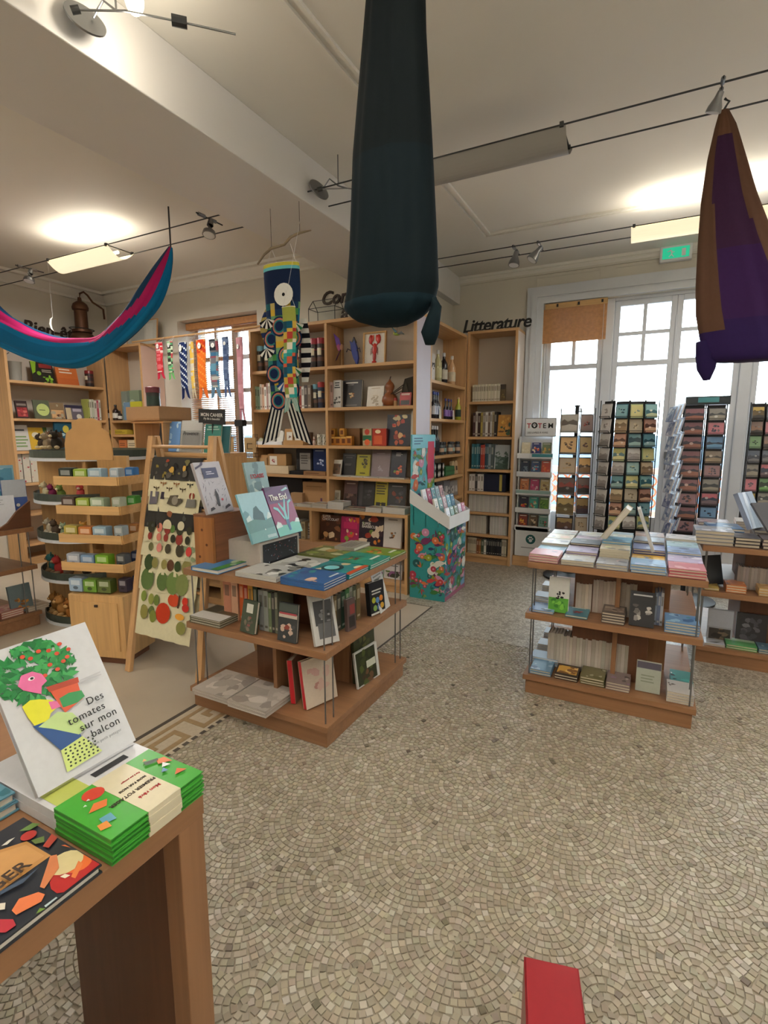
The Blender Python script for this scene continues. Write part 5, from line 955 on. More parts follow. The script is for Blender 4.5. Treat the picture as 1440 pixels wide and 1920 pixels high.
# glossy blue and violet books behind the navy one
flatbook(-1.17, .36, ZN, .24, .2, .02, 90, '5a8a9c', art('3c8a50','8ab0c0','c85a78','2c6a78','a8c8cc', n=14), 'glossy floral garden book beside the white garden books', n=2, name='garden_book', group='glossy floral garden books')
flatbook(-1.2, .36, ZN + .042, .2, .16, .025, 84, '38408c', [('band','4a8a50',0,.4),('disc','c84a6a',.7,.25,.1)] + art('3a4aa0','2c357a', n=5), 'violet-blue garden book on the glossy floral ones', name='garden_book')
# red box on the floor by the photographer's feet
bx = at(1040, 1900, 'z', .02); carton_at((at(1045, 1950, 'z', .3).x, at(1045, 1950, 'z', .3).y, 0), .12, .16, .3, 14, '941a22', [], 'red box standing on the mosaic floor with white print', name='red_box', sides='8a1820', mat='print_gloss')
# ---------------------------------------------------------------- platform, teal card stand, white display, postcard racks
struct('trim_1', MB().box(-1.365, 1.42, 5.85, YW - .055, 0, .115), 'oak_x', bevel=.004)
def fishpoly(cx, cz, s, a=0):
    p = [(-1,0),(-.6,.32),(0,.4),(.5,.22),(.75,.08),(1.1,.36),(1,0),(1.1,-.34),(.75,-.08),(.5,-.2),(0,-.36),(-.6,-.28)]
    return [(cx + s*(x*math.cos(a) - z*math.sin(a)), cz + s*(x*math.sin(a) + z*math.cos(a))*.6) for x, z in p]
def floral(n, seed, fish=True, base=None):
    r = random.Random(seed); sp = []
    cols = ['a83248','6a2a54','3a7a3c','8a9a30','c86a3c','2c3c6a','c88aa8','d8d8d0','1f5a5c','7a4a8a','b83a3c']
    if base: sp.append(('art', 10, *base))
    for k in range(n):
        x, z = r.uniform(.06, .94), r.uniform(.03, .97); q = r.random(); c = r.choice(cols)
        if q < .35: sp += [('disc', c, x, z, r.uniform(.05, .11), 1), ('disc', mixc(c, 'ffffff', .4), x, z, .028, 1)]
        elif q < .6:
            a = r.uniform(0, 6.28)
            for j in range(3): 
                b_ = a + j * .8; l = r.uniform(.09, .17); sp.append(('poly', c if j else '3a7a3c', [(x, z), (x + l*.5*math.cos(b_+.3), z + l*.35*math.sin(b_+.3)), (x + l*math.cos(b_), z + l*.7*math.sin(b_)), (x + l*.5*math.cos(b_-.3), z + l*.35*math.sin(b_-.3))]))
        elif fish: sp.append(('poly', c, fishpoly(min(max(x, .12), .86), z, r.uniform(.09, .17), r.uniform(-.4, .4))))
        else: sp.append(('disc', 'e0dcd0', x, z, .02, 1))
    return sp
t = thing('card_stand', 'teal cardboard floor stand printed with fish and flowers, filled with cards', 'display stand', (-1.925, 4.22, 0)); TQ = '2f8f92'
Wx, Dy = .345, .555
ob('body', MB().idx([(0,0,0),(Wx,0,0),(Wx,Dy,0),(0,Dy,0),(0,0,.89),(Wx,0,.675),(Wx,Dy,.675),(0,Dy,.89)], [(0,1,5,4),(2,3,7,6),(3,0,4,7),(1,2,6,5),(4,5,6,7),(3,2,1,0)], TQ), 'print_gloss', t)
pf = MB(); design(pf, Wx, .66, floral(85, 4), random.Random(1)); ob('fish_print', pf, 'print_gloss', t, loc=(Wx/2, 0, .004), kind='stuff')
pf = MB(); design(pf, Dy, .66, floral(85, 9, base=('6a9ac0','8aa8c8','5a7aa8')) + [('rect','9a4a6a',0,1,0,.06)], random.Random(2)); ob('fish_print', pf, 'print_gloss', t, loc=(Wx, Dy/2, .004), rot=(0, 0, R(90)), kind='stuff')
for y in (-.004, Dy): ob('tray_side', MB().prism([(-.005,.885),(Wx+.035,.672),(Wx+.035,.785),(-.005,1.01)], y, y + .004, 'dcdcde'), 'white_card', t)
ob('tray_lip', MB().box(Wx+.03, Wx+.036, 0, Dy, .672, .785, 'e0e0e2'), 'white_card', t)
ob('header_panel', MB().box(.0, .008, 0, Dy, .89, 1.5, '5ab0b8'), 'print_gloss', t)
pf = MB(); design(pf, Dy, .6, floral(46, 14, base=('7ac0cc','5aa8b4')) + [('rect','7ac0d0',.0,1,.8,1),('lines','2c5a80',.08,.45,.85,.97,3),('rect','c83c5c',.66,.95,.3,.9)], random.Random(6)); ob('header_print', pf, 'print_gloss', t, loc=(.0082, Dy/2, .895), rot=(0, 0, R(90)), kind='stuff')
ob('header_card', MB().box(.009, .011, .36, .53, 1.22, 1.49, 'd8d0a8').box(.0115, .012, .375, .515, 1.26, 1.47, '9ac4d8').box(.0122, .0126, .42, .47, 1.34, 1.42, '5a8ab0'), 'print_gloss', t)
for k in range(3): ob('step', MB().box(.03 + .12*k, .035 + .12*k, 0, Dy, .68, .93 - .075*k), 'white_card', t)
cardc = [['d8d4d8','b04a6a','6a9aa8','9ab4c0','c8a0a8'], ['d0c8b8','6a9a98','c8a8b0','8ac0d4','5a8aa8'], ['d8dce4','7a9a88','5a6a3c','d4c8d8','c87a98']]
for k in range(3):
    for j in range(5):
        c = cardc[k][j]; lb = ['back', 'middle', 'front'][k]
        ob('greeting_card', book_mb(.085, .16, .016, c, None, [('motif',.5,.55,.25, jit(c,50), jit(c,60), '3a5a4a', 'e0dcd8'), ('title','f0ece4',1)]), 'print_gloss', None, (-1.925 + .14 + .115*k, 4.22 + .065 + .105*j, .852 - .078*k), (R(-14), 0, R(90)), f'{["white-floral","crimson","teal-striped","pale blue","rose"][j] if k == 0 else ["ecru","sea-green","blush","sky-blue","denim"][j] if k == 1 else ["white leafy","sage","moss","lilac","pink"][j]} card packet in the {lb} tier of the teal stand', 'card', 'card packets in the teal stand')
# white display with paw logo
TX0, TX1, TY = -1.345, -.985, 5.87
t = thing('book_display', 'white cardboard display headed TOTEM with a green paw emblem', 'display stand', (TX0, TY, .116)); w = TX1 - TX0
ob('base_box', MB().box(0, w, .0, .15, 0, .335), 'white_card', t); ob('back_board', MB().box(.01, w - .01, .14, .15, .336, 1.36), 'white_card', t)
for x in (0, w - .008): ob('side_board', MB().box(x, x + .008, .03, .139, .336, 1.36), 'white_card', t)
hd = ob('header', MB().box(.04, w + .02, .1, .112, 1.36, 1.565), 'white_card', t)
fr4 = MB()
for a in ((.042,w+.018,1.362,1.366),(.042,w+.018,1.559,1.563),(.042,.046,1.362,1.563),(w+.014,w+.018,1.362,1.563)): fr4.box(a[0], a[1], .0985, .1, a[2], a[3])
ob('header_outline', fr4, 'lettering_black', t)
for s_, x, m_ in (('T', .062, 'red_ink'), ('T', .182, 'red_ink'), ('E', .236, 'lettering_black'), ('M', .292, 'lettering_black')): text(s_, .075, m_, t, (x, .0982, 1.455), name='header_lettering', bold=.02)
text('DES LIVRES À VIVRE', .026, 'lettering_black', t, (.07, .0982, 1.395), name='header_lettering')
def paw(t, cx, cz, s, y, c1, c2):
    mb = MB(); r = random.Random(1); blobface(mb, cx, cz, s, s, y, c1, r, 20, 0); 
    for dx, dz, q in ((0,-.25,.34),(-.42,.12,.16),(-.16,.42,.17),(.16,.42,.17),(.42,.12,.16)): blobface(mb, cx + dx*s, cz + dz*s, q*s, q*s, y - .0006, c2, r, 14, 0)
    return ob('paw_emblem', mb, 'print_matt', t)
paw(t, .145, 1.485, .034, .0982, '1f1f20', 'dfe0e2'); paw(t, .175, .2, .055, -.0008, '1f5a58', 'dfe0e2')
ob('base_text', MB().box(.07, .25, -.0006, 0, .095, .105), 'grey_ink', t)
tc5 = [['cfc4a8','2c3470','6a7a58'],['26344a','2c4a7a','c84a30'],['c87a4a','b83a6a','c8b078'],['26203a','3a9a88','5a8a30'],['8a3020','6a5038','7aa898']]
mc5 = [['e0d8c0','d8cdb0'],['d85a3c','e0a04c','f0e0c0'],['8a9a50','c8a050'],['4a5a70','6a7a8a'],['d0503c','8ac0d0'],['e0703c','d8402c'],['8a4a34','d89a6a'],['d85a8a','f0c8d0'],['d8c8a0','8a6a48'],['d8483c','d8a838'],['d86a48','c8d8b0'],['8ab838','3c6a20'],['d8702c','e8b040'],['c8b090','3a2c24'],['c83c40','4a7a5a']]
nm5 = ['first', 'second', 'third', 'fourth', 'lowest']
for k in range(5):
    z = 1.13 - .205 * k
    ob('shelf_tray', MB().box(-.012, w + .012, .004, .14, z, z + .006).box(-.014, w + .014, 0, .006, z - .012, z + .045), 'white_card', t)
    for j in range(3):
        c = tc5[k][j]; ob('pocket_book', book_mb(.095, .155, .02, c, None, [('motif',.5,.45,.32,*mc5[k*3+j]),('title','e8e4dc',1)]), 'print_gloss', None, (TX0 + .067 + .114*j, TY + .05, .116 + z + .0115), (R(-10), 0, 0), f'{["sand","navy","olive","slate","blue","orange-red","terracotta","fuchsia","ochre","black-red","jade","leaf-green","flame","bean-brown","mint"][k*3+j]} pocket book on the {nm5[k]} tray of the white display', 'book', 'pocket books in the white display')
ob('shelf_strip', MB().box(.15, w + .014, -.0008, 0, 1.13 + .005, 1.13 + .04), flat('teal_strip', '3a8a94', .5).name, t)
ob('shelf_strip', MB().box(-.01, w + .01, -.0008, 0, .72 + .005, .72 + .04), flat('grey_teal_strip', '9ab8b4', .5).name, t)
# postcard racks
pocket = {}
def card_art(pal, r):
    """a little printed view: sky, far land, near ground, one motif"""
    a, b_ = r.uniform(.3, .45), r.uniform(.5, .68); k = r.random()
    if k < .3: return [('rect', mixc(pal[2], 'ffffff', .25), .05, .95, .07, .93), ('motif', .5, .5, .2, pal[3], pal[4])]
    sp = [('rect', mixc(pal[2], 'ffffff', .15), .05, .95, b_, .94), ('poly', pal[3], [(.05, a), (.95, a), (.95, b_ - .04), (.7, b_ + .12*k), (.4, b_ - .06), (.2, b_ + .08), (.05, b_)]), ('poly', pal[4], [(.05, .06), (.95, .06), (.95, a), (.5, a + .06), (.05, a - .05)])]
    if k > .6: sp.append(('disc', mixc(pal[4], 'ffffff', .4), r.uniform(.3, .7), r.uniform(.3, .6), .1, .8))
    return sp
def rack(cx, cy, label, cols, rows, g, Y, key, pals, cw=None, head=None, tone='postcard', gp=None, wire=False, top=1.8, card_h=.93, side=None, tilt=8, where='', dots=True):
    t = thing('postcard_rack', label, 'postcard rack', (cx, cy, 0), 0, 'revolving postcard racks')
    ob('base', MB().lathe([(.26,0),(.26,.02),(.06,.05),(.03,.07)], 18), 'black_wire', t); ob('pole', MB().tube([(0,0,.06),(0,0,top)], .02, 8), 'black_wire', t)
    ob('cap', MB().lathe([(.03,top),(.03,top+.01),(.02,top+.015)], 10), 'black_wire', t)
    F = Front(0, Y); us = []
    for ci, (x0, x1, ang) in enumerate(cols):
        px0, py0 = g(x0, rows[0]); px1, _ = g(x1, rows[0]); u0, u1 = F.u(px0, py0), F.u(px1, py0); us.append((u0, u1)); w = abs(u1 - u0) / max(.35, math.cos(R(ang)))
        zs = [F.z((px0+px1)/2, g(0, y)[1]) for y in rows]; zt = zs[0]; zb = zs[-1] - abs(zs[-2] - zs[-1])
        uc = (u0 + u1)/2; fr = MB()
        for s_ in (-1, 1):
            d = Vector((math.cos(R(ang)), math.sin(R(ang)), 0)) * (s_ * (w/2 + .006)); fr.bar((uc - cx + d.x, Y - cy + d.y + .05, zb), (uc - cx + d.x, Y - cy + d.y + .05, zt + .03), .009)
        cf = ob('column_frame', fr, 'black_wire', t)
        if not wire: ob('backing', MB().box(-w/2, w/2, .05, .054, zb, zt + .02), 'black_card', cf, (uc - cx, Y - cy, 0), (0, 0, R(ang)))
        arm = MB()
        for z in (zt, (zt+zb)/2, zb + .02): arm.bar((0, 0, z), (uc - cx, Y - cy + .05, z), .008)
        ob('arm', arm, 'black_wire', t)
        for ri in range(len(rows) - 1):
            h = abs(zs[ri] - zs[ri+1]); zc = zs[ri+1]; hh = h * card_h
            pk = (key, ci)
            if pk not in pocket:
                me = MB(); me.bar((-w/2, -.012, 0), (w/2, -.012, 0), .004).bar((-w/2, -.018, .02), (w/2, -.018, .02), .004).bar((-w/2, 0, 0), (-w/2, -.018, .02), .004).bar((w/2, 0, 0), (w/2, -.018, .02), .004).bar((-w/2, .012, .0), (w/2, .012, 0), .004)
                pocket[pk] = me.mesh('pocket'); pocket[pk].materials.append(M('steel' if wire else 'black_wire'))
            ob('pocket', pocket[pk], None, cf, (uc - cx, Y - cy, zc), (0, 0, R(ang)))
            pal = pals[(ri * 7 + ci * 3 + (ri * ci) % 5) % len(pals)]; nm = pal[0]
            mb = book_mb(w * .96, hh, .012, pal[1], None, card_art(pal, BR), 'd0ccc4')
            col = ['first', 'second', 'third', 'fourth'][ci]; rn = ['top', 'second', 'third', 'fourth', 'fifth', 'sixth', 'seventh', 'eighth', 'ninth', 'tenth'][ri]
            ob('postcard', mb, 'print_gloss', None, (uc, Y - .006, zc + .004), (R(-tilt), 0, R(ang)), f'{nm} {tone} in the {rn} row of the {where} rack', 'postcard', gp)
    return t, us
PA = [('grey sketch','8a8478','9a9488','5a5248','b8b0a4'),('orange-blossom','3a3430','c8944c','5a4a3c','8a6a48'),('sepia','8a7258','a08868','6a563c','b89c78'),('dark portrait','3c302e','5a4038','8a3c34','2a2220'),('golden','8a7038','b0924c','5a4a28','6a5a34'),('black floral','26222a','8a6a30','5a3a2a','44303a')]
g = conv(1030, 730, 3.512)
rack(-.71, 5.62, 'wire postcard rack with two card columns next to the white display', [(78,196,0),(214,296,18)], [142,288,430,562,697,830,950], g, 5.5, 'A', PA, tone='art card', gp='art cards on the wire rack', wire=True, card_h=.84, top=1.78, where='slim wire')
PB = [('white','b4b0ac','c8c4c0','a49c98','8a8480'),('herbarium','a8987c','8a7a5c','6a5a40','c0b090'),('sea-green','4a7a80','6a9a98','2c5a60','b0b890'),('teal','2f5f6c','4a8088','1f444e','8aa8a4'),('sand','a08a68','c0a880','7a6448','8a7050'),('terracotta','8a5a44','a8745c','5a3a2c','c8a080'),('yellow beach','8a9a70','b0a858','5a7a80','c8c08a')]
t_, us = rack(-.24, 5.36, 'black revolving postcard rack with four narrow columns of botanical cards', [(340,408,-34),(436,522,-8),(538,626,10),(640,722,30)], [92,192,288,384,476,566,656,746,836,926], g, 5.2, 'B', PB, tone='nature card', gp='nature cards on the four-column rack', top=1.78, where='four-column')
PC = [('dark sunset','2c2a34','6a3c44','3a3440','8a5a4c'),('blue bay','1f3a5c','3a5f88','2c4a6a','8aa0b4'),('night harbour','1c2230','3c4a60','2a3040','6a6a70'),('grey cliffs','4a4a4c','6a6660','34383c','8a8478'),('red boat','3a2a34','a04050','2c3448','6a5a60'),('deep blue cove','16304c','2a5a8a','10243a','5a8ab0'),('brown rock','4a3c34','6a5848','2c2824','8a7860')]
rack(.33, 5.28, 'black revolving postcard rack with wide columns of dark seaside cards', [(893,1030,2),(1052,1172,4)], [118,208,304,398,492,586,680,772,862,950], g, 5.1, 'C', PC, tone='seaside card', gp='seaside cards on the wide rack', top=1.78, card_h=.9, where='wide-column')
# end-on wallets of that rack and its header box
hb0 = ax_(*g(800, 90), 'y', 5.1); hb1 = ax_(*g(1195, 90), 'y', 5.1); hz = az_(*g(1000, 110), 'y', 5.1); hz1 = az_(*g(1000, 45), 'y', 5.1)
ob('header_box', MB().box(hb0 + .11 - .33, hb1 - .33, -.16, .16, hz + .012, hz1, '3a6a70', ['2c3438','2c3438','a8d8e0','3a6a70','2c3a40','2c3438']).box(hb0 + .2 - .33, hb1 - .33 - .08, -.163, -.16, hz + .03, hz1 - .01, '4a8a90'), 'print_gloss', t_ if False else [o for o in COL.objects if o.name.startswith('postcard_rack')][-1])
for k in range(9):
    y = 125 + 92 * k; z = az_(*g(820, y + 92), 'y', 5.12)
    for j in range(3):
        u = ax_(*g(792 + 26*j - 4*k, y), 'y', 5.0 + .07*j)
        ob('postcard', book_mb(.15, .125, .01, 'b8b8c4' if (k + j) % 3 else '5a6a9a', None, [('pic',.06,.94,'8a94b0','c8c8d0','4a5a8a')]), 'print_gloss', None, (u, 5.0 + .07*j, z + .018*j), (R(-13), 0, R(-72)), f'white-backed card wallet, {["top","second","third","fourth","fifth","sixth","seventh","eighth","lowest"][k]} row, edge side of the wide-column rack', 'postcard', 'card wallets on the rack edge')
rack(.98, 5.3, 'black revolving postcard rack at the window post with mixed cards', [(1340,1425,0),(1435,1530,6),(1540,1630,12)], [108,206,302,396,490,584,680,776,868], g, 5.1, 'D', [('yellow flower','3a342c','a88a38','5a4a2c','2c2824'),('brown hill','3a302c','6a5048','8a6a58','2a2422'),('green valley','2c4a30','4a7a44','1f3424','6a9a58')] + PC[2:5], tone='mixed card', gp='mixed cards on the post rack', top=1.78, where='window-post')

# ---------------------------------------------------------------- blinds
flat('blind_wood', 'c08a58', .5, var=.12, vscale=30)
x0, x1, z0, z1 = WBX
t = thing('venetian_blind', 'wooden slatted blind half lowered over the left room window', 'blind', (0, 0, 0))
ob('head_rail', MB().box(x0 + .01, x1 - .01, YB + .12, YB + .2, z1 - .09, z1 - .012), 'blind_wood', t, bevel=.004)
sl = MB()
for k in range(64): 
    z = z1 - .11 - .026 * k; sl.idx([(x0+.03, YB+.135, z-.006),(x0+.75, YB+.135, z-.006),(x0+.75, YB+.175, z+.006),(x0+.03, YB+.175, z+.006),(x0+.03, YB+.135, z-.0035),(x0+.75, YB+.135, z-.0035),(x0+.75, YB+.175, z+.0085),(x0+.03, YB+.175, z+.0085)], [(0,1,2,3),(4,5,6,7),(0,1,5,4),(2,3,7,6)])
for k in range(12): 
    z = z1 - .1 - .006 * k; sl.box(x0+.78, x1-.03, YB+.135, YB+.175, z-.003, z)
ob('slats', sl, 'blind_wood', t, kind='stuff')
ob('ladder_tape', MB().box(x0+.2, x0+.206, YB+.13, YB+.132, 1.15, z1-.1).box(x0+.58, x0+.586, YB+.13, YB+.132, 1.15, z1-.1), 'blind_wood', t)
xa, xb = -1.165, -.53; zt, zb_ = 2.9, az_(1080, 643, 'y', 6.12)
t = thing('roman_blind', 'woven wood blind drawn down over the first casement', 'blind', (0, 0, 0))
ob('head_rail', MB().box(xa, xb, 6.1, 6.14, zt - .035, zt + .02), 'pale_x', t)
sl = MB(); n_ = int((zt - .04 - zb_) / .011)
for k in range(n_): sl.box(xa - .02, xb + .0, 6.105, 6.115, zt - .045 - .011*k, zt - .0355 - .011*k)
ob('wood_weave', sl, 'blind_wood', t, kind='stuff')
for x in (xa + .12, xa + .34, xb - .06): ob('clip', MB().box(x, x + .02, 6.094, 6.1, zt - .02, zt + .01), 'black_wire', t)
ob('pull_cord', MB().tube([(xb - .03, 6.1, zt - .04), (xb - .03, 6.1, zb_ - .1)], .002, 4), 'white_card', t)
# exit sign
p = at(1267, 476, 'y', 6.1); emit('exit_green', '1fa880', .9)
t = thing('exit_sign', 'white emergency exit sign with green running figure panel on the wall', 'exit sign', (p.x, YW - .001, p.z), rot=(0, 0, 0))
ob('housing', MB().box(-.14, .14, -.06, 0, -.075, .075), 'white_card', t, bevel=.01); ob('green_panel', MB().box(-.115, .115, -.063, -.0605, -.05, .05), 'exit_green', t)
ob('running_figure', MB().prism([(-.06,-.03),(-.04,-.01),(-.045,.02),(-.07,.01),(-.075,.017),(-.04,.032),(-.028,.01),(-.01,.012),(-.01,.005),(-.03,.0),(-.03,-.012),(-.012,-.035),(-.02,-.038),(-.038,-.018),(-.055,-.037)], -.0642, -.0635).box(.05, .085, -.0642, -.0635, -.038, .03), 'white_ink', t)

# ---------------------------------------------------------------- ladder with tea towels
tl, tr_ = Vector((-2.86, 2.27, 1.49)), Vector((-2.33, 2.27, 1.49)); fl, fr5 = Vector((-2.885, 2.0, 0)), Vector((-2.262, 2.0, 0))
def proj(p): d = Vector(p) - EYE; w = d.dot(FWD); return 720 + FOC*d.dot(RT)/w, 960 - FOC*d.dot(UP)/w
t = thing('towel_ladder', 'wooden step ladder rack hung with printed tea towels', 'ladder', (0, 0, 0))
for a, b_ in ((fl, tl), (fr5, tr_)): board('rail', MB().bar(a, b_, .045, .028), 'z', t, 'oak')
for a, b_ in ((Vector((-2.87, 2.6, 0)), tl + Vector((0, .03, 0))), (Vector((-2.33, 2.6, .0)), tr_ + Vector((0, .03, 0)))): board('rear_rail', MB().bar(a, b_, .045, .024), 'z', t, 'oak')
def on_rail(y):
    lo, hi = 0.0, 1.0
    for _ in range(30):
        m_ = (lo + hi)/2
        if proj(tl.lerp(fl, m_))[1] < y: lo = m_
        else: hi = m_
    return (lo + hi)/2
rungs = [on_rail(y) for y in (837, 862, 891, 920, 947, 976, 1005, 1032, 1061, 1090)]
for s_ in rungs: ob('rung', MB().tube([tl.lerp(fl, s_), tr_.lerp(fr5, s_)], .011, 8), 'oak_x', t)
CREAM = 'd6d0b0'
def bug(r, n, cols): 
    o = []
    for k in range(n):
        x, z, c = .12 + .76 * (k + .5) / n, .45 + .22 * (k % 2) - .08, r.choice(cols)
        o += [('poly', c, [(x, z+.12), (x+.012, z), (x, z-.14), (x-.012, z)]), ('poly', c, [(x, z+.04), (x+.06, z+.1), (x+.05, z)]), ('poly', c, [(x, z+.04), (x-.06, z+.1), (x-.05, z)])]
    return o
r_ = random.Random(31)
def spots(n, cols, rows=1, rmin=.04, rmax=.07, sq=1.2): return [('disc', r_.choice(cols), .08 + .84*(i + r_.uniform(.3,.7))/n, (j + .5)/rows*.9 + .05, r_.uniform(rmin, rmax), sq) for j in range(rows) for i in range(n)]
TW = [('3c3a38', .13, [('art',16,'8a7a3c','2c2a2a','a04a34','5a5650','77704c','c8a050')], 'dark tea towel printed with a still life, on the upper rung'),
      (CREAM, .14, bug(r_, 6, ['4a3c28','8a5a30','2c2a24']), 'cream tea towel printed with insects'),
      (CREAM, .13, [('poly','6a6670',[(.05,.3),(.2,.35),(.22,.95),(.05,.95)]),('poly','3a3440',[(.26,.6),(.34,.6),(.34,.95),(.27,.95)]),('poly','5a5448',[(.4,.4),(.6,.3),(.7,.6),(.6,.85),(.45,.8)]),('disc','8a8478',.55,.58,.06,1),('poly','77756f',[(.76,.3),(.95,.35),(.93,.7),(.78,.7)]),('disc','8a3c2c',.86,.85,.05,1)], 'cream tea towel printed with grey stones'),
      ('383634', .14, [('art',10,'2a2a2c','8a5a40','50504c','a07050'),('disc','d0c8ac',.45,.15,.08,1),('disc','d0c8ac',.7,.2,.06,1)], 'charcoal tea towel printed with dark animals'),
      (CREAM, .13, spots(6, ['8a3c34','c87a6a','5a7a40','3a3a2c'], 2), 'cream tea towel printed with radishes and fruit'),
      (CREAM, .12, [('art',8,'b8b898','8a9a78')] + spots(5, ['c84a44','d88a80','4a4434','6a6a48'], 1), 'cream tea towel printed with butterflies and red blossoms'),
      (CREAM, .13, spots(6, ['4a6a34','3a4a2c','8a8450','5a3c2c'], 1, .05, .09), 'cream tea towel printed with dark leaves'),
      (CREAM, .14, spots(4, ['5a7040','6a8048','4a5c34','7a8450'], 1, .09, .12) , 'cream tea towel printed with cabbages'),
      (CREAM, .32, spots(6, ['6a8048','77804a','5a6a3c'], 1, .04, .06)[:4] + [('disc','b83c24',.5,.5,.13,1.0),('disc','c04a2c',.66,.78,.1,.8),('disc','7a8a40',.12,.75,.05,1.4),('disc','8a9048',.26,.72,.05,1.4),('disc','6a7a3c',.36,.72,.05,1.4),('disc','8a8448',.16,.45,.07,1.3),('disc','77803c',.33,.4,.06,1.3),('disc','c83c2c',.86,.8,.05,1),('disc','b8342c',.88,.68,.06,.8),('disc','d89a3c',.8,.5,.08,.5),('disc','8a8a50',.84,.3,.08,1),('poly','5a3c2c',[(.74,.65),(.77,.65),(.78,.9),(.75,.92)])], 'long cream tea towel printed with tomatoes and squashes')]
dirv = (fl - tl).normalized(); nrm = Vector((0, dirv.z, -dirv.y)); nrm = nrm if nrm.y < 0 else -nrm; tang = math.atan2(-dirv.y, -dirv.z)
for k, (c, drop, sp, lb) in enumerate(TW):
    a, b_ = tl.lerp(fl, rungs[k+1] if k < 8 else rungs[8]), tr_.lerp(fr5, rungs[k+1] if k < 8 else rungs[8])
    if k == 8: a, b_ = tl.lerp(fl, rungs[9]), tr_.lerp(fr5, rungs[9])
    w = (b_ - a).length - (.08 if k % 2 else .1); h = drop; mb = MB(); n = 14
    cs_ = []
    for i in range(n + 1):                       # cloth over the rung: short back fall, fold, front fall with soft waves
        u = -w/2 + w * i / n; wv = .004 * math.sin(i * 1.9 + k) ; cs_.append([(u, .022, -h*.55), (u, .016, 0), (u, .006, .014), (u, -.008, .014), (u, -.018, 0), (u, -.02 + wv, -h*.5), (u, -.02 + wv*1.6, -h)])
    m7 = len(cs_[0]); vs = [p for row in cs_ for p in row]
    mb.idx(vs, [(i*m7+j, (i+1)*m7+j, (i+1)*m7+j+1, i*m7+j+1) for i in range(n) for j in range(m7-1)], c)
    pr = MB(); design(pr, w, h, sp, r_); mb.idx([(x, -.026 + y, z - h) for x, y, z in pr.v], [], c); base = len(mb.v) - len(pr.v)
    for f, cc in zip(pr.f, pr.c): mb.f.append(tuple(i + base for i in f)); mb.c.append(cc); mb.m.append(0)
    ob('tea_towel', mb, 'cloth_print', None, (a + b_)/2 + Vector((0, 0, .004)), (-tang * .9 if False else R(-12.5), 0, math.atan2((b_-a).y, (b_-a).x)), lb, 'tea towel', 'tea towels on the ladder', smooth=40)
# ---------------------------------------------------------------- soap display
g = conv(0, 860, 4.8); rot = R(17)
t = thing('soap_display', 'plywood soap display tower with arched header and five trays', 'display stand', (-2.95, 2.04, 0), rot)
ob('base_box', MB().box(-.4, 0, 0, .3, .05, .47), 'pale_z', t, bevel=.003); ob('foot', MB().box(-.37, -.03, .03, .27, 0, .05), 'walnut_x', t)
dr_ = ob('drawer', MB().box(-.36, -.04, -.006, 0, .1, .425), 'pale_z', t); ob('drawer_knob', MB().box(-.2, -.18, -.016, -.006, .395, .41), 'lettering_brown', dr_)
ob('spine_board', MB().box(-.3, -.08, .24, .27, .47, 1.36), 'pale_z', t)
ob('header', MB().prism([(-.2-.17,1.34),(-.2+.17,1.34),(-.2+.168,1.44),(-.2+.15,1.51),(-.2+.105,1.54),(-.2+.105,1.575),(-.2+.05,1.6),(-.2-.05,1.6),(-.2-.105,1.575),(-.2-.105,1.54),(-.2-.15,1.51),(-.2-.168,1.44)], .05, .06), 'kraft', t, bevel=.002)
sc5 = [['1f2a24','8aa838','9ab8cc','a8bccc','3a7ac0'],['4a342c','9ab03c','a8bca0','c0ccb8','4a9a3c'],['b0a048','c87a3c','9ab8cc','a8b8c0','b0743c'],['a8b0c0','7a9ac0','7ab02c','5a5e60','2c3a5c'],['9ab4d0','6a9a30','5a6a30','3a3040','3c5a8c']]
nmS = ['blackish-green','lime','pale blue','grey-blue','bright blue','brown','yellow-green','sage','pale sage','green','mustard','orange','ice blue','misty blue','copper','lavender','sky-blue','apple-green','grey','navy','powder-blue','moss','olive','plum','steel-blue']
for k in range(5):
    z = 1.19 - .185 * k if k < 4 else .471
    if k < 4:
        for q in ((-.42, .03, 0, .25, z, z + .008), (-.42, .03, -.008, 0, z - .004, z + .05), (.03, .038, 0, .25, z - .004, z + .05), (-.428, -.42, 0, .25, z - .004, z + .05)): ob('tray_board', MB().box(*q), 'pale_x', t)
    for j in range(5):
        c = sc5[k][j]; Mx = Matrix.Rotation(rot, 4, 'Z'); lx, ly, rz_ = ((-.355 + .105*j, .02, 0) if j < 3 else (-.06 + .03*0 + .0, .03 + .0, 0)) if j < 3 else (-.04 + .04*(j-3), .06 + .09*(j-3), 0)
        wv = Mx @ Vector((lx, ly, 0)); carton_at((-2.95 + wv.x, 2.04 + wv.y, z + .0085), .095 if j < 3 else .06, .06, .09 if j != 1 else .085, 17, c, [('rect', mixc(c,'ffffff',.5), .15,.85,.5,.85), ('disc', mixc(c,'000000',.4), .5,.3,.2,.6)], f'{nmS[k*5+j]} soap box on the {["top","second","third","fourth","lowest"][k]} tray of the soap display', name='soap_box', cat='soap box', group='soap boxes in the display', mat='print_gloss')
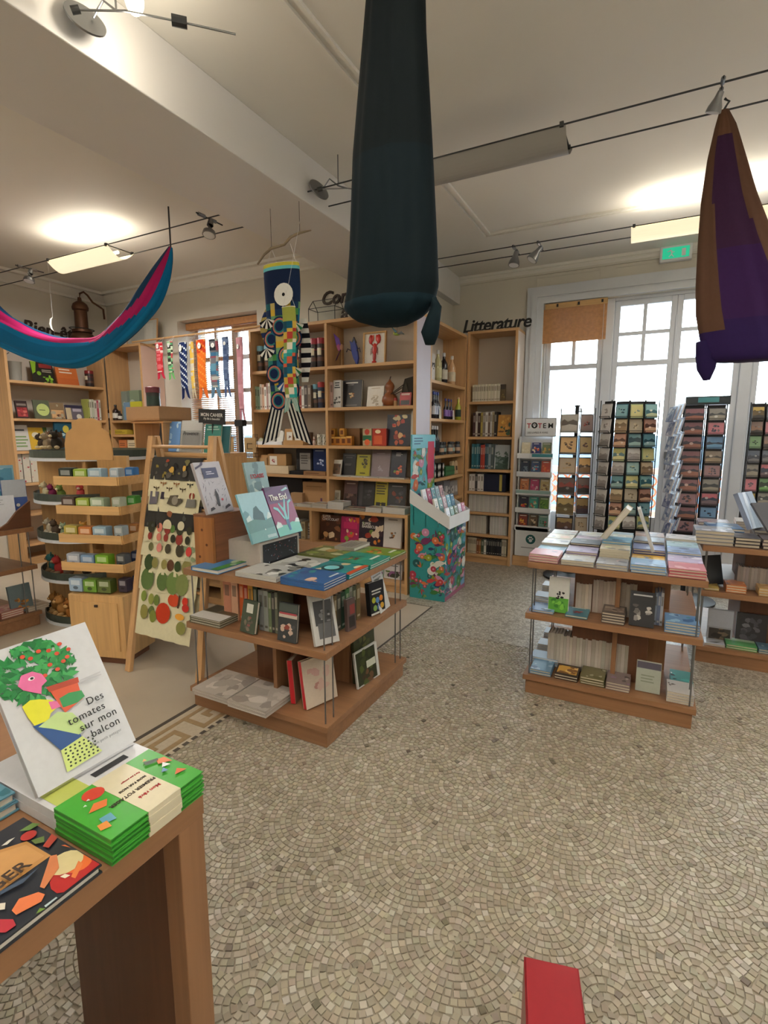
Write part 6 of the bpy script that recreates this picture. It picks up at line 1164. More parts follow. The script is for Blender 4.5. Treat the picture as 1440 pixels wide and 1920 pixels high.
# ---------------------------------------------------------------- round toy display
CX, CY, RR = -4.13, 2.72, .46
t = thing('toy_display', 'round tiered wooden display filled with soft toy animals', 'display stand', (CX, CY, 0)); flat('rim_green', '3c443c', .5)
for z in (.03, .38, .70, 1.0, 1.33):
    ob('tier_disc', MB().lathe([(RR - .01, z - .015), (RR - .01, z)], 40), 'pale_x', t); ob('tier_rim', MB().lathe([(RR - .008, z - .005), (RR, z - .005), (RR, z + .05), (RR - .008, z + .05), (RR - .008, z - .004)], 40), 'rim_green', t)
    ob('rim_edge', MB().lathe([(RR - .012, z - .03), (RR + .004, z - .03), (RR + .004, z - .006), (RR - .012, z - .006)], 40), 'white_joinery', t)
for a in range(4):
    q = R(45 + 90*a); c, s_ = math.cos(q), math.sin(q); ob('fin_board', MB().bar((c*.02, s_*.02, .68), (c*.43, s_*.43, .68), .022, 1.28), 'pale_z', t)
ob('foot', MB().lathe([(.45,0),(.45,.012)], 30), 'black_wire', t)
def plush(x, y, z, s, body, belly, lb, kind, rz):
    t = thing('soft_toy', lb, 'soft toy', (x, y, z), rz, f'{kind} soft toys'); mt = 'cloth_print'
    ob('body', MB().blob((0,0,.5*s), (.42*s,.38*s,.5*s), 10, 7, body), mt, t, smooth=True); hd_ = ob('head', MB().blob((0,-.22*s,1.12*s), (.33*s,.32*s,.3*s), 10, 7, body), mt, t, smooth=True)
    ob('muzzle', MB().blob((0,-.5*s,1.05*s), (.15*s,.13*s,.12*s), 8, 5, belly), mt, hd_, smooth=True)
    for q in (-1, 1):
        ob('ear', MB().blob((q*.24*s,-.16*s,1.4*s), (.1*s,.06*s,.13*s), 7, 5, body), mt, hd_, smooth=True); ob('paw', MB().blob((q*.34*s,-.34*s,.2*s), (.14*s,.24*s,.14*s), 8, 5, belly), mt, t, smooth=True)
        ob('eye', MB().blob((q*.13*s,-.5*s,1.2*s), .035*s, 6, 4, '151515'), 'print_gloss', hd_)
    return t
tiers = [(1.38, ['4a3a2c','6a4a34','3a3028','8a7a64','2c2620','7a5a3c'], 'b8a888', .075, 'dark brown bird-like', 'tier under the header'),
         (1.0, ['8a9a60','a83038','c8c0a0','7a2a50','6a8040','b0484c'], 'd8d0b8', .06, 'knitted vegetable', 'second tier'),
         (.70, ['c8c0ae','b0a898','d0c8b4','5a4c40','8a9a80','c8964c'], 'e0dccc', .065, 'pale', 'third tier'),
         (.38, ['5a4434','3a2e28','4a8a8a','a83a38','6a5a4c','2f2824'], '9a8468', .08, 'dark', 'fourth tier'),
         (.03, ['b0783c','a06a34','b8864a','c08c50','9a6430','b07a40'], 'd8b078', .1, 'ginger lion-like', 'lowest tier')]
for z, cols, belly, s_, kind, lb in tiers:
    for k, c in enumerate(cols):
        a = R(190 + 23.2 * k); rr = RR - .09 - .02*(k % 2)
        plush(CX + rr*math.cos(a), CY + rr*math.sin(a), z + .003, s_ * 1.25 * BR.uniform(.9, 1.1), c, belly, f'{["small","plump","round","little","stocky","sitting"][k]} {kind} soft toy on the {lb} of the round display', kind, a + R(90))
# ---------------------------------------------------------------- counter table by the toys
book_table(-5.2, 1.3, -4.24, 2.235, 'three-tier book table beside the round toy display, white leaflets on top')
ob('curved_stand', MB().prism([(0,0),(.26,0),(.27,.2),(.24,.18),(.17,.13),(.1,.05),(.05,.02)], 0, .02), 'walnut_x', None, (-4.262, 1.97, ZT_), (0, 0, R(90)), 'curved wooden end piece of the leaflet stand on the counter', 'stand')
lean(-4.33, 2.08, ZT_, .16, .25, .008, 12, 70, 'ccd0da', [('lines','a8acb8',.1,.6,.7,.9,3)], 'pale lilac leaflet leaning against the curved stand', name='leaflet')
lean(-4.36, 2.19, ZT_, .16, .36, .02, 5, 75, '3c5aa0', [('disc','d8d8d4',.3,.3,.08),('disc','d8d8d4',.6,.45,.08),('disc','d0d4d8',.75,.2,.07),('band','b8c0cc',.62,1)], 'blue book scattered with white blossoms on the counter')
lean(-4.46, 2.17, ZT_, .15, .47, .02, 4, 75, '8ab8cc', [('pic',.5,.95,'5a9ab8','a8c8d4','3a7a98'),('band','d0d8dc',.0,.45)], 'tall pale blue book standing behind the blossom book')
lean(-4.44, 2.0, ZT_, .2, .33, .02, 5, 70, '1f4a44', [('title','3a7a70',1),('band','c8d4d4',0,.5)], 'dark green glossy book at the counter end')
lean(-4.4, 1.93, ZT_, .14, .2, .02, 10, 70, 'c8d4d8', [('art',8,'8ab0b4','d8d8d0','5a8a9c')], 'white book with pale blue print on the counter')
flatbook(-4.34, 1.76, ZT_, .28, .17, .012, 90, 'd0d4d8', [('rect','4a9ac0',.1,.9,.1,.3)], 'topmost white catalogue on the counter edge', n=3, group='white catalogues on the counter')
carton_at((-4.6, 2.1, ZT_), .14, .1, .36, 70, '9ab06a', [('title','d8e0c0',1)], 'pale green box behind the glossy green book')
for k, (z, c, n_) in enumerate(((zm, 'a89a84', 2), (zb, '9a8a78', 4), (zb, 'b06a5c', 3), (zb, 'c0b4a4', 2))):
    flatbook(-4.37, 1.66 + .19*k, z, .16, .2, .016, 90, c, [('pic',.2,.8,mixc(c,'ffffff',.3),jit(c,40),jit(c,40))], ['topmost tan field guide on the counter middle shelf', 'topmost brown field guide low in the counter', 'topmost brick-red field guide low in the counter', 'topmost ivory field guide low in the counter'][k], n=n_, group=f'field guides pile {["tan","brown","brick","ivory"][k]}')
lean(-4.3, 2.13, zb, .16, .22, .02, 10, 90, '6a7a80', [('motif',.5,.3,.25,'c88a3c','8a5a30')], 'grey-blue nature book standing low in the counter')
# ---------------------------------------------------------------- display unit behind the ladder
FG = Front(0, 3.2)
t = bookcase('low open shelf unit with notebooks between the ladder and the left window', FG, -4.36, -3.25, .36, 0, 1.34, [1.33, 1.08, .8, .5, .2], w='oak', name='display_shelf', plinth=.06)
bo = at(298, 765, 'y', 3.25)
carton_at((-4.14, 3.2, 1.623), .44, .36, .125, 0, 'a9825c', [], 'large flat kraft carton raised above the notebook shelves', name='kraft_carton', lidline=.15)
t = thing('carton_shelf', 'small oak riser carrying the kraft carton', 'riser', (-4.33, 3.2, 1.341)); board('riser_top', MB().box(-.02, .42, .03, .33, .262, .28), 'x', t, 'oak')
for x in (0, .38): board('riser_side', MB().box(x, x + .02, .04, .32, 0, .261), 'z', t, 'oak')
lathed((ax_(286, 750, 'y', 3.35), 3.36, 1.752), [(.06,0),(.062,.02),(.06,.1),(.062,.13),(.066,.133),(.066,.18),(.06,.185)], ['26302c','1f3a34','2a2c2c','5a2430','6a2834','6a2834'], 'dark green tea tin with wine-red lid on the kraft carton', 'tea_tin', 'tin')
g = conv(230, 740, 5.333); zs_ = 1.341
fb(FG, g, 340, 428, 270, zs_, '22202c', [('title','4a4858',1)], 'black notebook beside the shiny blue box', v=.1)
fb(FG, g, 430, 552, 275, zs_, '6a9ad8', [('art',8,'a8d0f0','3a6ac0','d0e8f8')], 'shiny pale blue boxed notebook under the kraft carton', v=.08, t=.03)
o = fb(FG, g, 562, 772, 262, zs_, '9a9a98', [('band','b8b8b6',.68,1),('motif',.3,.32,.16,'a83a38','8a2c2c'),('motif',.72,.28,.14,'a83a38','8a2c2c','c8b8b0'),('rect','848484',.08,.92,.05,.6)], 'grey magazine headed Provence with red pictures', v=.06, t=.02)
text('Provence', .05, 'lettering_black', o, (-.1, -.004, .15), name='title_lettering', shear=.1)
fb(FG, g, 800, 960, 300, zs_, '3a8a80', [('title','b8d8d0',2),('rect','2c5a58',.3,.75,.1,.4),('rect','b8a888',.5,.7,.2,.42)], 'teal-green notebook under the Mon Cahier sign', v=.08)
fb(FG, g, 975, 1048, 318, zs_, '1f6068', [], 'dark teal notebook end-most on the shelf', v=.1)
p0, p1 = at(371, 768, 'y', 3.3), at(422, 795, 'y', 3.3)
t = thing('cahier_sign', 'black sign reading Mon Cahier my life is beautiful', 'sign', ((p0.x+p1.x)/2, 3.3, p1.z), rot=(0, R(3), 0)); w = p1.x - p0.x; h = p0.z - p1.z
ob('board', MB().box(-w/2, w/2, 0, .006, 0, h), 'black_card', t); text('MON CAHIER', w*.135, 'white_ink', t, (0, -.001, h*.5), name='sign_lettering', align='CENTER', bold=.012); text('My life is beautiful', w*.085, 'white_ink', t, (0, -.001, h*.28), name='sign_lettering', align='CENTER', shear=.2)
ob('post', MB().tube([(0, .01, h*.1), (0, .01, 1.341 - p1.z)], .006, 6), 'dark_steel', t)
for k, (x0, x1, c, lb) in enumerate(((385,500,'c8ccc0','white notebook with a green leaf spray'),(545,610,'4a5a70','slate notebook'),(615,680,'a89aa8','pale violet notebook'),(690,772,'1c2420','black notebook with a green emblem'),(778,826,'a8c4c8','ice-blue notebook'),(828,880,'3a4a7a','indigo notebook'))):
    fb(FG, g, x0, x1, 530, 1.081, c, [('motif',.5,.5,.22,'4a8a5a','3a7a60')] if k in (0, 3) else [('title','d8d8d8',1)], f'{lb} on the second row of the notebook shelves', v=.06)
spines(FG, g, 60, 600, 700, .801, ['8a8478','5a7a6a','b0a494','3a4a5a','a07060'], 'notebook spine on the lower row of the notebook shelves', 'notebook spines', n=20, v=.05, hmax=.21)
# wire spinner of kraft tags
u = ax_(452, 820, 'y', 3.85)
t = thing('tag_spinner', 'black wire spinner hung with kraft gift tags before the window', 'spinner', (u, 3.85, 0)); ob('pole', MB().tube([(0,0,0),(0,0,1.62)], .022, 8), 'black_wire', t); ob('base', MB().lathe([(.22,0),(.22,.02),(.03,.05)], 16), 'black_wire', t); ob('cap', MB().box(-.05, .05, -.03, .03, 1.58, 1.64), 'black_wire', t)
mesh_ = MB()
for s_ in (-1, 1):
    for k in range(9): x = s_*(.06 + .02*k); mesh_.bar((x, -.02, .6), (x, -.02, 1.5), .003)
    for k in range(31): z = .6 + .03*k; mesh_.bar((s_*.05, -.021, z), (s_*.23, -.021, z), .003)
ob('wire_grid', mesh_, 'black_wire', t, kind='stuff')
for k in range(6):
    s_ = (-1, 1)[k % 2]; z = 1.33 - .19 * (k // 2); ob('gift_tag', MB().box(-.07, .07, 0, .006, 0, .14, 'b8986a').box(-.03, .03, -.002, 0, .03, .036, '4a3c2c').box(-.03, .03, -.002, 0, .08, .086, '4a3c2c').box(-.036, -.03, -.002, 0, .03, .086, '4a3c2c'), 'print_matt', None, (u + s_*.14, 3.816, z), (0, 0, 0), f'kraft gift tag card with wire clip, {["upper","middle","lower"][k//2]} row, {["ladder","bookcase"][k%2]} side of the spinner', 'gift tag', 'kraft tags on the spinner')

# ---------------------------------------------------------------- goods of the left bookcases
g = conv(0, 620, 9)
u = FD.u(*g(235, 700), .1); t = thing('zinc_bucket', 'small grey zinc bucket on the upper shelf of the left bookcase', 'bucket', (-6.4, u, 2.096))
ob('pail', MB().lathe([(.065,0),(.08,.2),(.084,.205),(.078,.205),(.062,.01)], 18), flat('zinc', '9a9890', .5, metal=.3).name, t, smooth=40); ob('handle', MB().tube([(0,-.08,.2),(0,-.085,.26),(0,-.03,.3)], .004, 6), 'dark_steel', t)
fb(FD, g, 570, 930, 540, 2.096, '26241f', [('poly','8ab82c',[(0,.4),(.15,.5),(.25,1),(0,1)]),('disc','7aa82c',.3,.45,.1,1),('motif',.65,.15,.2,'8ac03c','6a9a2c'),('rect','8a2c2c',.35,.95,.72,.92),('lines','b8b0a0',.45,.95,.5,.66,2)], 'black and lime wellness book on the upper shelf', v=.12, tilt=12)
fb(FD, g, 975, 1330, 560, 2.096, 'd0743c', [('lines','f0e0d0',.15,.85,.5,.9,3),('band','c86a38',.0,.3)], 'orange book with white lettering on the upper shelf', v=.12, tilt=12)
u = FD.u(167, 705, .1); can((-6.4, u, 2.096), .05, .2, '8a2c30', '3a2c2c', '7a3038', '2c2626', 'dark tea tin with red lid and cream label on the left bookcase')
fb(FD, g, 280, 480, 1190, 1.681, '3a2826', [('pic',.08,.62,'a83c40','c86a60','8a2c30'),('rect','8a8078',.1,.9,.72,.84)], 'red and black wellness book on the second shelf', v=.1)
fb(FD, g, 590, 860, 1180, 1.681, '5c6450', [('disc','c0d080',.55,.48,.4,1.0),('lines','3a4a2c',.3,.8,.42,.5,1)], 'grey-green book with a big pale green disc', v=.1)
fb(FD, g, 862, 1100, 1225, 1.681, '8a7458', [('pic',.05,.55,'d0a878','5a3c2c','b88a60'),('art',4,'c8c0a0','a8a088')], 'tan craft book with pale photographs', v=.1)
fb(FD, g, 1130, 1420, 1265, 1.681, '6a6470', [('band','34304a',.8,1),('disc','d8d4cc',.72,.2,.15,1),('rect','b8b0c0',.4,.9,.55,.75),('rect','c8b898',.0,.3,0,.8)], 'grey-violet book with a white badge', v=.1)
spines(FD, conv(0, 540, 4.8), 790, 905, 1000, 1.681, ['a8b060','d8d4c8','c0c4b0','d8d4cc','b04a5c','d4d0c4'], 'pale spine at the inner end of the second shelf', 'pale spines, left bookcase', hv=.1)
fb(FD, g, 255, 505, 1600, 1.316, 'd0cec8', [('lines','4a4a48',.1,.9,.72,.88,1),('lines','7a9a60',.05,.95,.1,.6,4)], 'white guide book with green lines on the third shelf', v=.1)
fb(FD, g, 512, 760, 1640, 1.316, 'd0aa2c', [('disc','d8d0b8',.45,.66,.26,.8),('motif',.5,.25,.15,'b8a040','8a8a3c')], 'yellow book with a cream oval on the third shelf', v=.1)
fb(FD, g, 765, 930, 1640, 1.316, '4a7038', [('rect','d0d4c8',.35,1,.7,1)], 'green book with white corner on the third shelf', v=.11)
carton(FD, conv(0, 540, 4.8), 490, 722, 1205, 1.316, .03, '1f5064', [('disc','c8b84c',.42,.75,.12,1.2),('rect','d0d4d0',.6,.95,.6,.75),('disc','a8c4cc',.3,.55,.08,.7),('disc','6a5a8a',.55,.45,.13,1)], 'large teal poster board with flowers on the third shelf of the left bookcase', v=.03, name='poster_board', cat='poster board')
for k in range(4): carton(FD, g, 250 + 130*k, 365 + 130*k, 2080, .951, .08, 'cfc8b8', [('art',8,'b03840','c8c0b0')], 'red and white tea box low on the left bookcase', group='red and white tea boxes', v=.05)
g = conv(0, 540, 4.8)
for k, x in enumerate((991, 1034)): bottle((FE.u(*g(x, 1020), .06), 4.42, 1.681), .04, .2, '2c1c18', '1c1a1a', 'd0ccc4', 'brown apothecary bottle with white label on the corner bookcase', 'brown apothecary bottles', shoulder=.6)
bottle((FE.u(*g(1072, 1040), .05), 4.41, 1.681), .026, .12, '2c1c18', '1c1a1a', 'd0ccc4', 'small brown bottle beside the apothecary bottles')
carton(FE, g, 1090, 1142, 930, 1.681, .09, '8a9488', [('disc','c0c8b8',.5,.55,.3,1)], 'grey-green tea box with pale disc', v=.08); carton(FE, g, 1146, 1252, 922, 1.681, .1, '8a9a80', [('disc','c4ccb4',.4,.55,.25,1)], 'sage tea box with pale wreath', v=.12)
carton(FE, g, 1112, 1170, 1030, 1.681, .05, '7a9ab8', [], 'small blue packet before the tea boxes', v=.02); carton(FE, g, 1172, 1276, 1022, 1.681, .05, 'c8c03c', [], 'yellow packet before the sage tea box', v=.02)
for j, (x0, x1, yt, z, c, lb) in enumerate(((970,1142,1160,1.501,'c0a83c','yellow flat packet on the second corner shelf'),(1060,1130,1235,1.311,'c87a4c','orange jar box on the third corner shelf'),(1136,1220,1235,1.311,'d8c8a8','cream jar box on the third corner shelf'),(1090,1160,1335,1.131,'b89a70','tan box on the fourth corner shelf'),(1165,1240,1335,1.131,'c8aa7c','sand box on the fourth corner shelf'),(1090,1180,1460,.901,'d0c4b8','white box with red print on the fifth corner shelf'),(1182,1280,1460,.901,'ccc0b4','ivory box with red print on the fifth corner shelf'))):
    u0, u1 = FE.u(*g(x0, yt + 30), .04), FE.u(*g(x1, yt + 30), .04); carton_at(((u0+u1)/2, 4.4, z), abs(u1-u0)*.96, .09, .06 if z > 1.4 else .12, 0, c, [('lines', 'a83c34' if z < 1 else mixc(c, '000000', .4), .1,.9,.3,.7,2)], lb)
# alembic, map, on the bookcase tops
q = at(160, 640, 'x', -6.45); cop = flat('copper', '6a4a38', .45, metal=.7, var=.15).name
t = thing('alembic', 'old copper alembic with bent neck pipe on the left bookcase', 'alembic', (-6.45, 4.2, 2.601))
ob('pot', MB().lathe([(.1,0),(.14,.03),(.15,.08),(.12,.14),(.075,.16)], 20), cop, t, smooth=40); ob('collar', MB().lathe([(.1,.155),(.115,.16),(.115,.19),(.1,.195)], 20), cop, t, smooth=40); ob('column', MB().lathe([(.075,.19),(.072,.42)], 20), cop, t, smooth=40)
ob('cap', MB().lathe([(.072,.42),(.09,.43),(.095,.46),(.08,.5),(.05,.525),(.025,.54),(.02,.58)], 20), cop, t, smooth=40)
ob('neck_pipe', MB().tube([(0,0,.56),(0,.01,.63),(0,.06,.66),(0,.11,.63),(0,.17,.56),(0,.27,.52),(0,.31,.5),(0,.315,.38)], .012, 8), cop, t, smooth=True)
ob('handle_ring', MB().tube([(.1*math.cos(a), .15*math.sin(a), .2) for a in [R(20*k) for k in range(19)]], .006, 6), 'dark_steel', t)
t = thing('framed_map', 'pale framed map standing on the corner bookcase', 'framed picture', (-5.78, 4.52, 2.601), rot=(R(-6), 0, 0))
ob('sheet', MB().box(-.27, .27, .002, .008, .01, .3, 'b8b8b0').box(-.2, .05, .0, .002, .05, .22, 'a8aaa4').box(.08, .2, .0, .002, .06, .26, 'c4c4bc'), 'print_matt', t)
for a in ((-.28,.28,0,.012),(-.28,.28,.298,.31),): ob('frame_bar', MB().box(a[0], a[1], 0, .014, a[2], a[3]), 'oak_x', t)
for x in (-.28, .268): ob('frame_bar', MB().box(x, x + .012, 0, .014, .012, .298), 'oak_z', t)
# ---------------------------------------------------------------- carp streamers
def carp(name, label, loc, L, W, pat, rz=0, group=None, tail=.2, fork='3a3a40', dpt=.35, rings=26, seg=14, taper=.72, cat='carp streamer', fins=None, mouth='e0dcd0', fork2=None, spread=.8):
    """a cloth tube hanging mouth-up that flattens into a forked tail; pat(s, a) gives the colour of each patch"""
    t = thing(name, label, cat, loc, rz, group); mb = MB(); Lb = L * (1 - tail); pts = []
    for i in range(rings + 1):
        s = i / rings; w = W/2 * (1 - (1 - taper) * s ** 1.4) * (1 + .03 * math.sin(s * 9)); d = W/2 * dpt * (1 - .85 * s) + .004
        pts.append([(w * math.cos(2*math.pi*j/seg) + .006*math.sin(s*7), -d * math.sin(2*math.pi*j/seg), -s * Lb) for j in range(seg)])
    k0 = len(mb.v); mb.v += [p for r_ in pts for p in r_]
    for i in range(rings):
        for j in range(seg):
            mb.f.append((k0+i*seg+j, k0+i*seg+(j+1)%seg, k0+(i+1)*seg+(j+1)%seg, k0+(i+1)*seg+j)); mb.c.append(pat((i + .5)/rings, (j + .5)/seg)); mb.m.append(0)
    ob('streamer_body', mb, 'cloth_print', t, smooth=50)
    wt = W/2 * taper; tp = MB(); n = 8
    for s_ in (-1, 1):                       # two tail lobes, striped
        for q in range(n):
            a0, a1 = q/n, (q+1)/n; A = lambda a: (s_*wt*a, 0, -Lb); B = lambda a: (s_*(wt*(.55 + spread*a)), .01, -Lb - L*tail*(.8 + .2*a))
            c = fork if (fork2 is None or q % 2) else fork2
            tp.face([A(a0), A(a1), B(a1), B(a0)], c)
    ob('tail_fin', tp, 'cloth_print', t)
    ob('mouth_ring', MB().tube([(W/2*math.cos(a), W/2*dpt*math.sin(a), .002) for a in [2*math.pi*k/16 for k in range(17)]], .003, 5, mouth), 'cloth_print', t)
    return t
def eye(t, x, z, r, y, c1='e4e4e0', c2='1c1c22'):
    mb = MB(); rr = random.Random(1); blobface(mb, x, z, r, r, y, c1, rr, 18, 0); blobface(mb, x, z, r*.16, r*.16, y - .001, c2, rr, 10, 0); ob('eye', mb, 'cloth_print', t)
hr = random.Random(17)
def noisepat(cols, cell=5):
    tab = {}
    def f(s, a):
        k = (int(s * cell * 3), int(a * cell)); 
        if k not in tab: tab[k] = hr.choice(cols)
        return tab[k]
    return f
# the rod and eight small streamers across the window
RODY, RODZ = 4.27, 2.615
ob('streamer_rod', MB().tube([(-5.72, RODY + .08, RODZ), (-3.7, RODY + .08, RODZ)], .012, 8), 'oak_x', None, label='thin wooden rod spanning two bookcase tops above the small streamers', cat='rod')
g = conv(220, 560, 4.8)
SM = [(372, 75, 400, 730, ['b82a34','c83a40','d86a70','e0c8c0'], 'c8304a', 'small red carp streamer with white scales', None), (468, 60, 390, 735, ['8ab88a','c8d4b8','5a9a6a','b84a50','3a3a34'], '6ab068', 'small green carp streamer with pink spots', None),
      (585, 100, 400, 910, ['1c2a54','22305c','c8d0d8','1a2850'], '1c2850', 'navy carp streamer with white ring scales', 'ring'), (664, 62, 395, 910, ['d8c8a0','d0b060','c8c0b0','d8b048'], 'c8b898', 'pale yellow carp streamer beside the navy one', None),
      (748, 96, 375, 910, ['d86a24','c84020','e08838','d04a28'], 'd06428', 'orange carp streamer with red blossoms', 'ring'), (862, 80, 370, 905, ['6a6a70','2c3038','5a8aa0','8a4a54','3a6a8a','b0b0a8'], '5a7a94', 'grey and blue patchwork carp streamer', None),
      (968, 62, 350, 900, ['5a6a88','4a5a7a','6a7a98','3a4868'], '4a5a80', 'slate blue striped carp streamer', None), (1095, 86, 355, 1150, ['b8848c','b07a84','c08e96'], 'a8727c', 'long dusty pink carp streamer', None)]
for x, wz, y0, y1, cols, fk, lb, kind in SM:
    px, py = g(x, y0); p = at(px, py, 'y', RODY); q = at(*g(x, y1), 'y', RODY); W = abs(at(*g(x + wz/2, y0), 'y', RODY).x - at(*g(x - wz/2, y0), 'y', RODY).x)
    if kind == 'ring':
        def pat(s, a, cols=cols): return cols[2] if (int(s*26) + int(a*14)) % 4 == 0 else cols[0] if s > .25 else cols[1]
    else: pat = noisepat(cols, 6)
    t = carp('carp_streamer', lb + ' on the rod', (p.x, RODY, p.z), p.z - q.z, W, pat, R(hr.uniform(-25, 5)), 'small carp streamers on the rod', fork=fk, taper=.9, dpt=.3)
    eye(t, W*.12, -(p.z-q.z)*.1, W*.2, -W*.22)
    ob('string', MB().tube([(-W*.3, 0, 0), (0, .08, RODZ - p.z + .012), (W*.3, 0, 0)], .0015, 4), 'white_card', t, rot=(0, 0, -t.rotation_euler.z))
# the big streamer on a branch
p0 = at(527, 497, 'y', 3.0); zt = p0.z; zb2 = at(530, 835, 'y', 3.0).z; L = zt - zb2; Wb = at(560, 560, 'y', 3.0).x - at(499, 560, 'y', 3.0).x
KC = ['1f3a5c','1c5a60','2c7a78','c8a83c','a85a48','4a8a4c','16284a','20648a','6a9a70','b8a868']
def bigpat(s, a):
    if s < .05: return ['c8c04a','2c7a4c','6ac0c8','c86a60'][int(s*80) % 4]
    if s < .28: return '182644' if (int(a*7)) % 3 else ('c8b05a' if a > .4 else '1c2c4c')
    q = (int(s * 22) * 5 + int(a * 14) * 3) % 11; return KC[q % len(KC)] if q < 10 else '1a3a4c'
t = carp('big_carp_streamer', 'large teal patchwork carp streamer with black and white striped tail, hanging from a branch', (p0.x, 3.0, zt), L, Wb, bigpat, R(6), tail=.24, spread=1.35, fork='14141c', fork2='d4d2cc', taper=.8, dpt=.34, rings=44, seg=20)
eye(t, Wb*.16, -.21, .075, -Wb*.185); r_ = random.Random(4); dec = MB()
yf = lambda s, x: -(Wb/2*.34*(1-.85*s)+.004) * max(.25, math.sqrt(max(0, 1-(x/(Wb*.5))**2))) - .006
for k, (x, s) in enumerate(((-.12,.5),(.06,.62),(-.1,.74),(.1,.86),(-.06,.93),(.14,.5),(.0,.42))):       # round scales
    z = -s * L * .8; 
    for q, (r0, c) in enumerate(((.085,'16284a'),(.07,'b87060'),(.055,'2c7a78'),(.042,'c8a83c' if k % 2 else '14264c'))): blobface(dec, x*Wb/.34*.8, z, r0*.8, r0*.8, yf(s, x) - .002*q, c, r_, 18, 0)
for k in range(5):                           # fan-shaped scales of black and white or green rays
    x, s = [-.1, .12, .02, -.12, .1][k], [.36, .4, .8, .56, .7][k]; z = -s*L*.8
    for q in range(8):
        a0, a1 = R(200 + 18*q), R(200 + 18*(q+1)); c = ('d8d6d0' if q % 2 else ['16161c','2c7a4c','1f4a8a'][k % 3]); dec.face([(x, yf(s, x) - .009, z), (x + .07*math.cos(a0), yf(s, x) - .009, z + .07*math.sin(a0)), (x + .07*math.cos(a1), yf(s, x) - .009, z + .07*math.sin(a1))], c)
ob('scale_print', dec, 'cloth_print', t, kind='stuff')
fn = MB()                                    # side fins
for k in range(13):
    z0 = -.36 - .033*k; x0 = Wb*.46; fn.face([(x0, .02, z0), (x0 + .045 + .03*math.sin(k*.24), .03, z0), (x0 + .045 + .03*math.sin(k*.24+.2), .03, z0-.033), (x0, .02, z0-.033)], '14141c' if k % 2 else 'd8d6d0')
ob('striped_fin', fn, 'cloth_print', t)
fn = MB()
for k in range(9):
    z0 = -.26 - .035*k; x0 = -Wb*.47; fn.face([(x0, .01, z0), (x0 - .07*math.sin((k+.3)*.36), .02, z0), (x0 - .07*math.sin((k+1.3)*.36), .02, z0-.035), (x0, .01, z0-.035)], ['b0a060','22305c'][k % 2])
ob('spotted_fin', fn, 'cloth_print', t)
q0, q1 = at(541, 577, 'y', 2.86), at(548, 775, 'y', 2.86)
cols2 = ['c85a3c','3aa09c','8a9a4c','c8a84a','1f4a5c','2f8a88','e0d8c8','a83c34','1c5a70']
carp('medium_carp_streamer', 'narrow green-yellow and red carp streamer hanging before the large teal one', (q0.x, 2.86, q0.z), q0.z - q1.z, .1, lambda s, a: '9aa04c' if s < .16 else cols2[(int(s*18)*4 + int(a*7)*5) % 9], R(4), fork='2c8a88', fork2='d0d0c0', taper=.95, dpt=.4, tail=.15)
ob('string', MB().tube([(q0.x - .05, 2.86, q0.z), (q0.x, 2.86, q0.z + .13), (q0.x + .05, 2.86, q0.z)], .0012, 4).tube([(q0.x, 2.86, q0.z + .13), (q0.x + .02, 3.0, 2.93)], .0012, 4), 'white_card', [o for o in COL.objects if o.name.startswith('medium_carp')][0], loc=(-q0.x, -2.86, -q0.z))
bp = [at(x, y, 'y', 3.0) for x, y in ((483, 496), (495, 478), (509, 466), (533, 459), (545, 445), (562, 437), (583, 432))]
ob('driftwood_branch', MB().tube([p - bp[0] for p in bp], [.006,.008,.01,.009,.01,.009,.005], 8), flat('driftwood', '8a7c68', .8, var=.2).name, None, bp[0], label='grey driftwood branch holding the large carp streamer', cat='branch', smooth=True)
for (i, tag_) in ((2, 'window-side'), (5, 'beam-side')): ob('branch_cord', MB().tube([bp[i], Vector((bp[i].x, 3.0, 3.03 if bp[i].x > -2.83 else ZC))], .002, 4), 'black_wire', None, label=f'thin black cord hanging the driftwood branch, {tag_}', cat='cord')
ob('string', MB().tube([(-Wb*.45, 0, 0), (bp[2].x - p0.x, 0, bp[2].z - zt)], .0015, 4).tube([(-Wb*.1, 0, 0), (bp[2].x - p0.x, 0, bp[2].z - zt)], .0015, 4).tube([(Wb*.45, 0, 0), (bp[3].x + .05 - p0.x, 0, bp[3].z - zt)], .0015, 4), 'white_card', t, rot=(0, 0, R(-6)))

# ---------------------------------------------------------------- hammocks
def loft(name, rows, colf, mat, parent, seg=48, smooth=True):
    mb = MB(); k0 = 0
    for r_ in rows: mb.v += r_
    n = len(rows[0])
    for i in range(len(rows) - 1):
        for j in range(n): mb.f.append((i*n+j, i*n+(j+1)%n, (i+1)*n+(j+1)%n, (i+1)*n+j)); mb.c.append(colf(i/(len(rows)-1), j/n)); mb.m.append(0)
    mb.f.append(tuple(range(n))); mb.c.append(colf(0, 0)); mb.m.append(0); mb.f.append(tuple(range((len(rows)-1)*n, len(rows)*n))); mb.c.append(colf(1, 0)); mb.m.append(0)
    return ob(name, mb, mat, parent, smooth=smooth)
def smoothstep(t): return t*t*(3-2*t)
def interp(tab, x):
    for (a, *A), (b, *B) in zip(tab, tab[1:]):
        if a <= x <= b: q = (x-a)/(b-a); return [u + (v-u)*q for u, v in zip(A, B)]
    return list(tab[-1][1:]) if x > tab[-1][0] else list(tab[0][1:])
HY = 1.62
ed = [(0, 690, 795), (100, 682, 797), (300, 666, 808), (480, 660, 817), (555, 655, 820), (585, 650, 812), (603, 668, 795), (613, 706, 764)]
tab = []
for y, a, b_ in ed:
    p, q = at(a, y, 'y', HY), at(b_, y, 'y', HY); tab.append((-p.z, (p.x+q.x)/2, (q.x-p.x)/2))
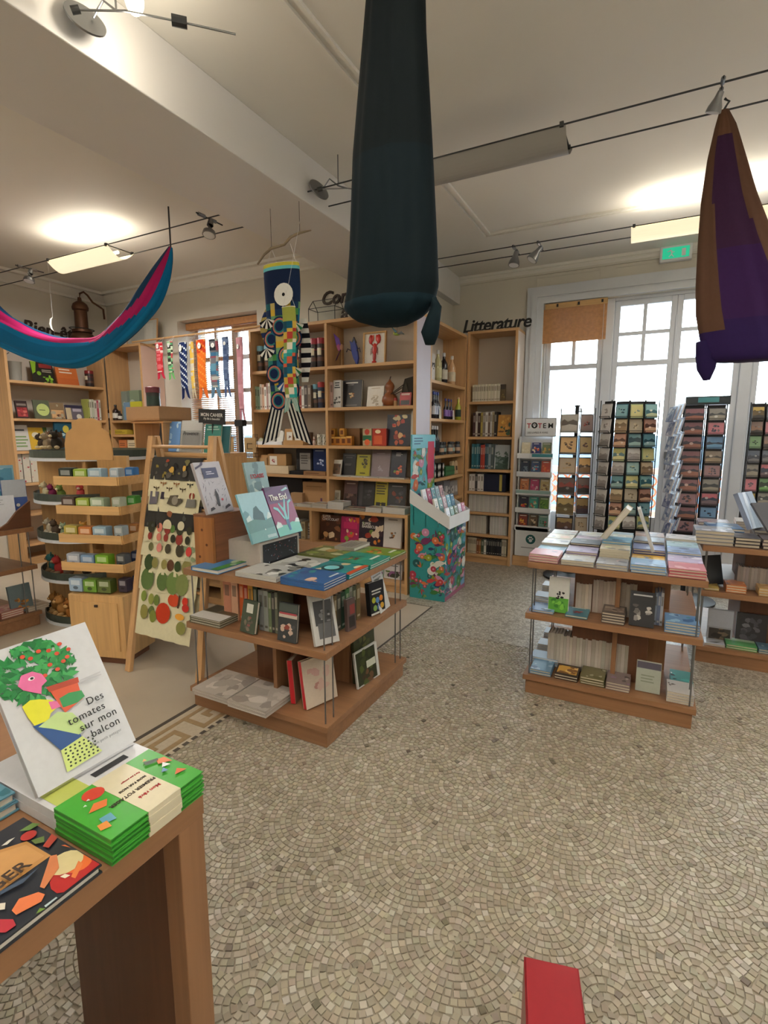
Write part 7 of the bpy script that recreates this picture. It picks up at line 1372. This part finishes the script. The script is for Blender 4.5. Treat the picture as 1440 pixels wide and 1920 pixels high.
zt0 = -tab[0][0]; tab = [(-3.16, tab[0][1], .012), (-3.08, tab[0][1], .035), (-2.9, tab[0][1], .075)] + [q for q in tab if -q[0] < 2.88]
rows = []
zz0, zz1 = tab[0][0], tab[-1][0]
for i in range(70):
    s = zz0 + (zz1 - zz0) * (1 - (1 - i/69) ** 1.15); cx, hw = interp(tab, s); ring = []
    for j in range(64):
        a = 2*math.pi*j/64; rp = 1 + .035*math.sin(a*9 + .5) + .025*math.sin(a*17 + s*3); ring.append((cx + hw*math.cos(a)*(1 if math.cos(a*2) > -.2 else rp), HY + hw*.62*math.sin(a)*rp, -s))
    rows.append(ring)
t = thing('teal_hammock', 'dark teal cloth hammock hanging folded as a long bag above the aisle', 'hammock', (0, 0, 0))
loft('hammock_cloth', rows, lambda u, v: '070f12' if u < .55 else '09151a' if u < .9 else '11242d', 'cloth_print', t)
pts = [at(x, y, 'y', HY) for x, y in ((812, 560), (818, 575), (812, 600), (806, 625), (806, 646))]
ob('tied_end', MB().tube(pts, [.012, .018, .024, .03, .016], 10, '0d1c22'), 'cloth_print', t, smooth=True)
ob('hook', MB().tube([(tab[0][1], HY, 3.15), (tab[0][1], HY, ZC)], .006, 6), 'dark_steel', t)
# purple and brown hammock
PY = 3.19; px0 = at(1357, 205, 'y', PY)
edp = [(208, 1349, 1366), (240, 1340, 1380), (300, 1326, 1396), (380, 1314, 1418), (460, 1308, 1448), (540, 1304, 1486), (590, 1304, 1508), (640, 1312, 1520), (672, 1322, 1516), (680, 1340, 1490)]
tab = []
for y, a, b_ in edp:
    p, q = at(a, y, 'y', PY), at(b_, y, 'y', PY); tab.append((-p.z, (p.x+q.x)/2, (q.x-p.x)/2))
rows = []
for i in range(50):
    s = tab[0][0] + (tab[-1][0]-tab[0][0])*i/49; cx, hw = interp(tab, s); rows.append([(cx + hw*math.cos(2*math.pi*j/56), PY + hw*.45*math.sin(2*math.pi*j/56)*(1 + .05*math.sin(2*math.pi*j/56*11) + .03*math.sin(j*1.7 + s*4)), -s) for j in range(56)])
t = thing('purple_hammock', 'purple cloth hammock with brown bands clipped to the cable by the windows', 'hammock', (0, 0, 0))
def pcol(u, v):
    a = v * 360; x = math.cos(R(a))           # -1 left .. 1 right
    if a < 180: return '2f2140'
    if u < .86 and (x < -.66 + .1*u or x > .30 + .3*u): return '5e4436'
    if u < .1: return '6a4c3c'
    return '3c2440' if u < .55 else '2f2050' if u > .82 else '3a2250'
loft('hammock_cloth', rows, pcol, 'cloth_print', t)
pts = [at(x, y, 'y', PY) for x, y in ((1326, 640), (1325, 668), (1324, 692), (1325, 713))]
ob('tied_end', MB().tube(pts, [.05, .05, .042, .016], 10, '2a1e4c'), 'cloth_print', t, smooth=True)
ob('hook', MB().tube([(px0.x, PY, px0.z - .005), (px0.x + .02, PY, px0.z + .03), (px0.x, PY, 3.1)], .006, 6), 'dark_steel', t)
# blue and pink hammock, slung between two hooks
BY = 2.9; path = [(320, 463, 4), (313, 487, 13), (300, 520, 22), (281, 556, 26), (254, 592, 23), (225, 622, 21), (190, 650, 19), (150, 661, 26), (110, 660, 27), (70, 650, 28), (35, 634, 29), (0, 614, 31), (-45, 574, 34), (-100, 505, 36), (-150, 445, 22), (-185, 395, 6)]
cps = [at(x, y, 'y', BY) for x, y, _ in path]; rws = []
ppm = []
for (x, y, r_), p in zip(path, cps): ppm.append(r_ * (p - EYE).dot(FWD) / FOC)
def crm(P, t):
    i = min(int(t), len(P) - 2); f = t - i; p = [P[max(i-1, 0)], P[i], P[i+1], P[min(i+2, len(P)-1)]]
    return .5*((2*p[1]) + (p[2]-p[0])*f + (2*p[0]-5*p[1]+4*p[2]-p[3])*f*f + (3*p[1]-p[0]-3*p[2]+p[3])*f**3)
NS = 60; rows = []; 
for i in range(NS + 1):
    u = i/NS*(len(path)-1); c = crm(cps, u); d = (crm(cps, min(u+.05, len(path)-1.0001)) - crm(cps, max(u-.05, 0))).normalized(); r0 = crm(ppm, u)
    up_ = (Vector((0, 0, 1)) - d*d.z).normalized(); out = Vector((0, -1, 0)); ring = []
    for j in range(40):
        a = 2*math.pi*j/40; rp = 1 + .05*math.sin(a*7 + u) + .03*math.sin(a*13); n_ = up_*math.sin(a)*r0*rp + out*math.cos(a)*r0*.7*rp; ring.append(tuple(c + n_))
    rows.append(ring)
t = thing('blue_hammock', 'blue cloth hammock with a magenta band slung below the left ceiling', 'hammock', (0, 0, 0))
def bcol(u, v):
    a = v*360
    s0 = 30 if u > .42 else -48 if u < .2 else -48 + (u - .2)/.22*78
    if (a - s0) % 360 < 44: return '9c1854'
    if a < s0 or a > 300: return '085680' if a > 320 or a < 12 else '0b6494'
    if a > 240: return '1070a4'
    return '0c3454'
loft('hammock_cloth', rows, bcol, 'cloth_print', t)
for c in (cps[0], cps[-1]): ob('hook', MB().tube([c - Vector((0,0,.02)), Vector((c.x, BY, c.z + .03)), Vector((c.x, BY, 3.17))], .006, 6), 'dark_steel', t)

# ---------------------------------------------------------------- cable lighting
CZ = 3.1
def cable(y, x0, x1, lb): ob('lighting_cable', MB().tube([(x0, y, CZ), (x1, y, CZ)], .0045, 6), 'dark_steel', None, label=lb, cat='cable', group='lighting cables')
cable(3.05, XL + .001, XR - .001, 'near cable of the pair crossing the whole ceiling'); cable(3.30, XL + .001, XR - .001, 'far cable of the pair crossing the whole ceiling')
cable(4.69, XJ + .1, XR - .001, 'near cable of the pair beside the casements'); cable(4.93, XJ + .1, XR - .001, 'far cable of the pair beside the casements')
m, ns, ln, b = newmat('acrylic_off'); b.inputs['Base Color'].default_value = h2l('9c9a96'); b.inputs['Roughness'].default_value = .35
emit('acrylic_lit', 'fff0cc', .75); emit('tube_lit', 'fff2d4', 4.0); emit('bulb_lit', 'ffe8b8', 8.0)
def luminaire(x0, x1, y0, y1, lit, lb, power=(1, 1)):
    t = thing('cable_luminaire', lb, 'ceiling light', (x0, y0, CZ), 0, 'acrylic cable luminaires'); L, D = x1 - x0, y1 - y0; sh = MB(); n = 14
    for k in range(n):
        a0, a1 = k/n, (k+1)/n; f = lambda a: (D*a, -.075*math.sin(math.pi*a) - .005)
        (ya, za), (yb, zb_) = f(a0), f(a1); sh.idx([(0,ya,za),(L,ya,za),(L,yb,zb_),(0,yb,zb_),(0,ya,za-.004),(L,ya,za-.004),(L,yb,zb_-.004),(0,yb,zb_-.004)], [(0,1,2,3),(7,6,5,4),(0,3,7,4),(1,5,6,2)])
    ob('acrylic_shade', sh, 'acrylic_lit' if lit else 'acrylic_off', t, smooth=40)
    for x in (.01, L - .03): ob('end_clip', MB().box(x, x+.02, -.01, .012, -.012, .012).box(x, x+.02, D-.012, D+.01, -.012, .012).box(x+.004, x+.016, .012, D-.012, -.004, .004), 'dark_steel', t)
    ob('fluorescent_tube', MB().tube([(.04, D/2, -.02), (L-.04, D/2, -.02)], .013, 10), 'tube_lit' if lit else 'white_card', t)
    if lit:
        for nm, e_, rot, z in (('up_light', LAMP_UP, (R(180),0,0), .02), ('down_light', LAMP_DOWN, (0,0,0), -.1)):
            l = bpy.data.lights.new(nm, 'AREA'); l.shape = 'RECTANGLE'; l.size = L*.9; l.size_y = D*.8; l.energy = e_*power[nm == 'up_light']; l.color = (1, .95, .87) if nm == 'up_light' else (1, .96, .9)
            o = bpy.data.objects.new(nm, l); COL.objects.link(o); o.parent = t; o.location = (L/2, D/2, z); o.rotation_euler = rot
luminaire(-5.12, -4.24, 3.05, 3.30, True, 'lit acrylic luminaire between the cables over the left room', (1.25, 1))
luminaire(-1.55, -.52, 3.05, 3.30, False, 'unlit grey acrylic luminaire between the cables behind the teal hammock')
luminaire(-.27, .85, 4.69, 4.93, True, 'lit acrylic luminaire in front of the casements behind the purple hammock', (.45, 1.2))
luminaire(1.9, 3.0, 3.05, 3.30, True, 'unseen lit acrylic luminaire on the cables right of the purple hammock')  # unseen luminaire out of view, adds light to the room
for y in (.3, -1.9):  # added luminaires out of view, put in as fill light for the room
    cable(y, XL + .001, XR - .001, 'near cable of a pair behind the photographer' if y > 0 else 'near cable of the pair at the entrance'); cable(y + .25, XL + .001, XR - .001, 'far cable of a pair behind the photographer' if y > 0 else 'far cable of the pair at the entrance')
    for x in (-5.2, -1.0, 1.8): luminaire(x, x + 1.1, y, y + .25, True, f'added unseen fill luminaire {"behind the photographer" if y > 0 else "at the entrance"}, {["left wall end","middle","right wall end"][(-5.2, -1.0, 1.8).index(x)]}', LAMP_FILL)
def spot(x, y, z, lb, aim, s=1.0, lit=False):
    t = thing('cable_spot', lb, 'spotlight', (x, y, z), 0, 'cable spotlights'); a = Vector(aim).normalized()
    for ya, yb in ((0, .05), (-.12, -.06)): ob('clamp', MB().tube([(0, ya*s, 0), (0, yb*s, 0)], .014*s, 8), 'steel', t)
    ob('cross_bar', MB().tube([(0, -.14*s, 0), (0, .12*s, 0)], .005*s, 6), 'dark_steel', t)
    lh_ = ob('lamp_head', MB().tube([Vector((0,0,-.01)), a*.05*s, a*.1*s, a*.13*s], [.02*s, .024*s, .045*s, .05*s], 14), 'steel', t, smooth=40)
    ob('lens', MB().tube([a*.1305*s, a*.132*s], .042*s, 14), 'bulb_lit' if lit else 'white_card', lh_)
spot(*at(395, 412, 'z', CZ), 'steel spotlight on the cables beside the blue hammock hook', (.1, -.3, -1)); spot(*at(58, 505, 'z', CZ), 'steel spotlight on the cables beyond the left luminaire', (.1, -.3, -1))
spot(at(965, 466, 'z', CZ).x, 4.81, CZ, 'steel spotlight on the casement cables, nearer the bookcases', (-.1, -.2, -1)); spot(at(1012, 460, 'z', CZ).x, 4.81, CZ, 'steel spotlight on the casement cables, nearer the luminaire', (-.6, -.3, -1))
spot(at(1352, 170, 'z', CZ).x, 3.1, CZ, 'steel spotlight clamp at the purple hammock hook', (-.3, .3, -1), .7)
def disc_lamp(cx, cy, cz, lb, s=1.0, r=.075):
    t = thing('disc_lamp', lb, 'ceiling light', (cx, cy, cz), 0, 'disc lamps on the beam')
    ob('disc', MB().lathe([(r*.6,-.008),(r,-.004),(r,.004),(r*.6,.008)], 28).xf(Matrix.Rotation(R(62), 4, 'Y') @ Matrix.Rotation(R(15), 4, 'X')), 'steel', t, smooth=40)
    ob('arm', MB().tube([(.02,.02,.01),(.06,.04,.07),(.12,.05,.02),(.2,.03,-.02)], .005, 8).tube([(.06,-.08,-.04),(.2,.03,-.02),(.34,.16,-.02),(.5,.3,-.03)], .004, 8), 'steel', t)
    ob('end_knob', MB().tube([(.05,-.09,-.045),(.07,-.07,-.035)], .014, 8), 'dark_steel', t); ob('end_knob', MB().tube([(.32,.14,-.02),(.36,.18,-.02)], .02, 8), 'dark_steel', t)
    ob('wall_stem', MB().tube([(.12,.05,.02),(-.3 if False else .12,.05, ZC - cz)], .004, 6), 'steel', t); return t
p = at(160, 36, 'z', 3.12); disc_lamp(p.x, p.y, 3.12, 'grey disc lamp on wire arms beside the beam near the lit bulb')
p2 = at(598, 356, 'z', 3.12); disc_lamp(p2.x, p2.y, 3.12, 'small grey disc lamp on wire arms beside the beam behind the teal hammock')
p = at(252, 2, 'z', 3.16); t = thing('bulb_lamp', 'lit bare bulb lamp on the beam wire', 'ceiling light', (p.x, p.y, 3.16)); ob('bulb', MB().blob((0,0,0), (.035,.035,.05), 14, 9), 'bulb_lit', t, smooth=True); ob('socket', MB().tube([(0,0,.045),(0,0,ZC - 3.16)], .016, 8), 'steel', t)
l = bpy.data.lights.new('bulb_light', 'POINT'); l.energy = 5; l.shadow_soft_size = .05; l.color = (1, .9, .74); o = bpy.data.objects.new('bulb_light', l); COL.objects.link(o); o.parent = t; o.location = (0, 0, -.08)
# hanging moon and glass ornament by the left letters
p = at(100, 608, 'x', -5.6); t = thing('paper_moon', 'white crescent moon ornament hanging by a thread near the Bien-être lettering', 'ornament', p); ob('crescent', MB().prism([(.0,.07),(-.025,.05),(-.035,0),(-.025,-.05),(0,-.07),(-.012,-.04),(-.016,0),(-.012,.04)], -.004, .004, 'e0dcd0').xf(Matrix.Rotation(R(60), 4, 'Z')), 'print_matt', t); ob('thread', MB().tube([(0,0,.06),(0,0,ZC - p.z)], .001, 4), 'white_card', t)

# everything that stands on a board rests a hair above it
for o in list(COL.objects):
    if o.parent is None and 'category' in o and o.location.z > .05: o.location.z += .0012
